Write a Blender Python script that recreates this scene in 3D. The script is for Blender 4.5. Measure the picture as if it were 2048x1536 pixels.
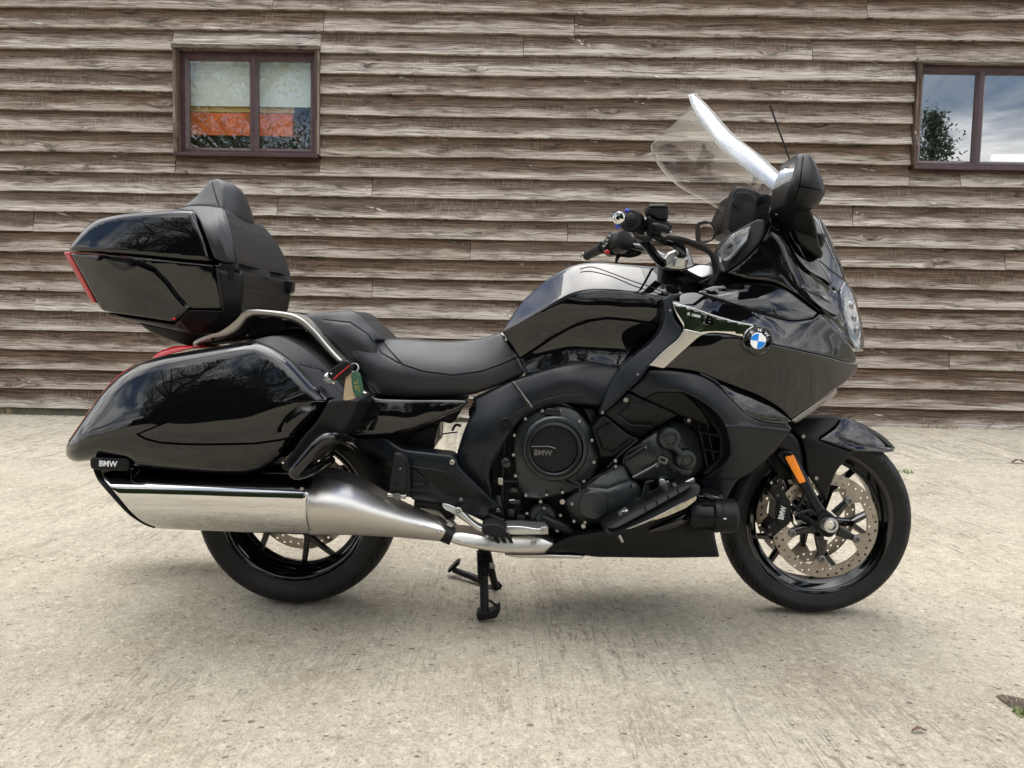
import bpy, math, random
import numpy as np
from math import sin, cos, pi, radians, sqrt, atan2
from mathutils import Vector, Matrix, noise as mnoise
from mathutils.geometry import delaunay_2d_cdt

random.seed(7); np.random.seed(7)
S = bpy.context.scene
COL = S.collection
for o in list(S.objects): bpy.data.objects.remove(o)

# ------------------------------------------------------------------ camera
YAW, PITCH, ROLL, FPX, EYE = radians(1.098), radians(4.192), radians(1.209), 1538.0, 0.88
fw = Vector((-sin(YAW)*cos(PITCH), cos(YAW)*cos(PITCH), -sin(PITCH)))
r0 = Vector((cos(YAW), sin(YAW), 0)); u0 = r0.cross(fw)
rt = r0*cos(ROLL) + u0*sin(ROLL); up = -r0*sin(ROLL) + u0*cos(ROLL)
CAM = Vector((0, 0, EYE))
cd = bpy.data.cameras.new('camera'); cam = bpy.data.objects.new('camera', cd); COL.objects.link(cam)
cam.matrix_world = Matrix(((rt.x, up.x, -fw.x, 0), (rt.y, up.y, -fw.y, 0), (rt.z, up.z, -fw.z, EYE), (0, 0, 0, 1)))
cd.sensor_fit = 'HORIZONTAL'; cd.sensor_width = 36.0; cd.lens = 36.0*FPX/2048.0
cd.clip_start = 0.05; cd.clip_end = 2000
S.camera = cam
S.view_settings.view_transform = 'Standard'; S.view_settings.look = 'None'
S.view_settings.exposure = 0.75; S.view_settings.gamma = 1.0; S.view_settings.use_curve_mapping = False
S.cycles.transparent_max_bounces = 24; S.cycles.max_bounces = 10
S.render.resolution_x = 1024; S.render.resolution_y = 768

# ------------------------------------------------------------------ node helper
class NT:
    def __init__(self, tree): self.t = tree; self.n = tree.nodes; self.l = tree.links
    def new(self, typ, **kw):
        n = self.n.new(typ)
        for k, v in kw.items():
            if k.startswith('i_'):
                key = k[2:].replace('_', ' ')
                self.set(n, key, v)
            elif k.startswith('in'): self.set(n, int(k[2:]), v)
            else: setattr(n, k, v)
        return n
    def set(self, n, key, v):
        s = n.inputs[key]
        if isinstance(v, bpy.types.NodeSocket): self.l.new(v, s)
        elif isinstance(v, bpy.types.Node): self.l.new(v.outputs[0], s)
        else: s.default_value = v
    def math(self, op, a, b=0.0, c=None, clamp=False):
        n = self.n.new('ShaderNodeMath'); n.operation = op; n.use_clamp = clamp
        self.set(n, 0, a); self.set(n, 1, b)
        if c is not None: self.set(n, 2, c)
        return n.outputs[0]
    def mix(self, f, a, b, typ='MIX'):
        n = self.n.new('ShaderNodeMix'); n.data_type = 'RGBA'; n.blend_type = typ; n.clamp_factor = True
        self.set(n, 0, f); self.set(n, 6, a); self.set(n, 7, b)
        return n.outputs[2]
    def ramp(self, f, stops, interp='LINEAR'):
        n = self.n.new('ShaderNodeValToRGB'); n.color_ramp.interpolation = interp
        e = n.color_ramp.elements
        while len(e) < len(stops): e.new(0.5)
        for i, (p, c) in enumerate(stops):
            e[i].position = p; e[i].color = (c, c, c, 1) if isinstance(c, (int, float)) else (*c, 1)
        self.set(n, 0, f); return n.outputs[0]
    def mapr(self, v, a, b, c=0.0, d=1.0, smooth=False):
        n = self.n.new('ShaderNodeMapRange'); n.interpolation_type = 'SMOOTHSTEP' if smooth else 'LINEAR'
        self.set(n, 0, v); n.inputs[1].default_value = a; n.inputs[2].default_value = b
        n.inputs[3].default_value = c; n.inputs[4].default_value = d
        return n.outputs[0]
    def noise(self, vec, scale, detail=3, rough=0.5, dist=0.0):
        n = self.n.new('ShaderNodeTexNoise')
        self.set(n, 'Vector', vec); n.inputs['Scale'].default_value = scale; n.inputs['Detail'].default_value = detail
        n.inputs['Roughness'].default_value = rough; n.inputs['Distortion'].default_value = dist
        return n.outputs[0]
    def vor(self, vec, scale, feat='F1', rnd=1.0):
        n = self.n.new('ShaderNodeTexVoronoi'); n.feature = feat
        self.set(n, 'Vector', vec); n.inputs['Scale'].default_value = scale; n.inputs['Randomness'].default_value = rnd
        return n
    def vscale(self, vec, s):
        n = self.n.new('ShaderNodeVectorMath'); n.operation = 'MULTIPLY'
        self.set(n, 0, vec); n.inputs[1].default_value = s
        return n.outputs[0]
    def comb(self, x, y, z=0.0):
        n = self.n.new('ShaderNodeCombineXYZ'); self.set(n, 0, x); self.set(n, 1, y); self.set(n, 2, z); return n.outputs[0]
    def sep(self, v):
        n = self.n.new('ShaderNodeSeparateXYZ'); self.set(n, 0, v); return n.outputs
    def bump(self, h, strength=0.3, dist=0.01):
        n = self.n.new('ShaderNodeBump'); self.set(n, 'Height', h)
        n.inputs['Strength'].default_value = strength; n.inputs['Distance'].default_value = dist
        return n.outputs[0]

# ------------------------------------------------------------------ sky and sun
SUN_EL, SUN_ROT = radians(75), radians(338)
W = bpy.data.worlds.new('World'); S.world = W; W.use_nodes = True
nt = NT(W.node_tree); nt.n.clear()
sky = nt.new('ShaderNodeTexSky', sky_type='NISHITA', sun_disc=False, sun_elevation=SUN_EL, sun_rotation=SUN_ROT)
tc = nt.new('ShaderNodeTexCoord')
sx, sy, sz = nt.sep(tc.outputs['Generated'])[:3]
den = nt.math('ADD', nt.math('MAXIMUM', sz, 0.0), 0.16)
pv = nt.comb(nt.math('DIVIDE', sx, den), nt.math('DIVIDE', sy, den), 0.0)
cn = nt.noise(pv, 0.9, 7, 0.58, 0.6)
cover = nt.mapr(cn, 0.36, 0.56, 0.0, 1.0, True)
tone = nt.noise(nt.vscale(pv, (1.1, 1.6, 1)), 1.5, 6, 0.6, 0.4)
ccol = nt.ramp(tone, [(0.28, (0.64, 0.655, 0.69)), (0.44, (1.04, 1.05, 1.07)), (0.56, (1.60, 1.58, 1.55)), (0.70, (2.36, 2.32, 2.22))])
skyc = nt.mix(1.0, sky.outputs[0], (0.10, 0.10, 0.10, 1), 'MULTIPLY')
m = nt.mix(nt.math('MULTIPLY', cover, 0.97), skyc, ccol)
m = nt.mix(1.0, m, nt.ramp(nt.math('MULTIPLY_ADD', nt.math('MAXIMUM', sz, 0.0), 0.62, 0.38), [(0, 0.0), (1, 1.0)]), 'MULTIPLY')   # an overcast sky is brightest overhead
bg = nt.new('ShaderNodeBackground', i_Color=m, i_Strength=1.62)
wo = nt.new('ShaderNodeOutputWorld', i_Surface=bg)
sl = bpy.data.lights.new('sun', 'SUN'); sl.energy = 1.4; sl.angle = radians(50); sl.color = (1.0, 0.955, 0.88)
sun = bpy.data.objects.new('sun', sl); COL.objects.link(sun)
# the sky's sun stands at azimuth SUN_ROT (from +Y, clockwise seen from above)
sd = Vector((sin(SUN_ROT)*cos(SUN_EL), cos(SUN_ROT)*cos(SUN_EL), sin(SUN_EL)))
sun.rotation_euler = sd.to_track_quat('Z', 'Y').to_euler()

# ------------------------------------------------------------------ materials
MATS = {}
def pbr(name, base, rough=0.5, metal=0.0, ior=1.5, bump=None, rvar=None, coat=0.0, trans=0.0, alpha=1.0, aniso=0.0, colvar=None, dust=0.0, emis=None):
    m = bpy.data.materials.new(name); m.use_nodes = True; t = NT(m.node_tree)
    b = t.n['Principled BSDF']
    t.set(b, 'Base Color', (*base, 1)); t.set(b, 'Roughness', rough); t.set(b, 'Metallic', metal); t.set(b, 'IOR', ior)
    t.set(b, 'Coat Weight', coat); t.set(b, 'Transmission Weight', trans); t.set(b, 'Alpha', alpha); t.set(b, 'Anisotropic', aniso)
    if emis: t.set(b, 'Emission Color', (*emis[0], 1)); t.set(b, 'Emission Strength', emis[1])
    oc = t.new('ShaderNodeTexCoord').outputs['Object']
    if colvar:
        f = t.noise(t.vscale(oc, colvar[2] if len(colvar) > 2 else (1, 1, 1)), colvar[0], 4, 0.6)
        t.set(b, 'Base Color', t.mix(t.mapr(f, 0.35, 0.65), (*base, 1), (*colvar[1], 1)))
    if rvar:
        f = t.noise(t.vscale(oc, rvar[2] if len(rvar) > 2 else (1, 1, 1)), rvar[0], 4, 0.6)
        t.set(b, 'Roughness', t.mapr(f, 0.3, 0.7, rough - rvar[1], rough + rvar[1]))
    if bump:
        f = t.noise(t.vscale(oc, bump[2] if len(bump) > 2 else (1, 1, 1)), bump[0], 3, 0.6)
        t.set(b, 'Normal', t.bump(f, 1.0, bump[1]))
    MATS[name] = m; return m
GLOSS = pbr('gloss_black_paint', (0.002, 0.002, 0.0026), 0.022, 0, 1.57, bump=(2.2, 0.0003), rvar=(20, 0.008))
MATTE = pbr('matte_black_plastic', (0.0042, 0.0045, 0.0052), 0.40, 0, 1.31, bump=(900, 0.00012), rvar=(6, 0.06))
SATIN = pbr('satin_black_frame', (0.0050, 0.0066, 0.0090), 0.31, 0.0, 1.35, bump=(600, 0.0001), rvar=(5, 0.05))
ENGM = pbr('engine_dark_cast', (0.015, 0.0185, 0.0195), 0.29, 0.15, 1.5, bump=(700, 0.0002), rvar=(12, 0.07))
DARK = pbr('deep_black_parts', (0.003, 0.003, 0.0035), 0.5, 0, 1.3, bump=(300, 0.0003))
LEATH = pbr('black_grained_vinyl', (0.009, 0.0105, 0.013), 0.40, 0, 1.46, bump=(420, 0.0006), rvar=(8, 0.05))
RUBB = pbr('rubber', (0.006, 0.006, 0.007), 0.60, 0, 1.35, bump=(200, 0.0004))
SILV = pbr('satin_silver_alloy', (0.40, 0.385, 0.35), 0.38, 1.0, bump=(500, 0.00012), rvar=(9, 0.05))
ALU = pbr('pale_cast_alloy', (0.52, 0.53, 0.52), 0.34, 0.9, bump=(500, 0.0002))
CHROME = pbr('polished_chrome', (0.62, 0.62, 0.61), 0.045, 1.0, bump=(3, 0.0005), rvar=(30, 0.015))
BRUSH = pbr('brushed_steel', (0.52, 0.505, 0.475), 0.33, 1.0, bump=(60, 0.0003, (1, 1, 14)), rvar=(4, 0.05))
DISCM = pbr('brake_disc_steel', (0.36, 0.33, 0.29), 0.32, 0.9, bump=(300, 0.0002), colvar=(30, (0.27, 0.235, 0.20)))
BOLTM = pbr('zinc_bolt', (0.36, 0.35, 0.33), 0.32, 1.0)
DBOLT = pbr('dark_bolt', (0.16, 0.16, 0.16), 0.35, 0.8)
WHITE = pbr('white_lettering', (0.62, 0.62, 0.62), 0.4)
GREYL = pbr('grey_lettering', (0.16, 0.165, 0.17), 0.35, 0.5)
BLUE = pbr('roundel_blue', (0.02, 0.22, 0.66), 0.2)
WHT = pbr('roundel_white', (0.82, 0.82, 0.82), 0.2)
BLUEP = pbr('blue_plastic', (0.03, 0.08, 0.65), 0.4)
REDP = pbr('red_button_plastic', (0.42, 0.015, 0.02), 0.35)
REDL = pbr('red_lens', (0.33, 0.004, 0.009), 0.08, 0, 1.5)
ORAL = pbr('amber_reflector', (0.85, 0.24, 0.004), 0.22, 0, 1.5, bump=(500, 0.0012))
GREEN = pbr('green_leather_tag', (0.012, 0.062, 0.028), 0.5, bump=(300, 0.0004))
GOLD = pbr('gold_print', (0.62, 0.50, 0.18), 0.35, 0.5)
PAPER = pbr('brown_paper_tag', (0.42, 0.31, 0.19), 0.8, bump=(200, 0.0004), colvar=(40, (0.34, 0.25, 0.15)))
LAMPIN = pbr('lamp_reflector', (0.30, 0.30, 0.30), 0.25, 1.0)
MIRR = pbr('mirror_glass', (0.75, 0.75, 0.75), 0.02, 1.0)
UPVC = pbr('maroon_window_frame', (0.040, 0.019, 0.021), 0.34, 0, 1.5, bump=(120, 0.0003, (1, 1, 6)), colvar=(8, (0.065, 0.034, 0.036)))
def clear_mat(name, tint, refl, rough=0.015, power=4.6, haze=None):
    m = bpy.data.materials.new(name); m.use_nodes = True; t = NT(m.node_tree); t.n.clear()
    lw = t.new('ShaderNodeLayerWeight', i_Blend=0.5).outputs['Facing']
    fr = t.math('MULTIPLY_ADD', t.math('POWER', lw, power), 0.95, 0.04)
    tr = t.new('ShaderNodeBsdfTransparent', i_Color=(*tint, 1)); gl = t.new('ShaderNodeBsdfGlossy', i_Roughness=rough)
    nz = t.noise(t.new('ShaderNodeTexCoord').outputs['Object'], 0.9, 1); t.set(gl, 'Normal', t.bump(nz, 1.0, 0.0002))
    f = t.math('MULTIPLY_ADD', fr, refl[0], refl[1], clamp=True)
    mx = t.new('ShaderNodeMixShader', in0=f, in1=tr, in2=gl)
    if haze:      # white mixed in to paint the pale sky sheen, more at a slant
        df = t.new('ShaderNodeBsdfDiffuse', i_Color=(0.85, 0.87, 0.87, 1))
        mx = t.new('ShaderNodeMixShader', in0=t.math('MULTIPLY_ADD', t.math('POWER', lw, 2.5), haze[1], haze[0], clamp=True), in1=mx, in2=df)
    t.new('ShaderNodeOutputMaterial', i_Surface=mx); return m
SCREEN = clear_mat('clear_windscreen', (0.93, 0.932, 0.93), (2.0, -0.02), 0.03, 3.2, (0.012, 0.36))
EDGEM = pbr('pale_acrylic_edge', (0.62, 0.66, 0.66), 0.15, 0, 1.5)
LENS = clear_mat('clear_lamp_lens', (0.80, 0.80, 0.81), (1.6, 0.03))
PANE = clear_mat('window_glass', (0.97, 0.98, 0.975), (1.0, 0.085), 0.004)
PANE2 = clear_mat('tinted_window_glass', (0.50, 0.55, 0.58), (3.6, 0.24), 0.004)

# ------------------------------------------------------------------ object helpers
def link(o, parent=None):
    COL.objects.link(o)
    if parent is not None: o.parent = parent
    return o
def tag(o, label=None, cat=None, group=None, kind=None):
    if label: o['label'] = label
    if cat: o['category'] = cat
    if group: o['group'] = group
    if kind: o['kind'] = kind
    return o
def empty(name, loc=(0, 0, 0), rz=0.0, parent=None):
    o = bpy.data.objects.new(name, None); o.location = loc; o.rotation_euler = (0, 0, rz); o.empty_display_size = 0.1
    return link(o, parent)
def mesh(name, vs, fs, mat, parent=None, smooth=35, uv=None, fix=True):
    me = bpy.data.meshes.new(name); me.from_pydata([tuple(v) for v in vs], [], [tuple(f) for f in fs]); me.update()
    if fix:
        import bmesh
        bm = bmesh.new(); bm.from_mesh(me); bmesh.ops.recalc_face_normals(bm, faces=bm.faces); bm.to_mesh(me); bm.free()
    if smooth:
        me.polygons.foreach_set('use_smooth', [True]*len(me.polygons))
        me.set_sharp_from_angle(angle=radians(smooth))
    if uv is not None:
        ul = me.uv_layers.new(name='UVMap')
        for lp in me.loops: ul.data[lp.index].uv = uv[lp.vertex_index]
    if isinstance(mat, (list, tuple)):
        for mm in mat: me.materials.append(mm)
    else: me.materials.append(mat)
    o = bpy.data.objects.new(name, me); return link(o, parent)
# ------------------------------------------------------------------ the yard wall: geometry of the building
WALL = 6.9      # metres from the eye to the cladding face
ROWZ0, EXPO, BASEZ = 3.591, 0.17644, 0.0
def ground_z(x, y):
    s = min(max((x + 3.2)/7.0, 0), 1); k = min(max((y - 3.9)/3.0, 0), 1)
    return 0.078*s*s*(3 - 2*s)*k*k*(3 - 2*k) - 0.004*k
def ray(px, py): return fw + rt*((px - 1024)/FPX) - up*((py - 768)/FPX)
def on_wall(px, py, w=WALL):
    v = ray(px, py); t = w/v.y; return (v.x*t, EYE + v.z*t)
def on_ground(px, py):
    v = ray(px, py); t = -EYE/v.z; return (v.x*t, v.y*t)

# ---- materials of the setting
def wood_mat(name='weathered_cladding_wood', dark=1.0):
    m = bpy.data.materials.new(name); m.use_nodes = True; t = NT(m.node_tree); b = t.n['Principled BSDF']
    uv = t.new('ShaderNodeUVMap').outputs[0]; u, v, _ = t.sep(uv)[:3]
    cell = t.vor(t.comb(t.math('MULTIPLY', u, 2.3), t.math('MULTIPLY', v, 7.0)), 1.0)
    kd = cell.outputs['Distance']; kc = cell.outputs['Color']
    kr = t.sep(kc)
    has = t.math('GREATER_THAN', kr[0], 0.34)
    near = t.math('MULTIPLY', has, t.mapr(kd, 0.05, 0.42, 1.0, 0.0, True))
    warp = t.noise(t.comb(t.math('MULTIPLY', u, 1.4), t.math('MULTIPLY', v, 5.0)), 1.0, 3, 0.5)
    vv = t.math('ADD', t.math('ADD', v, t.math('MULTIPLY', warp, 0.10)), t.math('MULTIPLY', near, 0.035))
    g1 = t.noise(t.comb(t.math('MULTIPLY', u, 1.6), t.math('MULTIPLY', vv, 62.0)), 1.0, 5, 0.62)
    g2 = t.noise(t.comb(t.math('MULTIPLY', u, 5.0), t.math('MULTIPLY', vv, 240.0)), 1.0, 3, 0.6)
    blot = t.noise(t.comb(t.math('MULTIPLY', u, 2.2), t.math('MULTIPLY', v, 9.0)), 1.0, 5, 0.65)
    saw0 = t.noise(t.comb(t.math('MULTIPLY', u, 95.0), t.math('MULTIPLY', v, 9.0)), 1.0, 3, 0.6)
    sawm = t.mapr(t.noise(t.comb(t.math('MULTIPLY', u, 1.1), t.math('MULTIPLY', v, 4.0), 5.0), 1.0, 2), 0.42, 0.62)
    saw = t.math('ADD', 0.5, t.math('MULTIPLY', t.math('SUBTRACT', saw0, 0.5), sawm))
    vf = t.math('FRACT', t.math('DIVIDE', v, 0.30))       # 0 at a board's lower edge
    orn = t.new('ShaderNodeObjectInfo').outputs['Random']
    wv = t.math('ADD', t.math('ADD', vf, t.math('MULTIPLY', t.math('SUBTRACT', blot, 0.5), 1.0)), t.mapr(t.math('FRACT', t.math('MULTIPLY', orn, 7.3)), 0, 1, -0.10, 0.12))
    bare = t.mapr(wv, 0.14, 0.56, 1.0, 0.0, True)          # sun-bleached towards the exposed lower edge
    tone = t.math('ADD', t.math('MULTIPLY', g1, 0.62), t.math('MULTIPLY', g2, 0.38))
    brown = t.ramp(tone, [(0.30, (0.016, 0.010, 0.007)), (0.43, (0.072, 0.047, 0.034)), (0.55, (0.160, 0.115, 0.086)), (0.70, (0.30, 0.23, 0.18))])
    grey = t.ramp(tone, [(0.28, (0.060, 0.046, 0.038)), (0.42, (0.25, 0.210, 0.175)), (0.52, (0.43, 0.385, 0.34)), (0.66, (0.68, 0.63, 0.575))])
    c = t.mix(bare, brown, grey)
    c = t.mix(t.mapr(blot, 0.52, 0.75, 0.0, 0.55), c, (0.09, 0.066, 0.054, 1))
    c = t.mix(t.math('MULTIPLY', t.mapr(saw, 0.50, 0.72), 0.30), c, (0.50, 0.46, 0.41, 1))
    c = t.mix(t.math('MULTIPLY', t.mapr(saw, 0.46, 0.25), 0.22), c, (0.05, 0.04, 0.035, 1))
    # knots: dark ring with a paler heart, pale scars beside some of them
    ring = t.math('MULTIPLY', has, t.mapr(kd, 0.05, 0.135, 1.0, 0.0, True))
    rk = t.math('MULTIPLY', ring, t.mapr(t.noise(t.comb(t.math('MULTIPLY', u, 60.0), t.math('MULTIPLY', v, 60.0)), 1.0, 2), 0.3, 0.6))
    c = t.mix(t.math('MULTIPLY', near, 0.35), c, (0.05, 0.034, 0.026, 1))
    c = t.mix(t.math('MULTIPLY', rk, 0.9), c, (0.022, 0.014, 0.011, 1))
    sc = t.vor(t.comb(t.math('ADD', t.math('MULTIPLY', u, 5.2), t.math('MULTIPLY', v, 13.0)), t.math('MULTIPLY', v, 5.5)), 1.0)
    scm = t.math('MULTIPLY', t.math('GREATER_THAN', t.sep(sc.outputs['Color'])[1], 0.66), t.mapr(sc.outputs['Distance'], 0.10, 0.24, 1.0, 0.0))
    scn = t.mapr(t.noise(t.comb(t.math('MULTIPLY', u, 26.0), t.math('MULTIPLY', v, 30.0)), 1.0, 3), 0.45, 0.58)
    scm = t.math('MULTIPLY', scm, scn)
    c = t.mix(t.math('MULTIPLY', scm, 0.62), c, (0.70, 0.66, 0.60, 1))
    scd = t.math('MULTIPLY', t.math('GREATER_THAN', t.sep(sc.outputs['Color'])[1], 0.66), t.mapr(sc.outputs['Distance'], 0.26, 0.38, 1.0, 0.0))
    c = t.mix(t.math('MULTIPLY', t.math('SUBTRACT', scd, scm, clamp=True), 0.30), c, (0.06, 0.045, 0.035, 1))
    crk = t.noise(t.comb(t.math('MULTIPLY', u, 0.9), t.math('MULTIPLY', vv, 26.0)), 1.0, 3, 0.6)
    line = t.mapr(t.math('ABSOLUTE', t.math('SUBTRACT', crk, 0.56)), 0.0, 0.014, 1.0, 0.0)
    c = t.mix(t.math('MULTIPLY', line, 0.8), c, (0.035, 0.024, 0.018, 1))
    nu = t.math('SUBTRACT', t.math('FRACT', t.math('DIVIDE', t.math('ADD', u, t.math('MULTIPLY', t.math('FLOOR', t.math('DIVIDE', v, 0.30)), 0.17)), 0.61)), 0.5)
    nv = t.math('SUBTRACT', vf, 0.30)
    nd = t.math('SQRT', t.math('ADD', t.math('POWER', t.math('MULTIPLY', nu, 0.61), 2.0), t.math('POWER', t.math('MULTIPLY', nv, 0.225), 2.0)))
    c = t.mix(t.mapr(nd, 0.0035, 0.0060, 0.9, 0.0), c, (0.022, 0.016, 0.013, 1))
    rnd = t.new('ShaderNodeObjectInfo').outputs['Random']
    hsv = t.new('ShaderNodeHueSaturation', i_Color=c, i_Value=t.mapr(rnd, 0, 1, 0.78*dark, 1.10*dark), i_Saturation=t.mapr(rnd, 0, 1, 1.25, 0.85))
    t.set(b, 'Base Color', hsv.outputs[0]); t.set(b, 'Roughness', 0.82); t.set(b, 'Specular IOR Level', 0.25)
    h = t.math('SUBTRACT', t.math('ADD', t.math('MULTIPLY', tone, 1.0), t.math('MULTIPLY', scm, 0.6)), t.math('ADD', line, t.math('MULTIPLY', rk, 0.6)))
    t.set(b, 'Normal', t.bump(h, 0.9, 0.006))
    return m
WOOD = wood_mat(); TRIM = wood_mat('trim_wood', 0.80)

def concrete_mat(name, brushed):
    m = bpy.data.materials.new(name); m.use_nodes = True; t = NT(m.node_tree); b = t.n['Principled BSDF']
    oc = t.new('ShaderNodeTexCoord').outputs['Object']; x, y, z = t.sep(oc)[:3]
    big = t.noise(oc, 0.55, 5, 0.6, 0.4); med = t.noise(oc, 4.5, 6, 0.66, 0.3); fine = t.noise(oc, 60, 5, 0.72)
    sand = t.noise(oc, 260, 3, 0.7)
    stone = t.vor(oc, 75); sr = t.sep(stone.outputs['Color']); sdist = stone.outputs['Distance']
    pit = t.vor(t.vscale(oc, (1, 1.3, 1)), 34); pr = t.sep(pit.outputs['Color'])
    d1 = t.math('ADD', t.math('MULTIPLY', x, 0.80), t.math('MULTIPLY', y, 0.60)); d2 = t.math('SUBTRACT', t.math('MULTIPLY', y, 0.80), t.math('MULTIPLY', x, 0.60))
    sk = t.comb(t.math('MULTIPLY', d1, 1.0), t.math('MULTIPLY', d2, 0.78), z)
    mid = t.noise(sk, 34, 6, 0.78); patch = t.noise(oc, 1.7, 6, 0.72, 0.6); fine = t.noise(sk, 105, 4, 0.75)
    c = t.ramp(med, [(0.30, (0.47, 0.415, 0.32)), (0.50, (0.60, 0.54, 0.43)), (0.70, (0.70, 0.64, 0.52))])
    c = t.mix(t.mapr(big, 0.42, 0.66, 0.0, 0.55), c, (0.43, 0.40, 0.34, 1))
    c = t.mix(t.mapr(patch, 0.53, 0.66, 0.0, 0.55), c, (0.42, 0.345, 0.255, 1))
    c = t.mix(t.mapr(patch, 0.46, 0.34, 0.0, 0.40), c, (0.66, 0.61, 0.49, 1))
    c = t.mix(t.mapr(mid, 0.51, 0.62, 0.0, 0.70), c, (0.80, 0.745, 0.615, 1))
    c = t.mix(t.mapr(mid, 0.44, 0.34, 0.0, 0.65), c, (0.20, 0.165, 0.125, 1))
    c = t.mix(t.mapr(fine, 0.53, 0.66, 0.0, 0.60), c, (0.82, 0.765, 0.63, 1))
    c = t.mix(t.mapr(fine, 0.45, 0.33, 0.0, 0.62), c, (0.17, 0.14, 0.105, 1))
    c = t.mix(t.mapr(sand, 0.53, 0.68, 0.0, 0.5), c, (0.78, 0.72, 0.58, 1))
    c = t.mix(t.mapr(sand, 0.46, 0.32, 0.0, 0.6), c, (0.13, 0.105, 0.08, 1))
    # exposed aggregate: grey, brown and cream stones of uneven sizes
    thr = t.mapr(sr[1], 0.0, 1.0, 0.10, 0.34)
    inst = t.math('LESS_THAN', t.math('ADD', sdist, t.math('MULTIPLY', t.math('SUBTRACT', fine, 0.5), 0.35)), thr)
    show = t.math('MULTIPLY', inst, t.math('GREATER_THAN', t.math('ADD', sr[0], t.math('MULTIPLY', t.math('SUBTRACT', med, 0.5), 1.6)), 0.70))
    scol = t.ramp(sr[2], [(0.0, (0.20, 0.185, 0.17)), (0.25, (0.30, 0.245, 0.19)), (0.5, (0.40, 0.37, 0.32)), (0.75, (0.25, 0.23, 0.22)), (0.95, (0.60, 0.56, 0.48))])
    c = t.mix(t.math('MULTIPLY', show, 0.72), c, scol)
    pm = t.math('MULTIPLY', t.math('GREATER_THAN', pr[0], 0.80), t.math('LESS_THAN', t.math('ADD', pit.outputs['Distance'], t.math('MULTIPLY', fine, 0.3)), t.mapr(pr[1], 0, 1, 0.20, 0.42)))
    c = t.mix(t.math('MULTIPLY', pm, 0.72), c, (0.105, 0.085, 0.07, 1))
    stain = t.mapr(t.noise(t.vscale(oc, (1.0, 1.8, 1)), 2.4, 6, 0.7, 0.8), 0.60, 0.74, 0.0, 0.38)
    c = t.mix(stain, c, (0.20, 0.18, 0.155, 1))
    lnx = t.math('ADD', x, t.math('MULTIPLY', y, 0.04))
    lny = t.math('ADD', y, t.math('MULTIPLY', t.noise(oc, 0.8, 2), 0.6))
    br = t.noise(t.comb(t.math('MULTIPLY', lnx, 34.0 if brushed else 13.0), t.math('MULTIPLY', lny, 1.1)), 1.0, 4, 0.65)
    br2 = t.noise(t.comb(t.math('MULTIPLY', lnx, 60.0 if brushed else 30.0), t.math('MULTIPLY', lny, 2.2), 3.0), 1.0, 3, 0.6)
    rip = t.mapr(t.noise(oc, 0.7, 3, 0.6), 0.42, 0.60)
    gl_ = t.math('MAXIMUM', t.mapr(t.math('ABSOLUTE', t.math('SUBTRACT', br, 0.47)), 0.0, 0.022, 1.0, 0.0), t.math('MULTIPLY', t.mapr(t.math('ABSOLUTE', t.math('SUBTRACT', br2, 0.45)), 0.0, 0.03, 1.0, 0.0), 0.6))
    gl_ = t.math('MULTIPLY', gl_, t.mapr(t.noise(oc, 9, 4, 0.7), 0.42, 0.56))
    bm_ = t.math('MAXIMUM', gl_, t.mapr(br, 0.44, 0.34, 0.0, 0.7)) if brushed else t.math('MULTIPLY', t.math('MAXIMUM', gl_, t.mapr(br, 0.42, 0.32, 0.0, 0.6)), t.math('MULTIPLY_ADD', rip, 0.75, 0.25))
    c = t.mix(t.math('MULTIPLY', bm_, 0.80 if brushed else 0.78), c, (0.19, 0.165, 0.13, 1))
    if brushed: c = t.mix(0.30, c, (0.60, 0.56, 0.47, 1))
    hsv = t.new('ShaderNodeHueSaturation', i_Color=c, i_Value=1.08 if brushed else 0.96, i_Saturation=1.10)
    t.set(b, 'Base Color', hsv.outputs[0]); t.set(b, 'Roughness', 0.88); t.set(b, 'Specular IOR Level', 0.3)
    h = t.math('SUBTRACT', t.math('ADD', t.math('ADD', t.math('MULTIPLY', fine, 0.8), t.math('MULTIPLY', mid, 1.6)), t.math('ADD', t.math('MULTIPLY', sand, 0.5), t.math('MULTIPLY', show, 0.25))),
               t.math('ADD', t.math('MULTIPLY', pm, 1.1), t.math('MULTIPLY', bm_, 0.8 if brushed else 0.35)))
    t.set(b, 'Normal', t.bump(h, 1.0, 0.012))
    return m
CONC = concrete_mat('worn_concrete', False); CONCB = concrete_mat('brushed_concrete', True)
SOIL = pbr('dark_soil', (0.045, 0.036, 0.028), 0.95, bump=(60, 0.02), colvar=(25, (0.10, 0.08, 0.06)))
GRASSM = pbr('grass_blades', (0.075, 0.15, 0.030), 0.6, colvar=(30, (0.16, 0.20, 0.06)))
STRAW = pbr('dry_straw', (0.36, 0.28, 0.15), 0.8, colvar=(40, (0.22, 0.15, 0.08)))
FIELD = pbr('yard_ground', (0.30, 0.27, 0.21), 0.95, bump=(8, 0.02), colvar=(0.6, (0.22, 0.21, 0.16)))
SKIRT = pbr('mossy_skirting', (0.085, 0.080, 0.058), 0.9, bump=(60, 0.003, (0.3, 1, 3)), colvar=(6, (0.13, 0.135, 0.095)))

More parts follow.
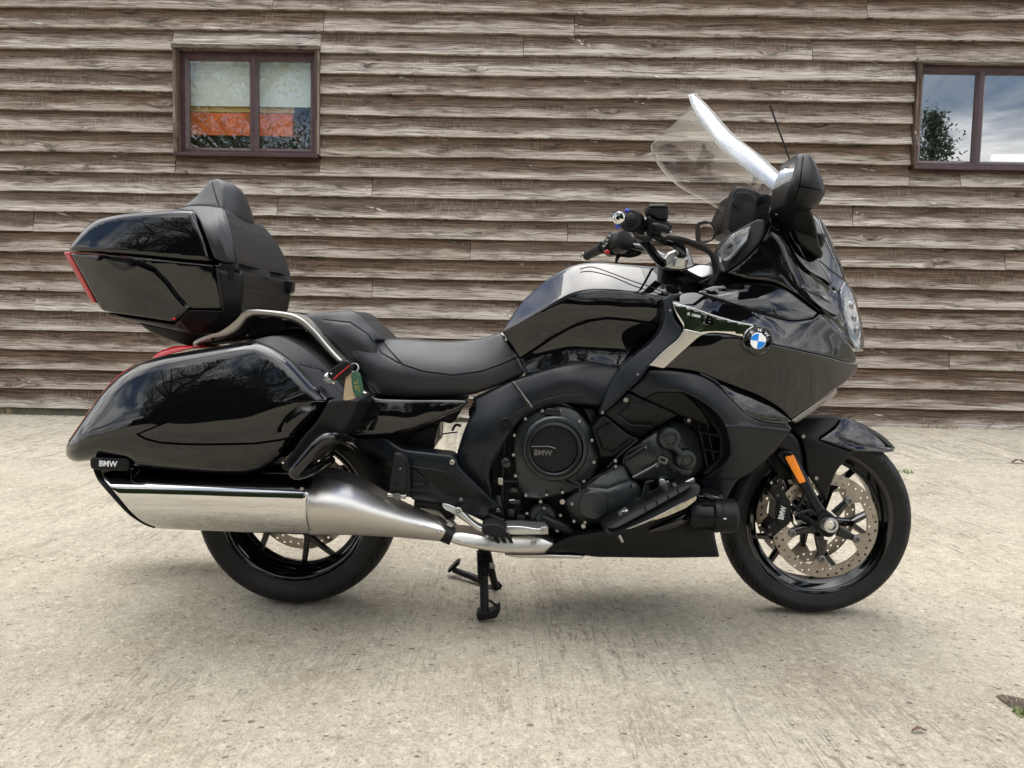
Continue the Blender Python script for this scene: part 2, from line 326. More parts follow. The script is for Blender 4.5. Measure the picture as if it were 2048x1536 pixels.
# ---- the ground
me = mesh('ground', [(-600, -600, -0.09), (600, -600, -0.09), (600, 600, -0.09), (-600, 600, -0.09)], [(0, 1, 2, 3)], FIELD, smooth=0, fix=False)
tag(me, 'flat yard ground stretching away around the concrete', kind='structure')
pave = empty('pavement'); tag(pave, 'pale worn concrete yard in front of the clad building', kind='structure')
def slab(name, xs, yfun0, yfun1, ny, mat, holes=None, parent=pave):
    """a slab between two front/back edges given as functions of x, top following ground_z, with a chamfered edge"""
    vs, fs, uvs = [], [], []
    nx = len(xs)
    prof = [(0.0, -0.07), (0.0, -0.006)] + [(k, 0.0) for k in np.linspace(0.004, 1.0, ny)]
    rows = []
    for i, x in enumerate(xs):
        a, b_ = yfun0(x), yfun1(x)
        col = []
        for j, (k, dz) in enumerate(prof):
            yy = a + (b_ - a)*k
            if j == 1: yy = a
            if k == 1.0 and j == len(prof) - 1:
                col.append(len(vs)); vs.append((x, b_ - 0.006, ground_z(x, b_)))
                col.append(len(vs)); vs.append((x, b_, ground_z(x, b_) - 0.006))
                col.append(len(vs)); vs.append((x, b_, ground_z(x, b_) - 0.07))
            else:
                col.append(len(vs)); vs.append((x, yy, ground_z(x, yy) + dz))
        rows.append(col)
    for i in range(nx - 1):
        for j in range(len(rows[0]) - 1):
            fs.append((rows[i][j], rows[i+1][j], rows[i+1][j+1], rows[i][j+1]))
    return mesh(name, vs, fs, mat, parent, smooth=30, fix=False)
JL, JR = on_ground(0, 916), on_ground(2048, 940)
def joint_y(x):
    k = (x - JL[0])/(JR[0] - JL[0]); return JL[1] + (JR[1] - JL[1])*k + 0.004*mnoise.noise(Vector((x*6, 0, 3)))
wob = lambda s, a: (lambda x: a + 0.004*mnoise.noise(Vector((x*6, s, 0))))
# diagonal joint at the lower right; the near slabs are cut along it
DA, DB = on_ground(1792, 1390), on_ground(1925, 1500)
dx_, dy_ = DB[0] - DA[0], DB[1] - DA[1]
xs = [x for x in np.linspace(-9.0, 9.0, 91)]
slab('concrete_slab', xs, joint_y, lambda x: WALL + 0.35, 14, CONCB)
slab('concrete_slab', xs, wob(1, -3.2), lambda x: joint_y(x) - 0.009, 26, CONC)
slab('concrete_slab', [x for x in np.linspace(-9.0, 9.0, 31)], wob(2, -14.0), lambda x: -3.21, 6, CONC)
# dirt-filled hole with moss and straw, lower right
hc = [on_ground(*p) for p in ((1991, 1394), (2004, 1391), (2030, 1396), (2058, 1402), (2090, 1412), (2090, 1450), (2062, 1436), (2046, 1430), (2024, 1417), (2006, 1405))]
vs = [(x, y, 0.0035) for x, y in hc]; cx_, cy_ = sum(p[0] for p in hc)/10, sum(p[1] for p in hc)/10
vs.append((cx_, cy_, 0.010))
dirt = mesh('dirt_patch', vs, [(i, (i+1) % 10, 10) for i in range(10)], SOIL, smooth=0, fix=False)
tag(dirt, 'dark soil patch in the broken concrete at lower right', 'dirt patch')
def blades(name, pts, n, hgt, mat, wid=0.0025, spread=0.02, lean=0.6, seed=1):
    rg = random.Random(seed); vs, fs = [], []
    for k in range(n):
        cx, cy = pts[rg.randrange(len(pts))]
        x = cx + rg.gauss(0, spread); y = cy + rg.gauss(0, spread); z = ground_z(x, y)
        a = rg.uniform(0, 2*pi); l = hgt*rg.uniform(0.5, 1.2); le = lean*rg.uniform(0.3, 1.3)
        dx, dy = cos(a), sin(a); wx, wy = -dy*wid, dx*wid
        b0 = len(vs)
        for s in (0, 0.5, 1):
            w_ = 1 - 0.8*s; px_ = x + dx*l*le*s*s; py_ = y + dy*l*le*s*s; pz_ = z + l*s*(1 - 0.35*le*s)
            vs.append((px_ - wx*w_, py_ - wy*w_, pz_)); vs.append((px_ + wx*w_, py_ + wy*w_, pz_))
        fs += [(b0, b0+1, b0+3, b0+2), (b0+2, b0+3, b0+5, b0+4)]
    return mesh(name, vs, fs, mat, smooth=0, fix=False)
o = blades('moss_tuft', [on_ground(2046, 1428), on_ground(2060, 1432)], 160, 0.012, GRASSM, 0.002, 0.010, seed=3)
tag(o, 'small green moss tuft growing in the soil patch', 'moss', kind='stuff')
o = blades('dry_straw', [on_ground(2030, 1414), on_ground(2046, 1412)], 26, 0.035, STRAW, 0.0012, 0.014, 3.0, seed=4)
tag(o, 'dry straw bits lying on the soil patch', 'straw', kind='stuff')
p = on_ground(1806, 950)
o = blades('weed_tuft', [p, (p[0] + 0.03, p[1])], 45, 0.028, GRASSM, 0.003, 0.022, 1.2, seed=5)
tag(o, 'small green weed tuft in the slab joint behind the front tyre', 'weed')
gx, gy = on_wall(1880, 848, WALL - 0.10)[0], WALL - 0.08
o = blades('grass_tuft', [(gx - 0.1, gy), (gx, gy), (gx + 0.12, gy)], 60, 0.16, STRAW, 0.0016, 0.04, 0.9, seed=6)
tag(o, 'dry grass tuft at the foot of the wall on the right', 'grass')
gx = on_wall(4, 828, WALL - 0.1)[0]
o = blades('grass_tuft', [(gx, gy), (gx + .05, gy)], 26, 0.13, STRAW, 0.0016, 0.03, 0.6, seed=8)
tag(o, 'few dry grass stems at the foot of the wall at far left', 'grass')
# litter along the wall and on the yard
rg = random.Random(11); vs, fs = [], []
for k in range(1500):
    x = rg.uniform(-5.2, 5.2); y = WALL - abs(rg.gauss(0, 0.05)) - 0.03; z = ground_z(x, y) + 0.004
    s = rg.uniform(0.003, 0.013); a = rg.uniform(0, pi)
    b0 = len(vs); c_, s_ = cos(a)*s, sin(a)*s
    vs += [(x - c_, y - s_, z), (x + s_*0.4, y - c_*0.4, z + s*0.3), (x + c_, y + s_, z + rg.uniform(0, s)), (x - s_*0.4, y + c_*0.4, z + s*0.3)]
    fs += [(b0, b0+1, b0+2, b0+3)]
o = mesh('leaf_litter', vs, fs, SOIL, smooth=0, fix=False); tag(o, 'dark crumbs and leaf litter along the foot of the wall', 'litter', kind='stuff')
# a curled dry leaf on the far right and some dark bits on the concrete
def leaf(px, py, s, ang, label, mat=STRAW):
    x, y = on_ground(px, py); vs, fs = [], []
    n = 7
    for i in range(n):
        k = i/(n-1); w = s*0.32*sin(pi*min(k*1.1, 1))**0.8 + 0.0005; L = (k-0.5)*s*2
        for j, e in enumerate((-1, 0, 1)):
            lx, ly = L*cos(ang) - e*w*sin(ang), L*sin(ang) + e*w*cos(ang)
            vs.append((x + lx, y + ly, ground_z(x, y) + 0.003 + abs(e)*s*0.16 + s*0.35*sin(pi*k)**2))
    for i in range(n-1):
        for j in (0, 1): fs.append((i*3+j, (i+1)*3+j, (i+1)*3+j+1, i*3+j+1))
    o = mesh('fallen_leaf', vs, fs, mat, fix=False); tag(o, label, 'leaf', 'small leaves and twigs lying on the concrete'); return o
BRLEAF = pbr('brown_leaf', (0.115, 0.055, 0.035), 0.7)
leaf(2036, 936, 0.055, 0.2, 'curled reddish brown leaf at the right edge on the slab joint', BRLEAF)
leaf(1841, 888, 0.016, 0.4, 'tiny brown leaf on the brushed concrete beyond the front fender', BRLEAF)
leaf(1892, 875, 0.014, 0.1, 'smallest brown leaf near the wall at right', BRLEAF)
leaf(1838, 1465, 0.018, 0.1, 'thin reddish twig on the concrete at lower right', BRLEAF)
leaf(330, 1153, 0.006, 0.8, 'dark crumb on the concrete left of the rear tyre', BRLEAF)
leaf(545, 1314, 0.006, 0.1, 'dark crumb on the concrete below the rear tyre', BRLEAF)
leaf(1037, 1170, 0.006, 0.5, 'dark crumb on the concrete right of the stands', BRLEAF)
leaf(383, 1398, 0.008, 0.2, 'dark crumb on the concrete at lower left', BRLEAF)

# ---- the timber building
bld = empty('timber_building', (0, WALL, 0)); tag(bld, 'long building clad in weathered brown feather-edge boards', 'building')
def bmesh_box(x0, x1, y0, y1, z0, z1):
    vs = [(x, y, z) for x in (x0, x1) for y in (y0, y1) for z in (z0, z1)]
    fs = [(0, 1, 3, 2), (4, 6, 7, 5), (0, 4, 5, 1), (2, 3, 7, 6), (0, 2, 6, 4), (1, 5, 7, 3)]
    return vs, fs
def boxes(name, lst, mat, parent, smooth=0, uvscale=None):
    vs, fs = [], []
    for b in lst:
        v, f = bmesh_box(*b); o0 = len(vs); vs += v; fs += [tuple(i + o0 for i in q) for q in f]
    uv = None
    if uvscale is not None: uv = [((v[0] + v[2]*0.3)*1.0 + uvscale, v[2]*0.15 + v[1] + uvscale) for v in vs]
    return mesh(name, vs, fs, mat, parent, smooth=smooth, uv=uv)
def bx(name, x0, x1, y0, y1, z0, z1, mat, parent, seed=0.0, vertical=False):
    """a slightly bevelled timber/pvc member, uv running along its length (building-local y)"""
    import bmesh
    bm = bmesh.new(); v, f = bmesh_box(x0, x1, y0, y1, z0, z1)
    vv = [bm.verts.new(p) for p in v]
    for q in f: bm.faces.new([vv[i] for i in q])
    bmesh.ops.recalc_face_normals(bm, faces=bm.faces)
    bmesh.ops.bevel(bm, geom=list(bm.edges), offset=min(0.003, 0.2*min(abs(x1-x0), abs(y1-y0), abs(z1-z0))), segments=1, affect='EDGES')
    ul = bm.loops.layers.uv.new('UVMap')
    for fc in bm.faces:
        for lp in fc.loops:
            c = lp.vert.co
            if vertical: lp[ul].uv = (c.z + seed, 0.02 + (c.x + c.y) % 0.28)
            else: lp[ul].uv = (c.x + seed, 0.02 + (c.z + c.y) % 0.28)
    me = bpy.data.meshes.new(name); bm.to_mesh(me); bm.free()
    me.materials.append(mat); o = bpy.data.objects.new(name, me); return link(o, parent)

# windows: outer trim rectangle on the wall, from the photograph
wl = [on_wall(352, 95), on_wall(641, 97), on_wall(643, 318), on_wall(355, 317)]
WINS = [(on_wall(353, 200)[0], on_wall(642, 200)[0], on_wall(500, 317)[1], on_wall(500, 96)[1]),
        (on_wall(1822, 250)[0], on_wall(1822, 250)[0] + 2.35, on_wall(1900, 343)[1], on_wall(1900, 122)[1])]
def board(x0, x1, zb, expo, seed, parent, ztop=None):
    """feather-edge board: thick wavy lower edge, thin top tucked under the board above"""
    rg = random.Random(int(seed*1000) + 5); n = max(2, int((x1 - x0)/0.10)); vs, fs, uv = [], [], []
    H = (ztop - zb) if ztop else expo + 0.035
    ph = rg.uniform(0, 100); bow = rg.choice((0.0, 0.0, 1.0)); tw = rg.uniform(-0.0015, 0.0015)
    tk = rg.uniform(0.042, 0.054)
    for i in range(n + 1):
        x = x0 + (x1 - x0)*i/n
        w = 0.0060*mnoise.noise(Vector((x*1.3, ph, 0))) + bow*0.012*mnoise.noise(Vector((x*0.8, ph, 7))) + 0.0028*mnoise.noise(Vector((x*5, ph, 3)))
        dy = 0.003*mnoise.noise(Vector((x*0.9, ph, 11))) + tw
        z = zb + w; uo = x + seed*17.3; vo = int(seed*37) % 50*0.30
        ring = [(-tk + dy, z + 0.003, 0.004), (-tk + 0.002 + dy, z, 0.0), (-0.002, z + 0.0005, 0.0), (0.0, z + H, 0.25), (-0.007 + dy*0.3, z + H, 0.26*H/0.21)]
        for (yy, zz, vv) in ring:
            vs.append((x, yy, zz)); uv.append((uo, vo + 0.01 + min(max((zz - zb)/0.215, 0), 0.97)*0.28))
    for i in range(n):
        for j in range(5):
            a, b_ = i*5 + j, i*5 + (j+1) % 5
            fs.append((a, b_, b_ + 5, a + 5))
    fs += [tuple(range(5))[::-1], tuple(n*5 + k for k in range(5))]
    return mesh('plank', vs, fs, WOOD, parent, smooth=0, uv=uv)
joints = {0: [(549, 10)], 1: [(650, 45), (1731, 20)], 2: [(1047, 95)], }
JT = [(549, 10), (650, 45), (1148, 55), (1047, 95), (1731, 20), (1622, 100), (354, 332), (746, 383), (557, 415), (71, 440), (1916, 362),
      (1702, 437), (1135, 466), (941, 504), (75, 600), (746, 578), (1037, 606), (2006, 516), (1895, 722), (945, 345), (1420, 160), (120, 700), (300, 560)]
JT = JT[:-4]
X0, X1 = -8.2, 8.2
nrow = 21
for k in range(-2, nrow):
    zb = ROWZ0 - EXPO*k          # lower edge of row k (row 0 is the first line under the top of the picture)
    js = []
    for px, py in JT:
        x, z = on_wall(px, py)
        if zb < z <= zb + EXPO: js.append(x)
    rg = random.Random(k*13 + 500)
    if not any(-4.8 < j < 4.8 for j in js): js += [rg.choice((-1, 1))*rg.uniform(4.9, 5.6)]
    js += [-6.7 + rg.uniform(-.4, .4), 6.6 + rg.uniform(-.4, .4)]
    js = sorted(js)
    edges = [X0] + js + [X1]
    for i in range(len(edges) - 1):
        a, b_ = edges[i] + 0.0025, edges[i+1] - 0.0025
        segs = [(a, b_, zb, None)]
        for (wx0, wx1, wz0, wz1) in WINS:
            ns = []
            for (p, q, zl, zt_) in segs:
                if q <= wx0 or p >= wx1 or zb + EXPO + 0.0 <= wz0 or zb >= wz1: ns.append((p, q, zl, zt_)); continue
                if p < wx0: ns.append((p, wx0 - 0.004 - rg.uniform(0, .006), zl, zt_))
                if q > wx1: ns.append((wx1 + 0.004, q, zl, zt_))
                pa, qa = max(p, wx0 - 0.004), min(q, wx1 + 0.004)
                if zb < wz0: ns.append((pa, qa, zb, wz0 + 0.001))
                if zb + EXPO > wz1: ns.append((pa, qa, wz1 + 0.001, zb + EXPO + 0.035))
            segs = ns
        for (p, q, zl, zt_) in segs:
            if q - p < 0.03: continue
            board(p, q, zl, EXPO, (k + 10)*1.37 + i*0.61 + p*0.01, bld, zt_)
# skirting board under the cladding
bx('skirting_board', X0, X1, -0.012, 0.03, -0.06, ROWZ0 - EXPO*(nrow - 1) + 0.03, SKIRT, bld, 3.0)
bx('wall_core', X0, WINS[0][0] - 0.001, 0.032, 0.14, -0.08, 4.1, DARK, bld)
bx('wall_core', WINS[0][1], WINS[1][0], 0.032, 0.14, -0.08, 4.1, DARK, bld)
bx('wall_core', WINS[1][1], X1, 0.032, 0.14, -0.08, 4.1, DARK, bld)
for (wx0, wx1, wz0, wz1) in WINS:
    bx('wall_core', wx0, wx1 - 0.001, 0.033, 0.14, -0.08, wz0, DARK, bld)
    bx('wall_core', wx0, wx1 - 0.001, 0.033, 0.14, wz1, 4.1, DARK, bld)
ROOFM = pbr('dark_roof_sheet', (0.05, 0.05, 0.055), 0.6)
bx('roof', X0 - 0.3, X1 + 0.3, -0.10, 6.0, 4.1, 4.2, ROOFM, bld)
bx('wall_back', X0, X1, 5.7, 5.85, -0.08, 4.1, ROOFM, bld)
bx('wall_side', X0, X0 + 0.1, 0.15, 5.7, -0.08, 4.1, ROOFM, bld)
bx('wall_side', X1 - 0.1, X1, 0.15, 5.7, -0.08, 4.1, ROOFM, bld)
INW = pbr('painted_room_wall', (0.30, 0.32, 0.33), 0.8); FLR = pbr('room_floor', (0.10, 0.09, 0.08), 0.6)
def window(wx0, wx1, wz0, wz1, mull, pane_mat, dz):
    w = empty('window', (0, 0, 0), parent=bld)
    t = 0.036
    # weathered timber surround, standing proud of the boards
    bx('trim', wx0, wx0 + t, -0.078, 0.03, wz0 + dz, wz1 - t, TRIM, w, wx0, True)
    bx('trim', wx1 - t, wx1, -0.078, 0.03, wz0 + dz, wz1 - t, TRIM, w, wx1, True)
    bx('trim', wx0 - 0.006, wx1 + 0.006, -0.088, 0.03, wz1 - t + 0.002, wz1, TRIM, w, wz1)
    bx('sill', wx0 + 0.006, wx1 - 0.006, -0.092, 0.03, wz0, wz0 + 0.030, UPVC, w)
    a0, a1, b0, b1 = wx0 + t + 0.003, wx1 - t - 0.003, wz0 + 0.033, wz1 - t - 0.003
    f = 0.062
    def rail(p): return p
    def bevel_frame(x0, x1, z0, z1):
        # mitred frame with a sloping inner bead
        yo, ym, yi = 0.005, 0.005, 0.030
        outer = [(x0, yo, z0), (x1, yo, z0), (x1, yo, z1), (x0, yo, z1)]
        mid = [(x0+f*.62, ym, z0+f*.62), (x1-f*.62, ym, z0+f*.62), (x1-f*.62, ym, z1-f*.62), (x0+f*.62, ym, z1-f*.62)]
        inn = [(x0+f, yi, z0+f), (x1-f, yi, z0+f), (x1-f, yi, z1-f), (x0+f, yi, z1-f)]
        back = [(x0+f, 0.06, z0+f), (x1-f, 0.06, z0+f), (x1-f, 0.06, z1-f), (x0+f, 0.06, z1-f)]
        bo = [(x0, 0.06, z0), (x1, 0.06, z0), (x1, 0.06, z1), (x0, 0.06, z1)]
        V = outer + mid + inn + back + bo; F = []
        for r in range(4):
            for i in range(4):
                j = (i+1) % 4; F.append((r*4+i, r*4+j, r*4+4+j, r*4+4+i))
        for i in range(4): j = (i+1) % 4; F.append((i, 16+i, 16+j, j))
        return V, F
    V, F = bevel_frame(a0, a1, b0, b1)
    mesh('frame', V, F, UPVC, w, smooth=0)
    # mullions with a sloping bead on each side
    cuts = [a0 + f*0.55]
    for mx in mull:
        hw = 0.040
        ring = [(mx-hw, 0.030), (mx-hw*0.42, 0.004), (mx+hw*0.42, 0.004), (mx+hw, 0.030), (mx+hw, 0.058), (mx-hw, 0.058)]
        V = [(x, y, b0+f*.45) for x, y in ring] + [(x, y, b1-f*.45) for x, y in ring]
        F = [(i, (i+1) % 6, 6+(i+1) % 6, 6+i) for i in range(6)] + [tuple(range(6))[::-1], tuple(range(6, 12))]
        mesh('mullion', V, F, UPVC, w, smooth=0)
        cuts += [mx]
    cuts += [a1 - f*0.55]
    for i in range(len(cuts)-1):
        x0, x1 = cuts[i] + 0.012, cuts[i+1] - 0.012
        bx('pane', x0, x1, 0.040, 0.046, b0 + f*0.6, b1 - f*0.6, pane_mat, w)
    return w
midL = on_wall(506, 200)[0]; midR = on_wall(1961, 230)[0]
window(*WINS[0], [midL], PANE, 0.031)
window(*WINS[1], [midR, midR + 0.63, midR + 1.26], PANE2, 0.031)
# rooms behind the panes
def room(x0, x1, z1=3.6):
    r = empty('room', parent=bld)
    bx('floor', x0, x1, 0.16, 3.0, -0.02, 0.02, FLR, r); bx('ceiling', x0, x1, 0.16, 3.0, z1, z1 + 0.04, INW, r)
    bx('wall', x0, x1, 3.0, 3.05, 0.02, z1, INW, r); bx('wall', x0 - 0.05, x0, 0.16, 3.0, -0.02, z1, INW, r); bx('wall', x1, x1 + 0.05, 0.16, 3.0, -0.02, z1, INW, r)
room(WINS[0][0] - 0.9, WINS[0][1] + 0.9); room(WINS[1][0] - 0.9, WINS[1][1] + 0.7)
BLIND = pbr('pale_blind_fabric', (0.72, 0.78, 0.72), 0.85, bump=(300, 0.0004))
ORANGE = pbr('orange_cupboard', (0.80, 0.16, 0.012), 0.5, colvar=(14, (0.48, 0.105, 0.02)))
OAK = pbr('pale_wood_rail', (0.52, 0.36, 0.10), 0.6)
zt = WINS[0][3] - 0.05
zb_ = on_wall(500, 213, WALL + 0.13)[1]
bl = bx('window_blind', WINS[0][0] - 0.03, WINS[0][1] + 0.0, WALL + 0.135, WALL + 0.142, zb_, zt + 0.2, BLIND, None)
tag(bl, 'pale roller blind half lowered behind the left window', 'blind')
cb = empty('cupboard', (0, WALL, 0)); tag(cb, 'orange cupboard with a yellow top rail inside the left window', 'cupboard')
xa, za = on_wall(360, 224, WALL + 0.17); xb, zb2 = on_wall(585, 273, WALL + 0.17)
bx('body', xa - 0.1, xb, 0.17, 0.6, zb2, za, ORANGE, cb); bx('top_rail', xa - 0.1, xb + 0.02, 0.16, 0.62, za + 0.002, za + 0.07, OAK, cb)
bx('plinth', xa - 0.08, xb - 0.02, 0.20, 0.58, 0.02, zb2 - 0.002, DARK, cb)
sh = bx('wall_shelf', xb + 0.06, xb + 0.55, WALL + 0.35, WALL + 0.6, za - 0.55, za - 0.02, pbr('grey_blue_cabinet', (0.12, 0.145, 0.18), 0.5), None)
tag(sh, 'dark grey blue cabinet inside the left window at its right side', 'cabinet')
# a lit tube lamp inside the right window
TUBE = pbr('lit_tube', (1, 0.95, 0.8), 0.5, emis=((1.0, 0.90, 0.66), 3.2))
tx0, tz = on_wall(1985, 315, WALL + 1.2)
lampo = empty('tube_lamp', (tx0, WALL + 1.2, tz)); tag(lampo, 'lit warm tube lamp seen inside the right window', 'lamp')
bx('tube', 0.0, 1.4, -0.03, 0.03, -0.025, 0.025, TUBE, lampo); bx('housing', 0.0, 1.4, -0.05, 0.05, 0.027, 0.07, INW, lampo)
vs_, fs_ = [], []
bx('hanger', 0.1, 0.11, -0.005, 0.005, 0.072, 3.6 - tz, INW, lampo); bx('hanger', 1.25, 1.26, -0.005, 0.005, 0.072, 3.6 - tz, INW, lampo)
# ------------------------------------------------------------------ trees behind the photographer (they show in the paint and the glass)
def leafmat(name, a, b_):
    m = pbr(name, a, 0.55, colvar=(3.0, b_)); return m
LF1 = leafmat('dark_conifer_foliage', (0.016, 0.034, 0.014), (0.034, 0.058, 0.020)); LF2 = leafmat('broadleaf_foliage', (0.030, 0.060, 0.016), (0.055, 0.095, 0.026))
BARK = pbr('bark', (0.075, 0.055, 0.04), 0.9, bump=(20, 0.02, (1, 1, 0.2)))
def tree_meshes(kind, seed):
    rg = random.Random(seed); V, F = [], []; TV, TF = [], []
    def limb(p, q, ra, rb, n=6):
        p, q = Vector(p), Vector(q); d = (q - p).normalized(); a = d.orthogonal().normalized(); b = d.cross(a)
        o0 = len(TV)
        for (c, r) in ((p, ra), (q, rb)):
            for i in range(n): TV.append(c + (a*cos(2*pi*i/n) + b*sin(2*pi*i/n))*r)
        for i in range(n): TF.append((o0+i, o0+(i+1) % n, o0+n+(i+1) % n, o0+n+i))
    def spray(c, r, n, s, droop=0.0):
        for _ in range(n):
            g = Vector((rg.gauss(0, 1), rg.gauss(0, 1), rg.gauss(0, 1)*0.8)); p = c + g*(r*0.5)
            a = Vector((rg.gauss(0, 1), rg.gauss(0, 1), rg.gauss(0, 1) - droop)).normalized(); b = a.orthogonal().normalized()
            if rg.random() < 0.5: b = a.cross(b)
            l = s*rg.uniform(0.6, 1.4); o0 = len(V)
            V.extend([p - a*l, p + b*l*0.35, p + a*l, p - b*l*0.35]); F.append((o0, o0+1, o0+2, o0+3))
    H = 1.0
    if kind == 'conifer':
        limb((0, 0, 0), (0.01, 0, 0.5), 0.028, 0.018); limb((0.01, 0, 0.5), (0, 0, 0.98), 0.018, 0.003)
        n = 90
        for i in range(n):
            z = 0.08 + 0.9*(i/n)**0.95; r = (1 - z)*0.30*rg.uniform(0.65, 1.25) + 0.015; a = rg.uniform(0, 2*pi)
            q = Vector((cos(a)*r, sin(a)*r, z - r*0.25*rg.uniform(-0.4, 1.2)))
            limb((0, 0, z), q, 0.005*(1.2 - z), 0.001, 4)
            for s in (0.35, 0.6, 0.8, 1.0): spray(Vector((0, 0, z)).lerp(q, s), 0.035 + 0.02*(1-z), 34, 0.0075, 0.8)
    else:
        limb((0, 0, 0), (0.01, 0.01, 0.28), 0.032, 0.024); limb((0.01, 0.01, 0.28), (0.0, 0.02, 0.75), 0.024, 0.006)
        for i in range(26):
            z0 = rg.uniform(0.25, 0.7); a = rg.uniform(0, 2*pi); L = rg.uniform(0.14, 0.36)*(1.1 - abs(z0 - 0.5))
            q = Vector((cos(a)*L, sin(a)*L, z0 + L*rg.uniform(0.2, 0.9)))
            limb((0, 0.01, z0), q, 0.010, 0.003, 5)
            for k in range(7):
                c = Vector((0, 0.01, z0)).lerp(q, rg.uniform(0.5, 1.15)) + Vector((rg.gauss(0, .035), rg.gauss(0, .035), rg.gauss(0, .03)))
                spray(c, 0.075, 80, 0.0062)
        for k in range(16): spray(Vector((rg.gauss(0, .06), rg.gauss(0, .06), rg.uniform(0.6, 0.95))), 0.08, 90, 0.0062)
    def mk(name, v, f, mat):
        me = bpy.data.meshes.new(name); me.from_pydata([tuple(p) for p in v], [], f); me.materials.append(mat); return me
    return mk('trunk', TV, TF, BARK), mk('crown', V, F, LF1 if kind == 'conifer' else LF2)
TM = {('conifer', 0): tree_meshes('conifer', 1), ('conifer', 1): tree_meshes('conifer', 2), ('broad', 0): tree_meshes('broad', 3), ('broad', 1): tree_meshes('broad', 4)}
TREES = [(-8.7, -10.8, 11.8, 'broad', 1), (-5.4, -10.0, 8.2, 'broad', 0), (-2.9, -9.6, 8.6, 'broad', 1), (-0.9, -11.0, 6.2, 'conifer', 1), (1.3, -9.6, 4.6, 'broad', 0),
         (3.1, -10.8, 7.0, 'conifer', 0), (5.6, -10.4, 4.4, 'broad', 1), (8.0, -11.6, 5.6, 'conifer', 1), (-12.5, -10.6, 9.4, 'broad', 1), (12.5, -10.8, 8.1, 'conifer', 0), (-4.2, -13.2, 8.6, 'conifer', 1), (6.9, -13.6, 6.6, 'conifer', 0)]
for i, (x, y, hgt, kind, v) in enumerate(TREES):
    tr = empty('conifer_tree' if kind == 'conifer' else 'broadleaf_tree', (x, y, -0.05), i*1.7); tr.scale = (hgt, hgt, hgt)
    for nm, me_ in zip(('trunk', 'crown'), TM[(kind, v)]): link(bpy.data.objects.new(nm, me_), tr)
    side = ['far left', 'left', 'left of centre', 'centre', 'right of centre', 'right', 'right outer', 'far right', 'outermost left', 'outermost right', 'back row left', 'back row right'][i]
    tag(tr, f'{"dark conifer" if kind == "conifer" else "leafy broadleaf tree"} behind the photographer, mirrored in the paint, {side}', 'tree', 'trees facing the building')
# a dense hedge under them
rg = random.Random(5); V, F = [], []
for k in range(46000):
    x = rg.uniform(-14, 14); top = 1.9 + 3.4*math.exp(-((x + 6.2)/3.6)**4) + 0.5*mnoise.noise(Vector((x*0.5, 0, 0))) + 0.25*mnoise.noise(Vector((x*2.1, 5, 0)))
    z = rg.uniform(0.0, top); y = -8.6 - abs(rg.gauss(0, 0.25)) + 0.35*mnoise.noise(Vector((x*0.8, z, 2)))
    a = Vector((rg.gauss(0, 1), rg.gauss(0, 1), rg.gauss(0, 1))).normalized(); b = a.orthogonal().normalized(); l = rg.uniform(0.05, 0.11); p = Vector((x, y, z)); o0 = len(V)
    V.extend([tuple(p - a*l), tuple(p + b*l*.5), tuple(p + a*l), tuple(p - b*l*.5)]); F.append((o0, o0+1, o0+2, o0+3))
hb = len(V)
for i in range(57):
    x = -14 + i*0.5; V.append((x, -9.1, -0.05)); V.append((x, -9.2, 1.5 + 3.2*math.exp(-((x + 6.2)/3.6)**4) + 0.4*mnoise.noise(Vector((x*.5, 0, 0)))))
for i in range(56): F.append((hb+2*i, hb+2*i+2, hb+2*i+3, hb+2*i+1))
hg = mesh('hedge', V, F, LF1, smooth=0, fix=False); tag(hg, 'dense dark hedge along the far side of the yard, behind the photographer', 'hedge')
# ================================================================== THE MOTORCYCLE
DB = 2.39      # distance from the eye to the motorcycle's centre plane, which lies square to the lens
bike = empty('motorcycle', (-sin(YAW)*DB, cos(YAW)*DB, 0.0), YAW)
tag(bike, 'black touring motorcycle with top case and panniers on its centre stand', 'motorcycle')
_cy, _sy = cos(YAW), sin(YAW)
def UP(px, py, d=0.0):
    """photo pixel -> motorcycle-local point on the plane d metres on the near side of the centre plane"""
    v = ray(px, py); ix = _cy*v.x + _sy*v.y; iy = -_sy*v.x + _cy*v.y
    t = (DB - d)/iy
    return Vector((ix*t, -d, EYE + v.z*t))
def M(name, vs, fs, mat, parent=bike, smooth=35, mirror=False, **k):
    o = mesh(name, vs, fs, mat, parent, smooth=smooth, **k)
    if mirror:
        o2 = mesh(name, [(v[0], -v[1], v[2]) for v in vs], [tuple(reversed(f)) for f in fs], mat, parent if mirror is True else mirror, smooth=smooth, **k)
        return o, o2
    return o
def inpoly(P, poly):
    x, y = P[:, 0], P[:, 1]; r = np.zeros(len(P), bool); n = len(poly)
    for i in range(n):
        x1, y1 = poly[i]; x2, y2 = poly[(i+1) % n]
        if y1 == y2: continue
        c = ((y1 > y) != (y2 > y)) & (x < (x2 - x1)*(y - y1)/(y2 - y1) + x1); r ^= c
    return r
def pdist(P, line, closed=True):
    A = np.asarray(line, float); B = np.roll(A, -1, 0) if closed else A[1:]
    if not closed: A = A[:-1]
    best = np.full(len(P), 1e9)
    for a, b in zip(A, B):
        ab = b - a; L = ab@ab
        if L < 1e-12: continue
        t = np.clip(((P - a)@ab)/L, 0, 1); q = a + t[:, None]*ab
        best = np.minimum(best, np.hypot(*(P - q).T))
    return best
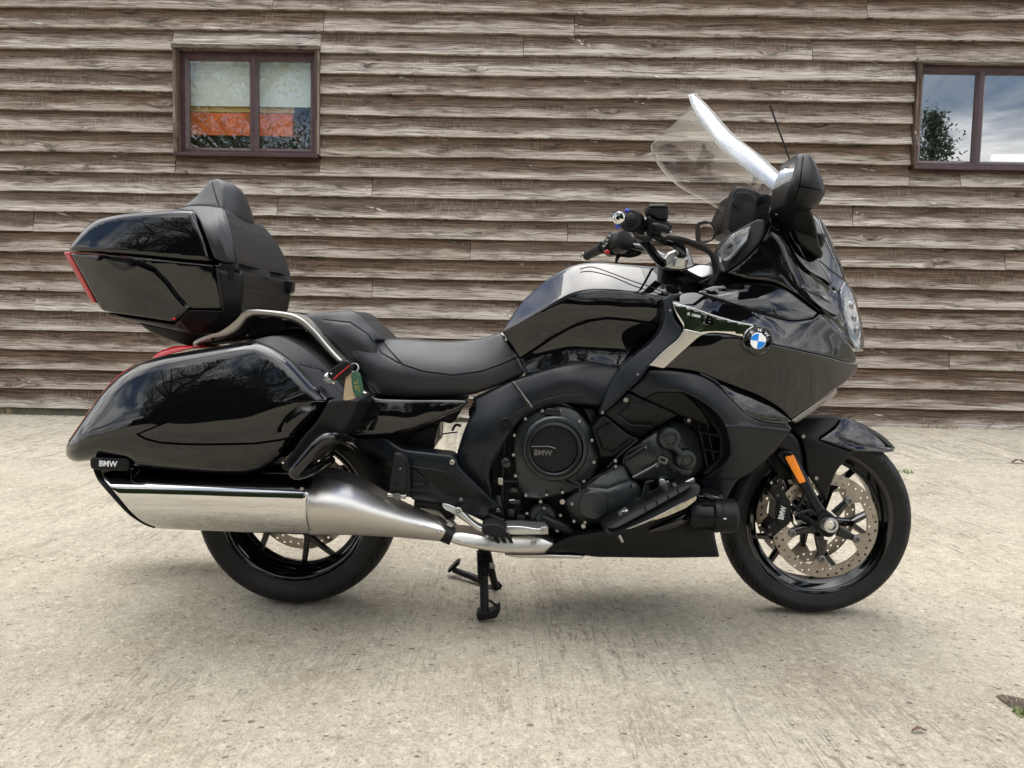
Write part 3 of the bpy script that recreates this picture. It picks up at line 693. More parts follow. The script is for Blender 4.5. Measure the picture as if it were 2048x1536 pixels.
def rounded(pts, rc):
    n = len(pts); out = []
    for i in range(n):
        p0, p1, p2 = (np.array(pts[(i+j) % n][:2], float) for j in (-1, 0, 1))
        r = pts[i][2] if len(pts[i]) > 2 else rc
        la, lb = np.linalg.norm(p0-p1), np.linalg.norm(p2-p1)
        k = min(r, 0.48*la, 0.48*lb)
        if k < 0.3: out.append(p1); continue
        a = p1 + (p0-p1)/la*k; b = p1 + (p2-p1)/lb*k
        for t in (0, .25, .5, .75, 1): out.append((1-t)**2*a + 2*t*(1-t)*p1 + t*t*b)
    return out
def resample(pts, s, closed=True):
    P = [np.array(p, float) for p in pts]; 
    if closed: P.append(P[0])
    out = []
    for a, b in zip(P[:-1], P[1:]):
        L = np.linalg.norm(b-a)
        if L < 1e-6: continue
        n = max(1, int(round(L/s)))
        for k in range(n): out.append(a + (b-a)*k/n)
    if not closed: out.append(P[-1])
    # drop points that crowd each other
    res = [out[0]]
    for p in out[1:]:
        if np.linalg.norm(p - res[-1]) > s*0.30: res.append(p)
    if closed and np.linalg.norm(res[-1] - res[0]) < s*0.30: res.pop()
    return np.array(res)
def field(d):
    if callable(d): return d
    if isinstance(d, (int, float)): return lambda P: np.full(len(P), float(d))
    C = np.array(d, float); X, z = C[:, :2]/100.0, C[:, 2]; n = len(C)
    if n == 3:
        co = np.linalg.solve(np.c_[X, np.ones(3)], z); return lambda P: np.c_[P/100.0, np.ones(len(P))]@co
    def phi(r): return r**3
    K = phi(np.linalg.norm(X[:, None]-X[None], axis=2)) + 0.03*np.eye(n); T = np.c_[X, np.ones(n)]
    A = np.block([[K, T], [T.T, np.zeros((3, 3))]]); co = np.linalg.lstsq(A, np.r_[z, 0, 0, 0], rcond=None)[0]
    def f(P):
        Q = P/100.0; return phi(np.linalg.norm(Q[:, None]-X[None], axis=2))@co[:n] + np.c_[Q, np.ones(len(Q))]@co[n:]
    return f
def triangulate(outer, holes, extra, chains=()):
    vs = [tuple(p) for p in outer]; es = [(i, (i+1) % len(outer)) for i in range(len(outer))]
    for h in holes:
        o = len(vs); vs += [tuple(p) for p in h]; es += [(o+i, o+(i+1) % len(h)) for i in range(len(h))]
    nb = len(vs)
    vs += [tuple(p) for p in extra]
    es += [(nb + i, nb + j) for i, j in chains]
    r = delaunay_2d_cdt([Vector(v) for v in vs], es, [], 0, 1e-6)
    V, F, OV = r[0], r[2], r[3]
    # map back so that constraint vertices keep their index
    idx = {}
    for k, orig in enumerate(OV):
        if len(orig): idx[k] = min(orig)
        else: idx[k] = len(vs); vs.append(tuple(V[k]))
    P = np.array([V[i] for f in F for i in f]).reshape(len(F), 3, 2).mean(1)
    keep = inpoly(P, outer)
    for h in holes: keep &= ~inpoly(P, h)
    T = [tuple(idx[i] for i in f) for f, k in zip(F, keep) if k]
    return vs, T, nb
def shell(name, mat, pts, d, r=6, rd=None, back=0.03, rc=12, step=9, seams=(), holes=(), parent=bike, mirror=False, sym=False, bs=None, smooth=40, absback=None):
    """a moulded panel: outline pts in photo pixels, lying at depth field d (metres from the centre plane),
    edges rounded over r px with depth rd (m), `back` metres thick; sym=True closes it with its mirror image into one body"""
    rd = (r*0.00158) if rd is None else rd
    bs = bs or max(2.2, min(step*0.55, 5))
    outer = resample(rounded(pts, rc), bs)
    area = 0.5*np.sum(outer[:, 0]*np.roll(outer[:, 1], -1) - outer[:, 1]*np.roll(outer[:, 0], -1))
    if area < 0: outer = outer[::-1].copy()
    hls = [resample(rounded(h, 3), bs) for h in holes]
    tg = np.roll(outer, -1, 0) - np.roll(outer, 1, 0); tg /= np.linalg.norm(tg, axis=1)[:, None] + 1e-9
    nrm = np.c_[-tg[:, 1], tg[:, 0]]
    if not inpoly(outer[:1] + nrm[:1]*0.5, outer)[0]: nrm = -nrm
    ex = []
    fr = (0.06, 0.22, 0.5, 1.0) if r < 14 else (0.03, 0.1, 0.22, 0.42, 0.7, 1.0)
    chains = []; cnt = 0
    if r >= 1.0:
        for t in fr:
            q = outer + nrm*r*t
            ok = inpoly(q, outer) & (pdist(q, outer) > r*t*0.93)
            for h in hls: ok &= ~inpoly(q, h)
            # thin out points that crowd on the inside of a bend
            last = None
            for i in range(len(q)):
                if not ok[i]: continue
                if last is not None and np.hypot(*(q[i]-q[last])) < bs*0.35: ok[i] = False
                else: last = i
            idl = [i for i in range(len(q)) if ok[i]]
            for k_ in range(len(idl)-1):
                if idl[k_+1] - idl[k_] <= 2: chains.append((cnt + k_, cnt + k_ + 1))
            if len(idl) > 2 and idl[0] + len(q) - idl[-1] <= 2: chains.append((cnt + len(idl) - 1, cnt))
            cnt += len(idl); ex.append(q[ok])
    for pl, w, g in seams:
        sp = resample(pl, max(3.0, w), False); tt = np.gradient(sp, axis=0); tt /= np.linalg.norm(tt, axis=1)[:, None] + 1e-9
        nn = np.c_[-tt[:, 1], tt[:, 0]]
        for k in (-1, -.5, 0, .5, 1):
            q = sp + nn*w*k; ok = inpoly(q, outer) & (pdist(q, outer) > 1.0); ex.append(q[ok])
            ids = np.cumsum(ok) - 1 + cnt
            chains += [(int(ids[i]), int(ids[i+1])) for i in range(len(ok)-1) if ok[i] and ok[i+1]]
            cnt += int(ok.sum())
    x0, y0 = outer.min(0); x1, y1 = outer.max(0)
    gx = np.arange(x0, x1, step); gy = np.arange(y0, y1, step*0.87)
    G = np.array([(x + (0.5*step if j % 2 else 0), y) for j, y in enumerate(gy) for x in gx]) if len(gx) and len(gy) else np.zeros((0, 2))
    if len(G):
        ok = inpoly(G, outer); ok[ok] &= pdist(G[ok], outer) > max(r*1.0, 1) + step*0.35
        for pl, w, g in seams: ok[ok] &= pdist(G[ok], pl, False) > w + step*0.3
        for h in hls: ok &= ~inpoly(G, h); ok[ok] &= pdist(G[ok], h) > step*0.4
        ex.append(G[ok])
    ex = np.concatenate(ex) if ex else np.zeros((0, 2))
    vs, T, nb = triangulate(outer, hls, ex, chains)
    P = np.array(vs, float); dist = pdist(P, outer); 
    for h in hls: dist = np.minimum(dist, pdist(P, h))
    dist[:nb] = 0
    D = field(d)(P)
    if r >= 1.0:
        t = np.clip(dist/r, 0, 1); D = D - rd*(1 - np.sqrt(np.clip(1 - (1-t)**2, 0, 1)))
    for pl, w, g in seams:
        ds = pdist(P, pl, False)/w; D = D - g*np.clip(1 - ds, 0, 1)**0.8
    if sym: D = np.maximum(D, 0.002)
    front = [UP(p[0], p[1], dd) for p, dd in zip(P, D)]
    n = len(front); V = list(front); F = [tuple(t) for t in T]
    loops = [list(range(len(outer)))]; o0 = len(outer)
    for h in hls: loops.append(list(range(o0, o0 + len(h)))); o0 += len(h)
    if sym:
        V += [Vector((v.x, -v.y, v.z)) for v in front]; F += [(a+n, c+n, b+n) for a, b, c in T]
        for lp in loops:
            for i in range(len(lp)): a, b = lp[i], lp[(i+1) % len(lp)]; F.append((a, b, b+n, a+n))
    else:
        bk = absback if absback is not None else (float(np.min(D)) - back)
        m = len(V); mp = {}
        used = [i for lp in loops for i in lp]
        for i in used: mp[i] = len(V); V.append(Vector((front[i].x, -min(bk, D[i]-0.001), front[i].z)))
        for lp in loops:
            for i in range(len(lp)): a, b = lp[i], lp[(i+1) % len(lp)]; F.append((a, b, mp[b], mp[a]))
        if not hls: F.append(tuple(mp[i] for i in reversed(loops[0])))
    return M(name, V, F, mat, parent, smooth, mirror)
def frame_from(axis):
    a = Vector(axis).normalized(); b = a.orthogonal().normalized() if abs(a.y) < 0.9 else Vector((1, 0, 0)); b = (b - a*b.dot(a)).normalized(); return a, b, a.cross(b)
def lathe(name, mat, c, axis, prof, n=24, parent=bike, mirror=False, smooth=35, closed=False, caps=True, uvs=False):
    """prof: list of (radius, distance along axis) from point c"""
    a, b, e = frame_from(axis); c = Vector(c); V, F, uv = [], [], []
    k = len(prof); nn = n + 1 if uvs else n
    for i in range(nn):
        th = 2*pi*i/n
        for j, (r, t) in enumerate(prof):
            V.append(c + a*t + (b*cos(th) + e*sin(th))*r); uv.append((i/n, j/(k-1)))
    for i in range(n):
        i2 = i + 1 if uvs else (i+1) % n
        for j in range(k - 1):
            F.append((i*k+j, i2*k+j, i2*k+j+1, i*k+j+1))
        if closed: F.append((i*k+k-1, i2*k+k-1, i2*k, i*k))
    if not closed and caps:
        if prof[0][0] > 1e-5: F.append(tuple(i*k for i in range(nn))[::-1])
        if prof[-1][0] > 1e-5: F.append(tuple(i*k+k-1 for i in range(nn)))
    return M(name, V, F, mat, parent, smooth, mirror, uv=uv if uvs else None, fix=not uvs)
NEAR = (0, -1, 0)
def disc(name, mat, px, py, d, r, h, parent=bike, bev=0.0012, n=24, mirror=False, extra=None):
    """round boss facing the near side, front face at depth d"""
    c = UP(px, py, d)
    prof = [(r, -h), (r, -bev), (r - bev, 0)] + (extra or []) + [(0.0, extra[-1][1] if extra else 0.0)]
    return lathe(name, mat, c, NEAR, prof, n, parent, mirror)
_bolt = {}
def bolt(px, py, d, r=0.0045, mat=None, parent=bike, name='bolt', h=0.006, mirror=False):
    mat = mat or BOLTM; key = (round(r, 4), mat.name)
    if key not in _bolt:
        V, F = [], []; n = 12; sr = r*0.5
        prof = [(r, -h), (r, -0.001), (r*0.85, 0), (sr, 0), (sr*0.95, -r*0.6), (0.0001, -r*0.6)]
        for i in range(n):
            th = 2*pi*i/n
            for (q, t) in prof: V.append((cos(th)*q, -t, sin(th)*q))
        k = len(prof)
        for i in range(n):
            for j in range(k-1): F.append((i*k+j, ((i+1) % n)*k+j, ((i+1) % n)*k+j+1, i*k+j+1))
        o = mesh(name, V, F, mat, None, 30); _bolt[key] = o.data; bpy.data.objects.remove(o)
    o = bpy.data.objects.new(name, _bolt[key]); o.location = UP(px, py, d); link(o, parent)
    return o
def catmull(pts, n=6):
    P = [Vector(p) for p in pts]; out = []
    for i in range(len(P) - 1):
        a = P[max(i-1, 0)]; b = P[i]; c = P[i+1]; d = P[min(i+2, len(P)-1)]
        for k in range(n):
            t = k/n; out.append(0.5*((2*b) + (c-a)*t + (2*a-5*b+4*c-d)*t*t + (3*b-a-3*c+d)*t**3))
    out.append(P[-1]); return out
def tube3(name, mat, pts, rad, parent=bike, n=12, smooth=6, mirror=False, flat=1.0):
    """tube through 3D points; rad is one radius or one per point"""
    k = len(pts); rr = [rad]*k if isinstance(rad, (int, float)) else list(rad)
    path = catmull(pts, smooth) if smooth > 1 else [Vector(p) for p in pts]
    rs = [q.x for q in catmull([(r, 0, 0) for r in rr], smooth)] if smooth > 1 else rr
    V, F = [], []; prev = None
    for i, p in enumerate(path):
        t = (path[min(i+1, len(path)-1)] - path[max(i-1, 0)]).normalized()
        if prev is None: b = t.orthogonal().normalized()
        else: b = (prev - t*prev.dot(t)).normalized()
        prev = b; e = t.cross(b)
        for j in range(n):
            th = 2*pi*j/n; o = (b*cos(th) + e*sin(th))*rs[i]
            o.y *= flat; V.append(p + o)
    for i in range(len(path)-1):
        for j in range(n): F.append((i*n+j, i*n+(j+1) % n, (i+1)*n+(j+1) % n, (i+1)*n+j))
    F.append(tuple(range(n))[::-1]); F.append(tuple((len(path)-1)*n+j for j in range(n)))
    return M(name, V, F, mat, parent, 50, mirror)
def tube(name, mat, pts, rad, **k): return tube3(name, mat, [UP(*p) for p in pts], rad, **k)
def box3(name, mat, c, sx, sy, sz, rot=None, bev=0.002, parent=bike, mirror=False):
    import bmesh
    bm = bmesh.new(); bmesh.ops.create_cube(bm, size=1.0)
    for v in bm.verts: v.co = Vector((v.co.x*sx, v.co.y*sy, v.co.z*sz))
    bmesh.ops.bevel(bm, geom=list(bm.edges), offset=bev, segments=2, affect='EDGES')
    R_ = rot or Matrix.Identity(3); c = Vector(c)
    bm.verts.ensure_lookup_table()
    V = [R_ @ v.co + c for v in bm.verts]; F = [tuple(v.index for v in f.verts) for f in bm.faces]; bm.free()
    return M(name, V, F, mat, parent, 35, mirror)
def rotY(a): return Matrix.Rotation(a, 3, 'Y')
def sweep(name, mat, path, prof, parent=bike, mirror=False, smooth=40, closed=True):
    pass
def text(s, px, py, d, size, mat, parent, ang=0.0, tilt=0.0, bold=0.0, name='lettering', ext=0.0006, sx=1.0, yaw=0.0):
    cu = bpy.data.curves.new(name, 'FONT'); cu.body = s; cu.size = size; cu.align_x = 'CENTER'; cu.align_y = 'CENTER'
    cu.extrude = ext; cu.offset = bold; cu.resolution_u = 3
    tmp = bpy.data.objects.new(name, cu); COL.objects.link(tmp)
    dg = bpy.context.evaluated_depsgraph_get(); me = bpy.data.meshes.new_from_object(tmp.evaluated_get(dg))
    bpy.data.objects.remove(tmp)
    # letters stand in the x-z plane facing the near side
    Rm = Matrix.Rotation(yaw, 4, 'Z') @ Matrix.Rotation(-ang, 4, 'Y') @ Matrix.Rotation(pi/2 + tilt, 4, 'X') @ Matrix.Diagonal((sx, 1, 1, 1))
    me.transform(Rm); me.materials.clear(); me.materials.append(mat)
    o = bpy.data.objects.new(name, me); o.location = UP(px, py, d); return link(o, parent)
def plate(name, mat, outer, holes, y0, y1, parent, c=(0, 0, 0), extra=(), smooth=30, rot=None):
    """flat plate in the local x-z plane, outline in metres, between y0 (near face) and y1"""
    o_ = np.array(outer, float); h_ = [np.array(h, float) for h in holes]
    vs, T, nb = triangulate(o_*100, [h*100 for h in h_], np.array(extra, float).reshape(-1, 2)*100)
    P = np.array(vs)/100; V, F = [], []; n = len(P)
    V = [Vector((p[0], y0, p[1])) for p in P] + [Vector((p[0], y1, p[1])) for p in P]
    F = [tuple(t) for t in T] + [(a+n, c_+n, b+n) for a, b, c_ in T]
    s = 0
    for lp in [o_] + h_:
        m_ = len(lp)
        for i in range(m_): a, b = s+i, s+(i+1) % m_; F.append((a, b, b+n, a+n))
        s += m_
    c = Vector(c); V = [(rot @ v if rot else v) + c for v in V]
    return M(name, V, F, mat, parent, smooth)
def circ(cx, cz, r, n=12, ph=0.0): return [(cx + r*cos(2*pi*i/n + ph), cz + r*sin(2*pi*i/n + ph)) for i in range(n)]

# ------------------------------------------------------------------ wheels
def tyre_mat(name, groove_n, slant):
    m = bpy.data.materials.new(name); m.use_nodes = True; t = NT(m.node_tree); b = t.n['Principled BSDF']
    u, v, _ = t.sep(t.new('ShaderNodeUVMap').outputs[0])[:3]
    vc = t.math('ABSOLUTE', t.math('SUBTRACT', v, 0.5))
    f = t.math('FRACT', t.math('ADD', t.math('MULTIPLY', u, groove_n), t.math('MULTIPLY', vc, slant)))
    g = t.math('MULTIPLY', t.math('LESS_THAN', f, 0.07), t.math('MULTIPLY', t.math('LESS_THAN', vc, 0.335), t.math('GREATER_THAN', vc, 0.06)))
    f2 = t.math('FRACT', t.math('ADD', t.math('MULTIPLY', u, groove_n), t.math('ADD', t.math('MULTIPLY', vc, slant*0.8), 0.45)))
    g2 = t.math('MULTIPLY', t.math('LESS_THAN', f2, 0.05), t.math('MULTIPLY', t.math('LESS_THAN', vc, 0.26), t.math('GREATER_THAN', vc, 0.02)))
    g = t.math('MAXIMUM', g, g2)
    oc = t.new('ShaderNodeTexCoord').outputs['Object']; nz = t.noise(oc, 14, 5, 0.7); fn = t.noise(oc, 420, 2)
    c = t.mix(t.mapr(nz, 0.4, 0.7), (0.0075, 0.0078, 0.0082, 1), (0.014, 0.0138, 0.0135, 1)); c = t.mix(g, c, (0.0008, 0.0008, 0.0008, 1))
    t.set(b, 'Specular IOR Level', t.math('MULTIPLY_ADD', g, -0.18, 0.26)); t.set(b, 'Base Color', c); t.set(b, 'Roughness', t.mapr(vc, 0.335, 0.365, 0.60, 0.46))
    ribs = t.math('MULTIPLY', t.math('LESS_THAN', t.math('ABSOLUTE', t.math('SUBTRACT', vc, 0.352)), 0.007), 1.6)
    ring2 = t.math('MULTIPLY', t.math('LESS_THAN', t.math('ABSOLUTE', t.math('SUBTRACT', vc, 0.475)), 0.006), 0.8)
    # raised sidewall characters read as a broken band
    blk = t.math('MULTIPLY', t.math('GREATER_THAN', t.noise(t.comb(t.math('MULTIPLY', u, 420), t.math('MULTIPLY', vc, 60)), 1.0, 1), 0.52), t.math('LESS_THAN', t.math('ABSOLUTE', t.math('SUBTRACT', vc, 0.425)), 0.016))
    blk = t.math('MULTIPLY', blk, t.math('GREATER_THAN', t.noise(t.comb(t.math('MULTIPLY', u, 9), 0.0), 1.0, 1), 0.5))
    h = t.math('ADD', t.math('ADD', t.math('MULTIPLY', fn, 0.15), t.math('ADD', ribs, ring2)), t.math('SUBTRACT', t.math('MULTIPLY', blk, 0.5), t.math('MULTIPLY', g, 2.2)))
    t.set(b, 'Normal', t.bump(h, 0.9, 0.0016)); return m
def tyre_prof(R, w, rimR, side):
    """cross section, near bead -> tread -> far bead: (radius, along axis)"""
    h = w/2; rs = [(rimR - 0.004, h*0.72), (rimR + 0.006, h*0.80), (rimR + 0.018, h*0.88), (rimR + 0.035, h*0.965)]
    top = []
    for k in range(0, 11):
        a = radians(6 + 84*k/10)     # tread crown, rounder than the sidewall
        top.append((R - side*(1 - sin(a)), h*cos(a)))
    half = rs + top
    full = [(r, t) for r, t in half] + [(r, -t) for r, t in reversed(half[:-1])]
    return full
def arc_pts(c, r, a0, a1, n): return [(c[0] + r*cos(a0 + (a1-a0)*i/n), c[1] + r*sin(a0 + (a1-a0)*i/n)) for i in range(n+1)]
def wheel(px, py, R, w, rimR, nsp, sp_ang, tyre_m, label):
    c = UP(px, py, 0); c.z = R + 0.003
    wh = empty('wheel', tuple(c), parent=bike); wh['label'] = label
    c0 = Vector((0, 0, 0))
    lathe('tyre', tyre_m, c0, NEAR, tyre_prof(R, w, rimR, (R - rimR)*0.50), 96, wh, uvs=True, closed=False, caps=False)
    h = w/2*0.78
    rim = [(rimR - 0.002, h), (rimR + 0.007, h + 0.002), (rimR + 0.008, h - 0.003), (rimR - 0.004, h - 0.010), (rimR - 0.012, h - 0.022), (rimR - 0.022, h*0.45), (rimR - 0.024, 0),
           (rimR - 0.022, -h*0.45), (rimR - 0.012, -h + 0.022), (rimR - 0.004, -h + 0.010), (rimR + 0.008, -h + 0.003), (rimR + 0.007, -h - 0.002), (rimR - 0.002, -h)]
    inner = [(rimR - 0.008, -h + 0.004), (rimR - 0.018, -h + 0.02), (rimR - 0.030, -h*0.4), (rimR - 0.031, 0), (rimR - 0.030, h*0.4), (rimR - 0.018, h - 0.02), (rimR - 0.008, h - 0.004)]
    lathe('rim', GLOSS, c0, NEAR, rim + inner, 96, wh, closed=True)
    return wh, c
TYF, TYR = tyre_mat('front_tyre_rubber', 24, 3.2), tyre_mat('rear_tyre_rubber', 22, -3.4)
def spoke(name, wh, p0, p1, w0, w1, y0, y1, t0=0.016, t1=0.012):
    """a cast spoke with a rounded section between two points of the wheel plane"""
    p0, p1 = Vector((p0[0], 0, p0[1])), Vector((p1[0], 0, p1[1])); d = (p1-p0).normalized(); s = Vector((-d.z, 0, d.x)); V, F = [], []
    for k, t in enumerate((0, 0.5, 1)):
        p = p0.lerp(p1, t); w = w0 + (w1-w0)*t; y = y0 + (y1-y0)*t; th = t0 + (t1-t0)*t
        for (a, b) in ((-1, 0.2), (-0.6, 1), (0.6, 1), (1, 0.2), (1, -0.6), (0.5, -1), (-0.5, -1), (-1, -0.6)): V.append(p + s*(a*w/2) + Vector((0, -(y + b*th), 0)))
    for k in range(2):
        for j in range(8): F.append((k*8+j, k*8+(j+1) % 8, (k+1)*8+(j+1) % 8, (k+1)*8+j))
    F += [tuple(range(8))[::-1], tuple(range(16, 24))]
    return M(name, V, F, GLOSS, wh, 45)
pol = lambda r, a: (r*cos(radians(a)), r*sin(radians(a)))
# front wheel
fwh, fc = wheel(1628, 1032, 0.2965, 0.118, 0.220, 5, 0, TYF, 'front wheel with twin drilled brake discs')
for k in range(5):
    a = -76 + 72*k
    spoke('spoke', fwh, pol(0.030, a), pol(0.120, a), 0.030, 0.024, 0.018, 0.012)
    for s in (-1, 1): spoke('spoke', fwh, pol(0.112, a + s*2), pol(0.199, a + s*14.5), 0.021, 0.016, 0.012, 0.004)
lathe('hub', GLOSS, (0, 0, 0), NEAR, [(0.030, -0.065), (0.042, -0.06), (0.046, -0.03), (0.040, 0), (0.046, 0.03), (0.042, 0.06), (0.030, 0.066)], 32, fwh)
def brake_disc(wh, y, R, rin, nl, ph, holes=True, mat=DISCM):
    """drilled floating disc with scalloped carrier lugs; y = distance of the near face towards the viewer"""
    outer = circ(0, 0, R, 96)
    inner = []
    for i in range(nl*16):
        a = 2*pi*i/(nl*16); k = ((degrees_(a) - ph) % (360/nl)); k = min(k, 360/nl - k)
        dip = max(0.0, 1 - (k/13.0)**2) if k < 13 else 0
        rr = rin - (rin - 0.092)*min(1, dip*1.15)*0.95 if R > 0.15 else rin - 0.022*min(1, dip*1.2)
        inner.append((rr*cos(a), rr*sin(a)))
    hs = [inner]
    if holes:
        n = 36
        for i in range(n):
            a = 2*pi*(i/n)
            for j, q in enumerate((0.25, 0.52, 0.78)):
                if (i + j) % 2 == (1 if j == 1 else 0) or j == 1 and i % 2 == 0: pass
                if (i*3 + j*2) % 4 < 2: hs.append(circ((rin + (R-rin)*q)*cos(a + j*0.05), (rin + (R-rin)*q)*sin(a + j*0.05), 0.0042, 8))
    o = plate('brake_disc', mat, outer, hs, -y, -y + 0.005, wh)
    return o
def degrees_(a): return a*180/pi
for y in (0.090, -0.066):
    dsc = brake_disc(fwh, y, 0.160, 0.127, 5, -22)
    for k in range(5):
        x_, z_ = pol(0.103, -22 + 72*k)
        if y > 0:
            lathe('carrier_bolt', DBOLT, (x_, -0.0, z_), NEAR, [(0.012, y - 0.004), (0.012, y + 0.004), (0.009, y + 0.006), (0.005, y + 0.006), (0.0045, y + 0.001), (0, y + 0.001)], 16, dsc)
    for k in range(5):
        a = -22 + 72*k
        spoke('disc_carrier', fwh, pol(0.045, a), pol(0.108, a), 0.030, 0.018, (y - 0.006) if y > 0 else y + 0.004, (y - 0.005) if y > 0 else y + 0.004, 0.005, 0.004)
lathe('sensor_ring', DBOLT, (0, 0, 0), NEAR, [(0.050, -0.062), (0.056, -0.062), (0.056, -0.060), (0.050, -0.060)], 40, fwh, closed=True)
# rear wheel
rwh, rc_ = wheel(601, 995, 0.3125, 0.184, 0.222, 5, 0, TYR, 'rear wheel behind the silencer')
for k in range(5):
    a = -80 + 72*k
    spoke('spoke', rwh, pol(0.035, a), pol(0.120, a + 5), 0.034, 0.024, 0.020, 0.010, 0.014, 0.010)
    for s in (-1, 1): spoke('spoke', rwh, pol(0.112, a + 5 + s*2), pol(0.200, a + 8 + s*15), 0.022, 0.016, 0.010, 0.0, 0.010, 0.009)
lathe('hub', GLOSS, (0, 0, 0), NEAR, [(0.03, -0.07), (0.06, -0.06), (0.06, 0.03), (0.045, 0.06), (0.03, 0.07)], 32, rwh)
brake_disc(rwh, -0.040, 0.160, 0.128, 5, 10)
lathe('final_drive', DARK, (0, 0, 0), (0, 1, 0), [(0.03, 0.05), (0.085, 0.06), (0.10, 0.08), (0.09, 0.14), (0.05, 0.16), (0.0, 0.16)], 32, rwh)
# ------------------------------------------------------------------ inner dark structure (what shows through the gaps)
lathe('swingarm', DARK, UP(700, 960, -0.10), (1, 0, 0.02), [(0.035, -0.22), (0.05, -0.1), (0.05, 0.12), (0.06, 0.25)], 16)
shell('rear_subframe', DARK, [(455, 690), (600, 660), (740, 790), (935, 800), (905, 850), (880, 840), (860, 905), (700, 905), (560, 880), (430, 720)], 0.10, r=4, absback=-0.10, step=40)
shell('shock_housing', DARK, [(820, 868), (872, 848), (868, 905), (815, 905)], 0.12, r=3, absback=-0.12, step=30)
shell('engine_block', DARK, [(935, 815), (1230, 800), (1440, 790), (1480, 900), (1420, 985), (1330, 1060), (1110, 1090), (1030, 1075), (985, 1010), (955, 930)], 0.12, r=8, absback=-0.12, step=40)
shell('fairing_inner', DARK, [(1180, 600), (1340, 560), (1560, 470), (1680, 640), (1690, 740), (1570, 835), (1520, 900), (1440, 930), (1240, 800)], 0.12, r=8, absback=-0.12, step=40)
shell('tank_inner', DARK, [(1020, 670), (1100, 600), (1380, 560), (1450, 640), (1420, 800), (1060, 760)], 0.13, r=6, absback=-0.13, step=40)
# silver strut seen through the gap under the seat
shell('frame_strut', SILV, [(878, 838), (886, 838), (884, 878), (876, 878)], 0.08, r=1.5, step=8)
tube('hose', RUBB, [(905, 860, .1), (912, 850, .12), (922, 852, .12)], 0.004)
tube('hose', RUBB, [(885, 868, .09), (915, 864, .09)], 0.0022)

# ------------------------------------------------------------------ exhaust
ex = empty('exhaust', parent=bike)
def sil_d(P):
    x, y = P[:, 0], P[:, 1]; a = 939 + (x - 200)*0.026; b = 1055 + np.maximum(x - 300, 0)*0.045; v = np.clip((y - a)/(b - a), 0, 1)
    return 0.362 + 0.068*(1 - np.abs(2*(v - 0.50))**3.2) - 0.004*(x - 400)/400
SIL_D = sil_d
def cone_d(P):
    x, y = P[:, 0], P[:, 1]; k = np.clip((x - 617)/270, 0, 1)
    a = np.interp(x, [610, 655, 705, 760, 808, 880, 900], [949, 952, 966, 993, 1014, 1040, 1050]); b = np.interp(x, [610, 700, 790, 882, 900], [1070, 1070, 1074, 1083, 1083])
    v = np.clip((y - a)/(b - a), 0, 1); top = 0.430 - 0.125*(k*k*(3 - 2*k)); w = 0.066 - 0.038*k
    return top - w*np.abs(2*(v - 0.55))**2.2
shell('silencer', CHROME, [(198, 938, 2), (420, 938), (626, 945, 2), (614, 1000), (614, 1040), (622, 1070, 2), (450, 1063), (312, 1057, 14), (282, 1045, 20), (258, 1026, 20), (228, 990, 20), (206, 962, 20)], SIL_D, r=5, rd=.010, absback=.25, step=6, parent=ex, rc=4)
shell('end_cap_band', MATTE, [(186, 938, 2), (199, 938, 2), (207, 962, 14), (229, 991, 20), (259, 1027, 20), (283, 1046, 20), (312, 1058, 6), (290, 1051, 20), (256, 1030, 20), (222, 992, 20), (194, 960, 20)], lambda P: sil_d(P) + 0.004, r=2, absback=.26, step=10, parent=ex, rc=4)
shell('end_cap', DARK, [(192, 942), (208, 964), (234, 994), (266, 1026), (300, 1042), (420, 1042), (420, 942)], .33, r=3, absback=.27, step=30, parent=ex)
shell('silencer_shield', GLOSS, [(262, 938, 3), (620, 950, 3), (620, 985, 3), (400, 973), (262, 966, 8)], lambda P: sil_d(P) + 0.003, r=2, absback=.33, step=7, parent=ex, rc=4)
bolt(603, 978, .437, .005, BOLTM, ex)
CONE_D = cone_d
shell('exhaust_cone', BRUSH, [(627, 949, 2), (655, 952, 12), (705, 966, 20), (760, 993, 20), (808, 1014, 20), (880, 1040, 6), (894, 1062, 6), (882, 1083, 6), (790, 1074), (700, 1070), (623, 1070, 2), (614, 1040), (611, 1010), (614, 975)], CONE_D, r=4, rd=.010, absback=.22, step=6, parent=ex, rc=6)
bolt(877, 1067, .312, .006, BOLTM, ex)
tube('joint_pipe', DARK, [(875, 1062, .27), (905, 1074, .27)], .024, parent=ex)
shell('exhaust_pipe_shield', BRUSH, [(892, 1080, 3), (899, 1066, 8), (918, 1062, 12), (945, 1066, 30), (985, 1073, 30), (1061, 1069, 30), (1085, 1074, 10), (1111, 1087, 6), (1088, 1107, 3), (1040, 1107, 30), (995, 1106, 30), (950, 1097, 30), (912, 1089, 20)],
      [(900, 1066, .26), (900, 1078, .28), (905, 1086, .265), (985, 1074, .25), (985, 1090, .285), (985, 1103, .26), (1080, 1074, .24), (1080, 1090, .275), (1080, 1106, .25)], r=4, rd=.012, absback=.17, step=6, parent=ex)
shell('pipe_underside', BRUSH, [(1004, 1109), (1090, 1109), (1175, 1112), (1160, 1117), (1030, 1115)], .23, r=2, absback=.12, step=12, parent=ex)
for i, x in enumerate((985, 998, 1011)):
    shell('shield_slot', DARK, [(x-2, 1067, 3), (x+5, 1066, 3), (x+13, 1078, 8), (x+16, 1088, 2), (x+8, 1085, 6)], .2845, r=1.5, rd=.001, back=.003, step=8, parent=ex)
bolt(1069, 1083, .285, .008, BOLTM, ex)
# far-side silencer mirrors the near one
for nm, mt in (('silencer', CHROME), ):
    shell(nm, mt, [(198, 938, 2), (626, 945, 2), (622, 1070, 2), (312, 1057, 14), (258, 1026, 20), (206, 962, 20)], -.25, r=5, absback=-.42, step=30, parent=ex, rc=4)

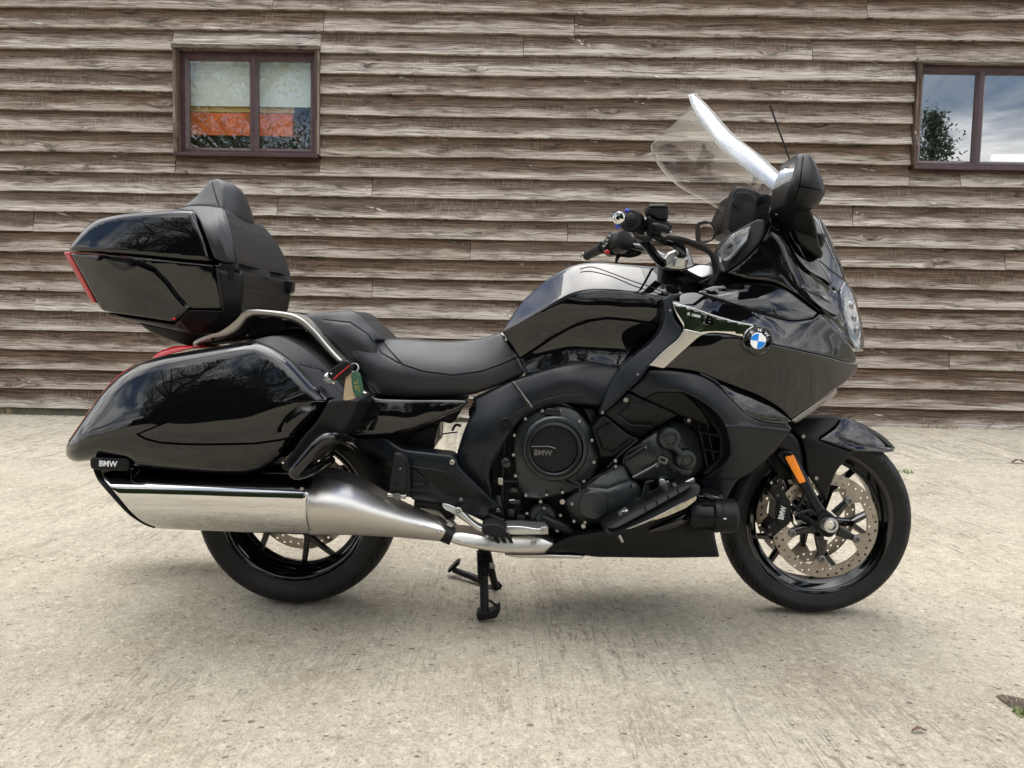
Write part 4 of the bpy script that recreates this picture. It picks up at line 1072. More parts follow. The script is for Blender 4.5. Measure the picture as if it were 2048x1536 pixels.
# ------------------------------------------------------------------ rear wheel surround
shell('rear_hugger', MATTE, [(655, 880), (735, 872), (790, 905), (775, 925), (740, 905), (700, 895), (650, 905)], .11, r=4, absback=-.10, step=14)

# ------------------------------------------------------------------ stands
st = empty('centre_stand', parent=bike)
def spring(name, p, q, R_, r_, turns, parent, mat=DARK):
    p, q = Vector(p), Vector(q); t = (q-p).normalized(); b = t.orthogonal().normalized(); e = t.cross(b); pts = []
    n = turns*8
    for i in range(n+1):
        a = 2*pi*i/8; pts.append(p.lerp(q, i/n) + (b*cos(a) + e*sin(a))*R_)
    return tube3(name, mat, pts, r_, parent=parent, n=5, smooth=1)
tube('leg', MATTE, [(966, 1095, .11), (968, 1160, .13), (969, 1228, .15)], [.015, .0135, .013], parent=st)
tube('leg', MATTE, [(972, 1095, -.08), (985, 1150, -.12), (992, 1178, -.15)], [.014, .0125, .012], parent=st)
shell('foot', MATTE, [(952, 1226, 6), (960, 1222), (978, 1225), (1000, 1212, 4), (1001, 1221), (992, 1236), (970, 1240), (955, 1241)], .165, r=2, absback=.125, step=10, parent=st, rc=5)
tube('foot_brace', MATTE, [(978, 1200, .15), (999, 1216, .15), (992, 1232, .15)], .004, parent=st, smooth=1)
shell('foot', MATTE, [(972, 1178), (1000, 1172), (1001, 1180), (990, 1188), (975, 1188)], -.14, r=2, absback=-.18, step=10, parent=st)
tube('foot_brace', MATTE, [(984, 1152, -.15), (1003, 1172, -.15), (996, 1184, -.15)], .004, parent=st, smooth=1)
tube('cross_tube', MATTE, [(968, 1130, .12), (984, 1132, -.12)], .011, parent=st)
shell('bracket', MATTE, [(955, 1152), (974, 1150), (975, 1168), (957, 1170)], .155, r=2, back=.012, step=8, parent=st)
spring('spring', UP(959, 1102, .15), UP(961, 1158, .15), .0075, .0022, 15, st)
spring('spring', UP(973, 1102, .14), UP(975, 1150, .13), .0070, .0020, 14, st)
ss = empty('side_stand', parent=bike)
tube('leg', MATTE, [(968, 1165, -.17), (950, 1156, -.20), (908, 1140, -.26)], [.012, .012, .010], parent=ss)
shell('foot', MATTE, [(894, 1143, 3), (913, 1124, 3), (921, 1123, 2), (918, 1130), (899, 1146)], -.25, r=2, absback=-.29, step=8, parent=ss)

# ------------------------------------------------------------------ lower frame plate, pegs, pedal
pl = shell('frame_plate', SATIN, [(722, 876, 4), (769, 874, 4), (803, 899, 14), (904, 910, 10), (913, 918, 6), (917, 934, 10), (978, 993, 20), (1000, 1013, 8), (1015, 1040, 6), (975, 1047, 8), (950, 1034), (886, 1008), (827, 1001), (812, 985), (782, 925, 8)],
      [(722, 876, .19), (769, 880, .20), (803, 905, .235), (904, 915, .245), (850, 960, .245), (1010, 1035, .20), (975, 1040, .20), (827, 1000, .225), (950, 1000, .235)], r=5, rd=.006, back=.02, step=10, parent=bike, rc=8,
      seams=[([(800, 985), (860, 990), (905, 1010), (960, 1040)], 5, -.004)])
shell('plate_inlay', MATTE, [(821, 931, 3), (889, 941, 14), (906, 948, 10), (958, 991, 6), (953, 997, 5), (889, 991, 14), (858, 966, 10)], [(821, 931, .254), (906, 948, .258), (953, 995, .246)], r=4, rd=.004, back=.014, step=9, parent=pl)
shell('plate_recess', DARK, [(822, 945), (855, 968), (848, 975), (823, 980)], .249, r=2, back=.01, step=9, parent=pl)
shell('plate_edge', SATIN, [(822, 966, 1), (858, 968, 1), (822, 973, 1)], .252, r=1.2, back=.006, step=8, parent=pl)
for x, y, r_ in ((904, 925, .0075), (922, 1000, .0055), (996, 1021, .006)): bolt(x, y, .262 if x < 950 else .225, r_, BOLTM if x < 910 else DBOLT, pl)
fp = shell('folded_footrest', MATTE, [(786, 906, 6), (800, 904, 6), (815, 912, 8), (820, 935, 10), (822, 985, 4), (812, 990, 3), (778, 984, 3), (781, 940, 14)], [(786, 906, .275), (820, 935, .27), (780, 985, .285)], r=4, rd=.006, back=.022, step=8, rc=8)
shell('rubber_pad', RUBB, [(788, 910, 6), (800, 908, 6), (808, 914, 8), (812, 940, 12), (811, 983, 3), (779, 979, 3), (782, 940, 14)], .292, r=3, rd=.003, back=.012, step=9, parent=fp, rc=8)
disc('pivot', DARK, 795, 968, .2935, .005, .004, fp)
disc('pivot', DBOLT, 800, 938, .2935, .003, .003, fp)
tube('hinge', SILV, [(776, 990, .28), (812, 993, .28)], .007, parent=fp, smooth=1)
shell('hinge_block', DBOLT, [(784, 986), (802, 986), (802, 1001), (786, 999)], .288, r=2, back=.02, step=8, parent=fp)
tube('lower_bracket', DARK, [(830, 1003, .2), (880, 1010, .2), (900, 1030, .18)], .018)
shell('gearbox_bracket', ALU, [(828, 1006), (858, 1010), (895, 1030), (920, 1060), (905, 1062), (870, 1040), (838, 1020)], .12, r=3, back=.02, step=10, rc=8)
pd = shell('brake_pedal', ALU, [(882, 1005, 4), (895, 1007, 6), (907, 1012), (925, 1022, 10), (945, 1043, 20), (964, 1056, 10), (1000, 1052, 10), (1040, 1051, 20), (1075, 1057, 8), (1092, 1055, 4), (1096, 1063, 3), (1090, 1069, 4), (1030, 1070, 20), (980, 1068, 20), (958, 1064, 10), (935, 1047, 20), (905, 1027, 10), (886, 1017, 6)],
      [(885, 1008, .235), (925, 1030, .245), (965, 1060, .26), (1095, 1060, .30), (1040, 1060, .285)], r=3, rd=.005, back=.011, step=7, rc=6)
shell('pedal_pad', ALU, [(1080, 1054, 2), (1096, 1053, 2), (1097, 1068, 2), (1083, 1069, 2)], .312, r=2, back=.02, step=6, parent=pd)
for k in range(4): shell('pedal_rib', SILV, [(1082 + k*4, 1053, .5), (1084 + k*4, 1053, .5), (1085 + k*4, 1069, .5), (1083 + k*4, 1069, .5)], .3145, r=.8, rd=.001, back=.004, step=6, parent=pd)
disc('pedal_pivot', ALU, 916, 1023, .256, .011, .012, pd, extra=[(.008, 0), (.007, -.003)])
bolt(916, 1023, .256, .006, DBOLT, pd)
disc('bracket_boss', DBOLT, 902, 1035, .15, .012, .01)
pg = shell('footrest_peg', RUBB, [(963, 1052, 4), (972, 1046, 8), (998, 1046, 10), (1012, 1054, 8), (1014, 1064, 6), (1006, 1072, 8), (975, 1074, 10), (964, 1066, 6)], .33, r=6, rd=.016, back=.05, step=5, rc=8,
      seams=[([(972 + k*6, 1050), (975 + k*6, 1070)], 1.6, .0016) for k in range(7)])
tube('peg_arm', MATTE, [(985, 1045, .24), (978, 1030, .22), (1008, 1042, .23)], .006, parent=pg, smooth=1)
disc('peg_bolt', BOLTM, 974, 1073, .325, .005, .01, pg)

# ------------------------------------------------------------------ main frame arc
FR = [(945, 797, 8), (1022, 762, 20), (1081, 742, 20), (1139, 725, 14), (1180, 723, 14), (1245, 735, 8), (1262, 755), (1240, 800, 10), (1198, 813, 14), (1139, 804, 20), (1110, 808, 20), (1066, 820, 20), (1035, 843, 20), (1012, 880, 20), (990, 915, 14), (978, 935, 14), (977, 962, 20), (984, 990, 14), (1000, 1022, 6), (975, 990), (916, 932, 14), (914, 905, 8), (928, 860, 20), (940, 835, 14), (950, 820, 10), (948, 803, 6)]
FD = [(945, 800, .175), (1022, 765, .185), (1139, 727, .185), (1245, 737, .18), (1240, 795, .215), (1139, 790, .215), (1066, 806, .222), (1139, 750, .222), (1050, 780, .222), (980, 830, .225), (1010, 850, .232), (960, 900, .235), (925, 905, .215), (975, 950, .225), (1000, 1015, .19), (955, 820, .20)]
fr = shell('main_frame', SATIN, FR, FD, r=5, rd=.010, back=.03, step=8, rc=10)
shell('frame_flange', SATIN, [(1200, 815, 4), (1139, 806), (1110, 810, 20), (1066, 822, 20), (1036, 845, 20), (1014, 882, 20), (992, 918, 14), (980, 936, 14), (979, 962, 20), (986, 990, 14), (970, 965, 10), (963, 935, 14), (978, 890, 20), (1005, 850, 20), (1040, 818, 20), (1080, 800, 20), (1139, 786, 20), (1200, 793)],
      [(1200, 793, .214), (1139, 786, .226), (1040, 818, .236), (978, 890, .241), (965, 935, .238), (1139, 806, .216), (1036, 845, .222), (992, 918, .224), (980, 960, .22)], r=2.5, rd=.003, back=.02, step=8, parent=fr, rc=10)
shell('frame_clip', BRUSH, [(1022, 765, 1), (1027, 763, 1), (1064, 812, 1), (1063, 820, 2), (1056, 812, 1)], [(1024, 764, .215), (1060, 814, .232), (1050, 790, .236)], r=1.5, rd=.002, back=.01, step=6, parent=fr)
disc('frame_plug', DARK, 1012, 849, .246, .0185, .012, fr, extra=[(.014, 0), (.013, -.004), (.008, -.004), (.007, -.001)])
# behind the frame: starter side details
shell('side_core', DARK, [(975, 880), (1030, 850), (1045, 990), (1040, 1060), (1005, 1050), (985, 1000)], .16, r=3, absback=.05, step=20)
tube('coolant_pipe', DARK, [(1010, 880, .185), (1006, 930, .185), (1004, 1000, .18)], .009)
tube('coolant_pipe', ENGM, [(996, 990, .18), (1000, 1040, .18)], .012)
shell('oil_cap', ENGM, [(1001, 920, 6), (1010, 914, 6), (1021, 920, 6), (1023, 932, 6), (1012, 938, 8), (1002, 932, 6)], .225, r=3, back=.03, step=6, seams=[([(1002, 928), (1021, 922)], 1.5, .003)])
tube('cable', RUBB, [(990, 963, .2), (1040, 963, .2)], .0035); shell('connector', SILV, [(996, 956, 1), (1006, 956, 1), (1006, 970, 1), (996, 970, 1)], .21, r=1, back=.012, step=6)
for x0, y0, w_, h_ in ((1020, 975, 16, 10), (1018, 1000, 22, 8), (1015, 1018, 14, 16), (1034, 1030, 16, 22), (1008, 1040, 20, 10)):
    shell('connector_block', ENGM, [(x0, y0, 1), (x0+w_, y0, 1), (x0+w_, y0+h_, 1), (x0, y0+h_, 1)], .19, r=1.5, back=.02, step=10)
shell('valve_label', WHITE, [(1018, 999, .5), (1030, 999, .5), (1030, 1001, .5), (1018, 1001, .5)], .1915, r=0, back=.001, step=10)

# ------------------------------------------------------------------ engine covers
cl = shell('clutch_cover', ENGM, [(1060, 818, 20), (1110, 806, 20), (1150, 815, 20), (1180, 850, 20), (1196, 885, 20), (1197, 930, 20), (1180, 960, 10), (1165, 970, 6), (1157, 982, 8), (1120, 990, 14), (1081, 1000, 10), (1050, 996, 10), (1035, 972, 10), (1028, 930, 20), (1024, 890, 20), (1034, 848, 20)],
      [(1060, 825, .20), (1150, 820, .20), (1190, 900, .205), (1110, 900, .232), (1034, 880, .205), (1050, 990, .205), (1150, 975, .212), (1110, 960, .228), (1085, 985, .212)], r=6, rd=.008, back=.05, step=8)
lathe('clutch_ring', ENGM, UP(1110, 897, .232), NEAR, [(.096, -.01), (.094, .006), (.088, .012), (.080, .013), (.078, .006), (.078, -.01)], 64, cl)
rg_ = lathe('clutch_ring', SATIN, UP(1108, 898, .245), NEAR, [(.080, -.012), (.079, .008), (.0765, .013), (.070, .016), (.0665, .013), (.0655, .003), (.0655, -.02)], 64, cl)
lid = lathe('clutch_lid', MATTE, UP(1108, 898, .250), NEAR, [(.0655, -.02), (.0655, -.004), (.064, -.002), (.0, -.001)], 56, cl)
for a in (20, 95, 140, 220, 270, 320, -5):
    x_, z_ = cos(radians(a))*.059, sin(radians(a))*.059; c = UP(1108, 898, .2515)
    box3('lid_tab', SATIN, (c.x + x_, c.y, c.z + z_), .010, .004, .006, rotY(-radians(a)), .0012, lid)
text('BMW', 1086, 906, .2520, .0225, DBOLT, lid, bold=.0003, sx=.95, ext=.0012)
shell('lid_ridge', DBOLT, [(1058, 892, .5), (1098, 892, 1), (1113, 896, 2), (1111, 898, 2), (1097, 894, 1), (1058, 894, .5)], .2535, r=1, rd=.001, back=.004, step=8, parent=lid)
shell('cover_ridge', SATIN, [(1082, 942, 3), (1110, 946, 10), (1140, 968, 8), (1160, 974, 4), (1128, 956, 8), (1140, 950, 4), (1160, 940, 8), (1150, 960, 4), (1166, 972, 3), (1158, 978, 3), (1120, 966, 14)], .2385, r=1.6, rd=.002, back=.01, step=6, parent=cl)
shell('cover_tab', SATIN, [(1088, 829, 2), (1094, 816, 3), (1120, 818, 3), (1122, 834, 2)], .240, r=2, back=.02, step=8, parent=cl)
BC = [(1051, 838), (1085, 822), (1120, 822), (1159, 843), (1184, 881), (1188, 925), (1168, 963), (1125, 985), (1093, 990), (1052, 991), (1031, 952), (1027, 910), (1029, 871), (1162, 981), (1081, 1003)]
for x, y in BC: bolt(x, y, .226, .0048, BOLTM, cl)
# idler / water pump below
wp = lathe('water_pump', ENGM, UP(1085, 1034, .19), NEAR, [(.040, -.04), (.040, 0), (.034, .008), (.022, .010), (.018, .022), (.0, .022)], 32)
for x, y in ((1082, 1004), (1054, 1027), (1121, 1031), (1115, 1062), (1088, 1017)): bolt(x, y, .205, .0045, BOLTM, wp)
tube('pump_outlet', MATTE, [(1085, 1035, .215), (1105, 1045, .22), (1135, 1060, .21), (1150, 1085, .18)], [.013, .014, .015, .015], parent=wp)
tube('hose_clamp', DBOLT, [(1118, 1046, .222), (1112, 1062, .222)], .005, parent=wp, smooth=1)
# alternator cover
ac = shell('alternator_cover', ENGM, [(1125, 1002, 3), (1150, 984, 8), (1195, 955, 8), (1236, 925, 6), (1250, 930, 6), (1262, 958, 6), (1277, 965, 6), (1286, 985, 8), (1284, 1003, 6), (1240, 1022, 6), (1214, 1042, 8), (1172, 1054, 8), (1150, 1048, 8), (1136, 1028, 10)],
      [(1125, 1002, .20), (1236, 928, .20), (1284, 990, .205), (1172, 1050, .205), (1200, 990, .238), (1170, 1015, .236), (1240, 985, .23)], r=6, rd=.010, back=.05, step=7, seams=[([(1262, 960), (1215, 978), (1180, 975)], 4, .003)])
lathe('round_cap', ENGM, UP(1186, 1010, .236), NEAR, [(.041, -.02), (.041, .003), (.038, .006), (.0, .0075)], 40, ac)
for x, y in ((1160, 981), (1206, 958), (1231, 933), (1267, 972), (1276, 1000), (1144, 1008), (1202, 1032), (1148, 1043), (1170, 1045), (1168, 1054)): bolt(x, y, .222, .0048, BOLTM, ac)
disc('sensor_plug', SILV, 1125, 1004, .215, .008, .03, ac)
disc('drain_bolt', BOLTM, 1167, 1053, .225, .007, .01, ac)
# cylinder head cover with round plugs
hc_ = shell('cylinder_head_cover', ENGM, [(1240, 922, 4), (1262, 895, 8), (1320, 852, 14), (1352, 838, 12), (1380, 846, 12), (1398, 872, 12), (1408, 905, 12), (1408, 935, 10), (1392, 952, 10), (1352, 962, 10), (1268, 962, 8), (1252, 940, 6)],
      [(1240, 922, .19), (1352, 840, .19), (1405, 905, .19), (1330, 910, .232), (1268, 960, .20), (1380, 940, .21), (1300, 940, .225)], r=6, rd=.012, back=.07, step=8)
def knob(px, py, r_):
    k = lathe('spark_plug_cap', ENGM, UP(px, py, .240), NEAR, [(r_, -.03), (r_, .002), (r_*.9, .010), (r_*.55, .013), (r_*.50, .008), (r_*.36, .008), (r_*.34, .012), (0, .012)], 32, hc_); return k
knob(1339, 876, .033); knob(1372, 919, .030)
tube('cap_link', ENGM, [(1345, 890, .24), (1362, 908, .24)], .013, parent=hc_)
for k in range(5): tube('rib', ENGM, [(1308 + k*6.5, 893 + k*3.5, .238), (1318 + k*7.5, 915 + k*7, .238)], .003, parent=hc_, smooth=1, n=6)
for k in range(3): tube('rib', ENGM, [(1352 + k*8, 885 + k*10, .236), (1366 + k*8, 905 + k*11, .236)], .003, parent=hc_, smooth=1, n=6)
tube('stay', DBOLT, [(1266, 955, .245), (1308, 932, .25), (1314, 926, .25)], .0045, parent=hc_)
tube('stay', SATIN, [(1252, 918, .245), (1290, 894, .25)], .0065, parent=hc_, smooth=1)
tube('stay', SATIN, [(1246, 926, .24), (1256, 904, .245), (1286, 890, .245), (1294, 896, .245)], .004, parent=hc_)
box3('clip', DBOLT, UP(1326, 920, .25), .026, .01, .018, rotY(radians(20)), .003, hc_); box3('clip', DARK, UP(1326, 920, .257), .014, .004, .009, rotY(radians(20)), .001, hc_)
for x, y in ((1231, 922), (1290, 896), (1313, 931)): bolt(x, y, .252, .005, BOLTM, hc_)
tube('cable', RUBB, [(1215, 935, .24), (1245, 905, .25), (1275, 880, .245)], .0028)
tube('cable', RUBB, [(1165, 975, .235), (1190, 955, .24), (1215, 945, .242), (1232, 926, .24)], .0026)
# bracket of the highway board
br_ = shell('board_bracket', ENGM, [(1290, 962, 3), (1325, 955, 3), (1340, 962, 3), (1342, 980), (1300, 1000, 4), (1280, 1003, 4)], .215, r=3, back=.05, step=10, holes=[[(1298, 968), (1312, 964), (1318, 975), (1300, 985)]])
shell('bracket_tab', ALU, [(1318, 958, 2), (1328, 957, 2), (1335, 972, 2), (1322, 975, 2)], .235, r=2, back=.02, step=8, parent=br_)
disc('nut', BOLTM, 1336, 966, .24, .006, .012, br_)

# ------------------------------------------------------------------ rider's highway board
hb_ = shell('foot_board', MATTE, [(1206, 1062, 6), (1222, 1050, 8), (1262, 1030, 14), (1370, 972, 14), (1392, 964, 10), (1401, 972, 8), (1399, 990, 10), (1378, 1008, 14), (1300, 1048, 20), (1240, 1070, 10), (1216, 1073, 6)], [(1206, 1062, .36), (1400, 970, .36), (1300, 1040, .375)], r=5, rd=.008, absback=.24, step=7, rc=8)
shell('board_rubber', RUBB, [(1212, 1056, 3), (1262, 1026, 8), (1366, 970, 10), (1386, 966, 8), (1376, 978, 8), (1290, 1026, 14), (1230, 1058, 8)], [(1212, 1056, .375), (1386, 966, .375), (1290, 1026, .388)], r=2.5, rd=.004, back=.02, step=7, parent=hb_,
      seams=[([(x, y - 14), (x + 8, y + 8)], 2.0, .004) for x, y in ((1285, 1018), (1308, 1005), (1330, 993), (1350, 982))])
shell('board_underside', pbr('beige_reflection_underside', (0.46, 0.40, 0.30), 0.35, 0.4, colvar=(60, (0.30, 0.25, 0.18))), [(1284, 1047, 1), (1310, 1036, 8), (1350, 1016, 8), (1394, 992, 4), (1392, 1000, 6), (1372, 1016, 8), (1330, 1034, 10)], .383, r=1.5, rd=.002, back=.006, step=8, parent=hb_)  # bottom plate with a beige reflection put into its colour
shell('board_arm', ALU, [(1206, 1058, 3), (1238, 1030, 3), (1254, 1018, 3), (1262, 1030, 3), (1244, 1042), (1212, 1063, 3)], .30, r=2, back=.03, step=9, parent=hb_)
bolt(1247, 1027, .303, .0075, BOLTM, hb_)
shell('board_arm', ALU, [(1338, 985, 2), (1348, 972, 3), (1376, 960, 3), (1382, 972, 3), (1360, 988, 3)], .30, r=2, back=.03, step=8, parent=hb_)
tube('pivot_rod', BOLTM, [(1372, 966, .31), (1388, 958, .31)], .006, parent=hb_, smooth=1)
tube('feeler_pin', BOLTM, [(1238, 1070, .33), (1245, 1084, .33)], [.005, .004], parent=hb_, smooth=1)
tube('board_highlight', SILV, [(1222, 1070, .362), (1300, 1040, .378), (1372, 1003, .37), (1394, 988, .362)], .0028, parent=hb_)  # silver tube added to draw the highlight along the board's lower edge
# auxiliary lamp
al = lathe('auxiliary_lamp', MATTE, UP(1392, 1030, .30), (1, 0, 0.0), [(.030, -.02), (.036, 0), (.038, .030), (.0385, .040), (.0455, .046), (.047, .052), (.047, .058), (.0455, .060), (.0455, .064), (.047, .066), (.0475, .094), (.046, .102), (.040, .108), (.036, .110), (.034, .098), (.0, .094)], 36)
lathe('lamp_glass', LENS, UP(1392, 1030, .30), (1, 0, 0), [(.036, .104), (.0, .112)], 24, al)
for k in range(6): a = radians(60*k); c = UP(1392, 1030, .30); box3('cooling_rib', MATTE, (c.x + .035, c.y + .043*cos(a), c.z + .043*sin(a)), .05, .006, .006, None, .001, al)
shell('lamp_mark', WHITE, [(1448, 1036, .5), (1454, 1036, .5), (1452, 1039, .5), (1447, 1039, .5)], .3475, r=0, back=.002, step=8, parent=al)
disc('lamp_screw', BOLTM, 1446, 1051, .34, .003, .004, al)
lathe('horn', MATTE, UP(1422, 993, .24), (0.1, -0.2, 1), [(.025, -.02), (.034, -.012), (.036, -.006), (.03, 0), (.034, .003), (.036, .008), (.028, .016), (.0, .018)], 32)
tube('guard_tube', GLOSS, [(1395, 995, .25), (1440, 1000, .27), (1438, 1040, .24)], .009)

# ------------------------------------------------------------------ belly pan
shell('belly_pan', MATTE, [(1088, 1107, 3), (1106, 1088, 14), (1140, 1072, 20), (1186, 1067, 20), (1290, 1040, 20), (1385, 1018, 20), (1400, 985, 10), (1440, 990, 10), (1426, 1045, 10), (1430, 1074, 8), (1439, 1114, 3), (1330, 1116), (1190, 1114, 6), (1140, 1106)],
      [(1088, 1106, .22), (1140, 1075, .235), (1200, 1090, .255), (1290, 1050, .255), (1400, 1000, .235), (1438, 1110, .245), (1300, 1112, .24), (1180, 1112, .225), (1350, 1080, .265)], r=4, rd=.008, absback=.0, step=10, rc=10, mirror=True)
tube('belly_duct', GLOSS, [(1300, 1062, .262), (1350, 1045, .272), (1390, 1022, .27)], [.006, .016, .008], flat=.5)

# ------------------------------------------------------------------ air box covers left of the fairing
shell('airbox_cover', MATTE, [(1208, 826, 3), (1254, 784, 4), (1357, 830, 4), (1297, 862, 8), (1280, 876, 8), (1258, 868, 20)], [(1208, 826, .235), (1254, 785, .25), (1357, 830, .245), (1280, 870, .225), (1265, 835, .255)], r=3, rd=.005, back=.04, step=8, seams=[([(1240, 825), (1262, 808), (1282, 806)], 3, .003), ([(1238, 831), (1262, 848), (1300, 850)], 3, .003)])
shell('airbox_cover', MATTE, [(1183, 856, 3), (1207, 829, 4), (1258, 870, 10), (1280, 878, 6), (1230, 914, 8), (1202, 916, 6), (1190, 880, 8)], [(1183, 856, .225), (1207, 830, .235), (1280, 878, .235), (1202, 914, .225), (1230, 880, .25)], r=3, rd=.005, back=.04, step=8, seams=[([(1192, 860), (1223, 843), (1268, 872), (1226, 904), (1205, 898), (1192, 862)], 1.6, .0025)])
bolt(1252, 800, .262, .007, BOLTM)
bolt(1205, 826, .252, .004, BOLTM); bolt(1378, 841, .225, .0055, BOLTM)
shell('lamp_bracket', DARK, [(1366, 828), (1384, 836), (1386, 852), (1368, 848)], .218, r=2, back=.02, step=10)
# throttle bodies glimpse above the clutch cover
shell('engine_arch', SATIN, [(1160, 812, 4), (1196, 815, 6), (1200, 850, 6), (1186, 862, 6)], .17, r=6, rd=.012, back=.03, step=8)
# radiator grille in the opening
gr_ = shell('radiator_grille', DARK, [(1372, 828), (1450, 850), (1462, 900), (1415, 960), (1400, 900)], .16, r=2, back=.03, step=20)
for k in range(3): tube('grille_bar', MATTE, [(1395 + k*9, 862 + k*34, .20), (1450 + k*3, 874 + k*34, .22)], .0035, parent=gr_, smooth=1, n=6)
for k in range(2): tube('grille_bar', MATTE, [(1398 + k*16, 850, .195), (1416 + k*16, 938, .20)], .005, parent=gr_, smooth=1, n=6)
# ------------------------------------------------------------------ fuel tank
TTOP = [(1003, 664, 4), (1020, 637, 20), (1044, 603, 30), (1076, 573, 30), (1108, 549, 30), (1140, 532, 20), (1165, 526, 14), (1200, 524, 20), (1252, 529, 20), (1326, 535, 20), (1362, 541, 20), (1412, 562, 6), (1400, 584, 8), (1345, 598, 8), (1296, 590, 20), (1250, 582, 20), (1203, 579, 20), (1171, 580, 20), (1140, 588, 20), (1076, 623, 20), (1040, 645, 14)]
TD = [(1004, 663, .15), (1044, 604, .085), (1076, 574, .07), (1140, 534, .06), (1200, 527, .06), (1326, 537, .07), (1410, 562, .10),
      (1060, 612, .125), (1100, 585, .14), (1150, 560, .145), (1220, 556, .145), (1320, 566, .15), (1380, 580, .16), (1076, 622, .185), (1171, 579, .192), (1250, 581, .195), (1345, 597, .20), (1040, 644, .175)]
tank = empty('fuel_tank', parent=bike)
shell('tank_top', GLOSS, TTOP, TD, r=3, rd=.006, sym=True, step=5, parent=tank, rc=10)
TS = [(1004, 664, 3), (1040, 645, 14), (1076, 623, 20), (1140, 588, 20), (1171, 580, 20), (1203, 579, 20), (1250, 582, 20), (1296, 590, 20), (1345, 598, 6), (1340, 650, 10), (1325, 690, 10), (1300, 735, 8), (1245, 738), (1180, 724, 14), (1139, 726, 14), (1081, 743, 20), (1050, 751, 4), (1046, 728, 8), (1030, 700, 8)]
shell('tank_side', GLOSS, TS, [(1004, 664, .176), (1076, 623, .187), (1171, 580, .194), (1250, 582, .197), (1345, 598, .20), (1080, 650, .185), (1180, 620, .200), (1300, 620, .206), (1150, 650, .182), (1250, 640, .196), (1330, 648, .198), (1050, 700, .160), (1100, 690, .158), (1180, 690, .160), (1260, 690, .165), (1320, 690, .17), (1060, 740, .165), (1139, 715, .172), (1240, 725, .175)],
      r=2.5, rd=.004, absback=.0, step=6, parent=tank, rc=10, mirror=True, seams=[([(1040, 718), (1075, 695), (1110, 672), (1145, 653), (1180, 641), (1215, 636), (1260, 640), (1330, 650)], 3.0, .005)])
tube('tank_seam', DARK, [(1160, 538, .098), (1184, 534, .098), (1222, 546, .128), (1267, 563, .165), (1305, 575, .184), (1343, 592, .198)], .0016, parent=tank, n=6)
shell('tank_edge_strip', CHROME, [(1002, 666, 1), (1006, 666, 1), (1050, 745, 1), (1048, 748, 1), (1030, 712, 3)], [(1003, 666, .172), (1050, 746, .175), (1030, 712, .175)], r=1, rd=.001, back=.02, step=8, parent=tank)
shell('tank_corner', CHROME, [(1003, 664, 1), (1010, 671, 1), (1015, 680, 2), (1011, 682, 1), (1004, 670, 1)], .181, r=1, rd=.001, back=.01, step=8, parent=tank)

# ------------------------------------------------------------------ seats
rs = shell('rider_seat', LEATH, [(735, 640, 8), (760, 662, 10), (775, 680, 8), (797, 677, 14), (850, 682, 30), (905, 684, 30), (960, 678, 30), (1000, 665, 5), (1018, 684, 14), (1037, 712, 14), (1051, 741, 5), (1046, 751, 6), (1020, 762, 20), (985, 776, 20), (943, 790, 14), (900, 794, 20), (840, 796, 20), (762, 795, 8), (742, 785, 6), (712, 725, 14), (690, 680, 20), (670, 650, 14), (690, 632, 10)],
      [(735, 642, .10), (775, 681, .08), (850, 684, .09), (905, 686, .09), (1000, 667, .11), (800, 700, .145), (846, 715, .15), (905, 720, .152), (964, 712, .150), (1020, 695, .145), (800, 728, .172), (846, 743, .182), (905, 751, .185), (964, 743, .18), (1034, 715, .165), (900, 790, .168), (800, 793, .165), (1020, 758, .165), (745, 785, .165), (700, 680, .165), (735, 670, .165), (764, 707, .170), (690, 640, .13)],
      r=5, rd=.012, sym=True, step=7, rc=12, seams=[([(700, 646), (735, 669), (764, 707), (800, 728), (846, 743), (905, 751), (964, 743), (1005, 728), (1036, 714)], 2.0, .0035), ([(763, 681), (778, 700), (803, 727)], 2.2, .004)])
shell('pillion_seat', LEATH, [(560, 640, 8), (592, 630, 14), (640, 627, 30), (690, 621, 20), (708, 622, 10), (724, 632, 10), (738, 648, 10), (758, 667, 10), (772, 679, 4), (764, 682, 6), (756, 681, 8), (750, 682, 20), (760, 710, 20), (775, 745, 20), (762, 792, 6), (745, 790, 6), (700, 722, 20), (660, 680, 20), (610, 655, 20)],
      [(560, 640, .12), (640, 629, .13), (710, 624, .13), (738, 648, .125), (772, 679, .12), (660, 650, .172), (700, 650, .168), (735, 668, .172), (748, 676, .174), (700, 700, .178), (745, 730, .178), (760, 788, .170), (650, 670, .172)],
      r=5, rd=.014, sym=True, step=7, rc=10, seams=[([(650, 640), (700, 645), (735, 668), (750, 690), (764, 715)], 2.0, .003), ([(648, 668), (690, 705), (725, 748), (758, 792)], 1.6, .003)])
shell('side_gloss_trim', GLOSS, [(716, 797, 3), (735, 790, 8), (760, 797), (830, 799), (911, 799), (934, 800, 6), (937, 806, 6), (920, 819, 14), (876, 838, 20), (835, 855, 20), (803, 865, 14), (788, 869, 14), (714, 871, 6), (690, 862, 6), (700, 815, 6)],
      [(716, 798, .20), (830, 800, .20), (936, 804, .20), (760, 815, .215), (850, 812, .213), (920, 812, .207), (720, 850, .212), (800, 845, .212), (870, 833, .210), (714, 868, .208), (800, 864, .208)], r=5, rd=.010, back=.04, step=6, rc=6)
shell('chrome_cap', BRUSH, [(718, 780, 2), (724, 778, 3), (747, 794, 2), (738, 799, 3), (720, 800, 2)], [(718, 780, .20), (747, 795, .215), (720, 799, .225)], r=2, back=.02, step=6)

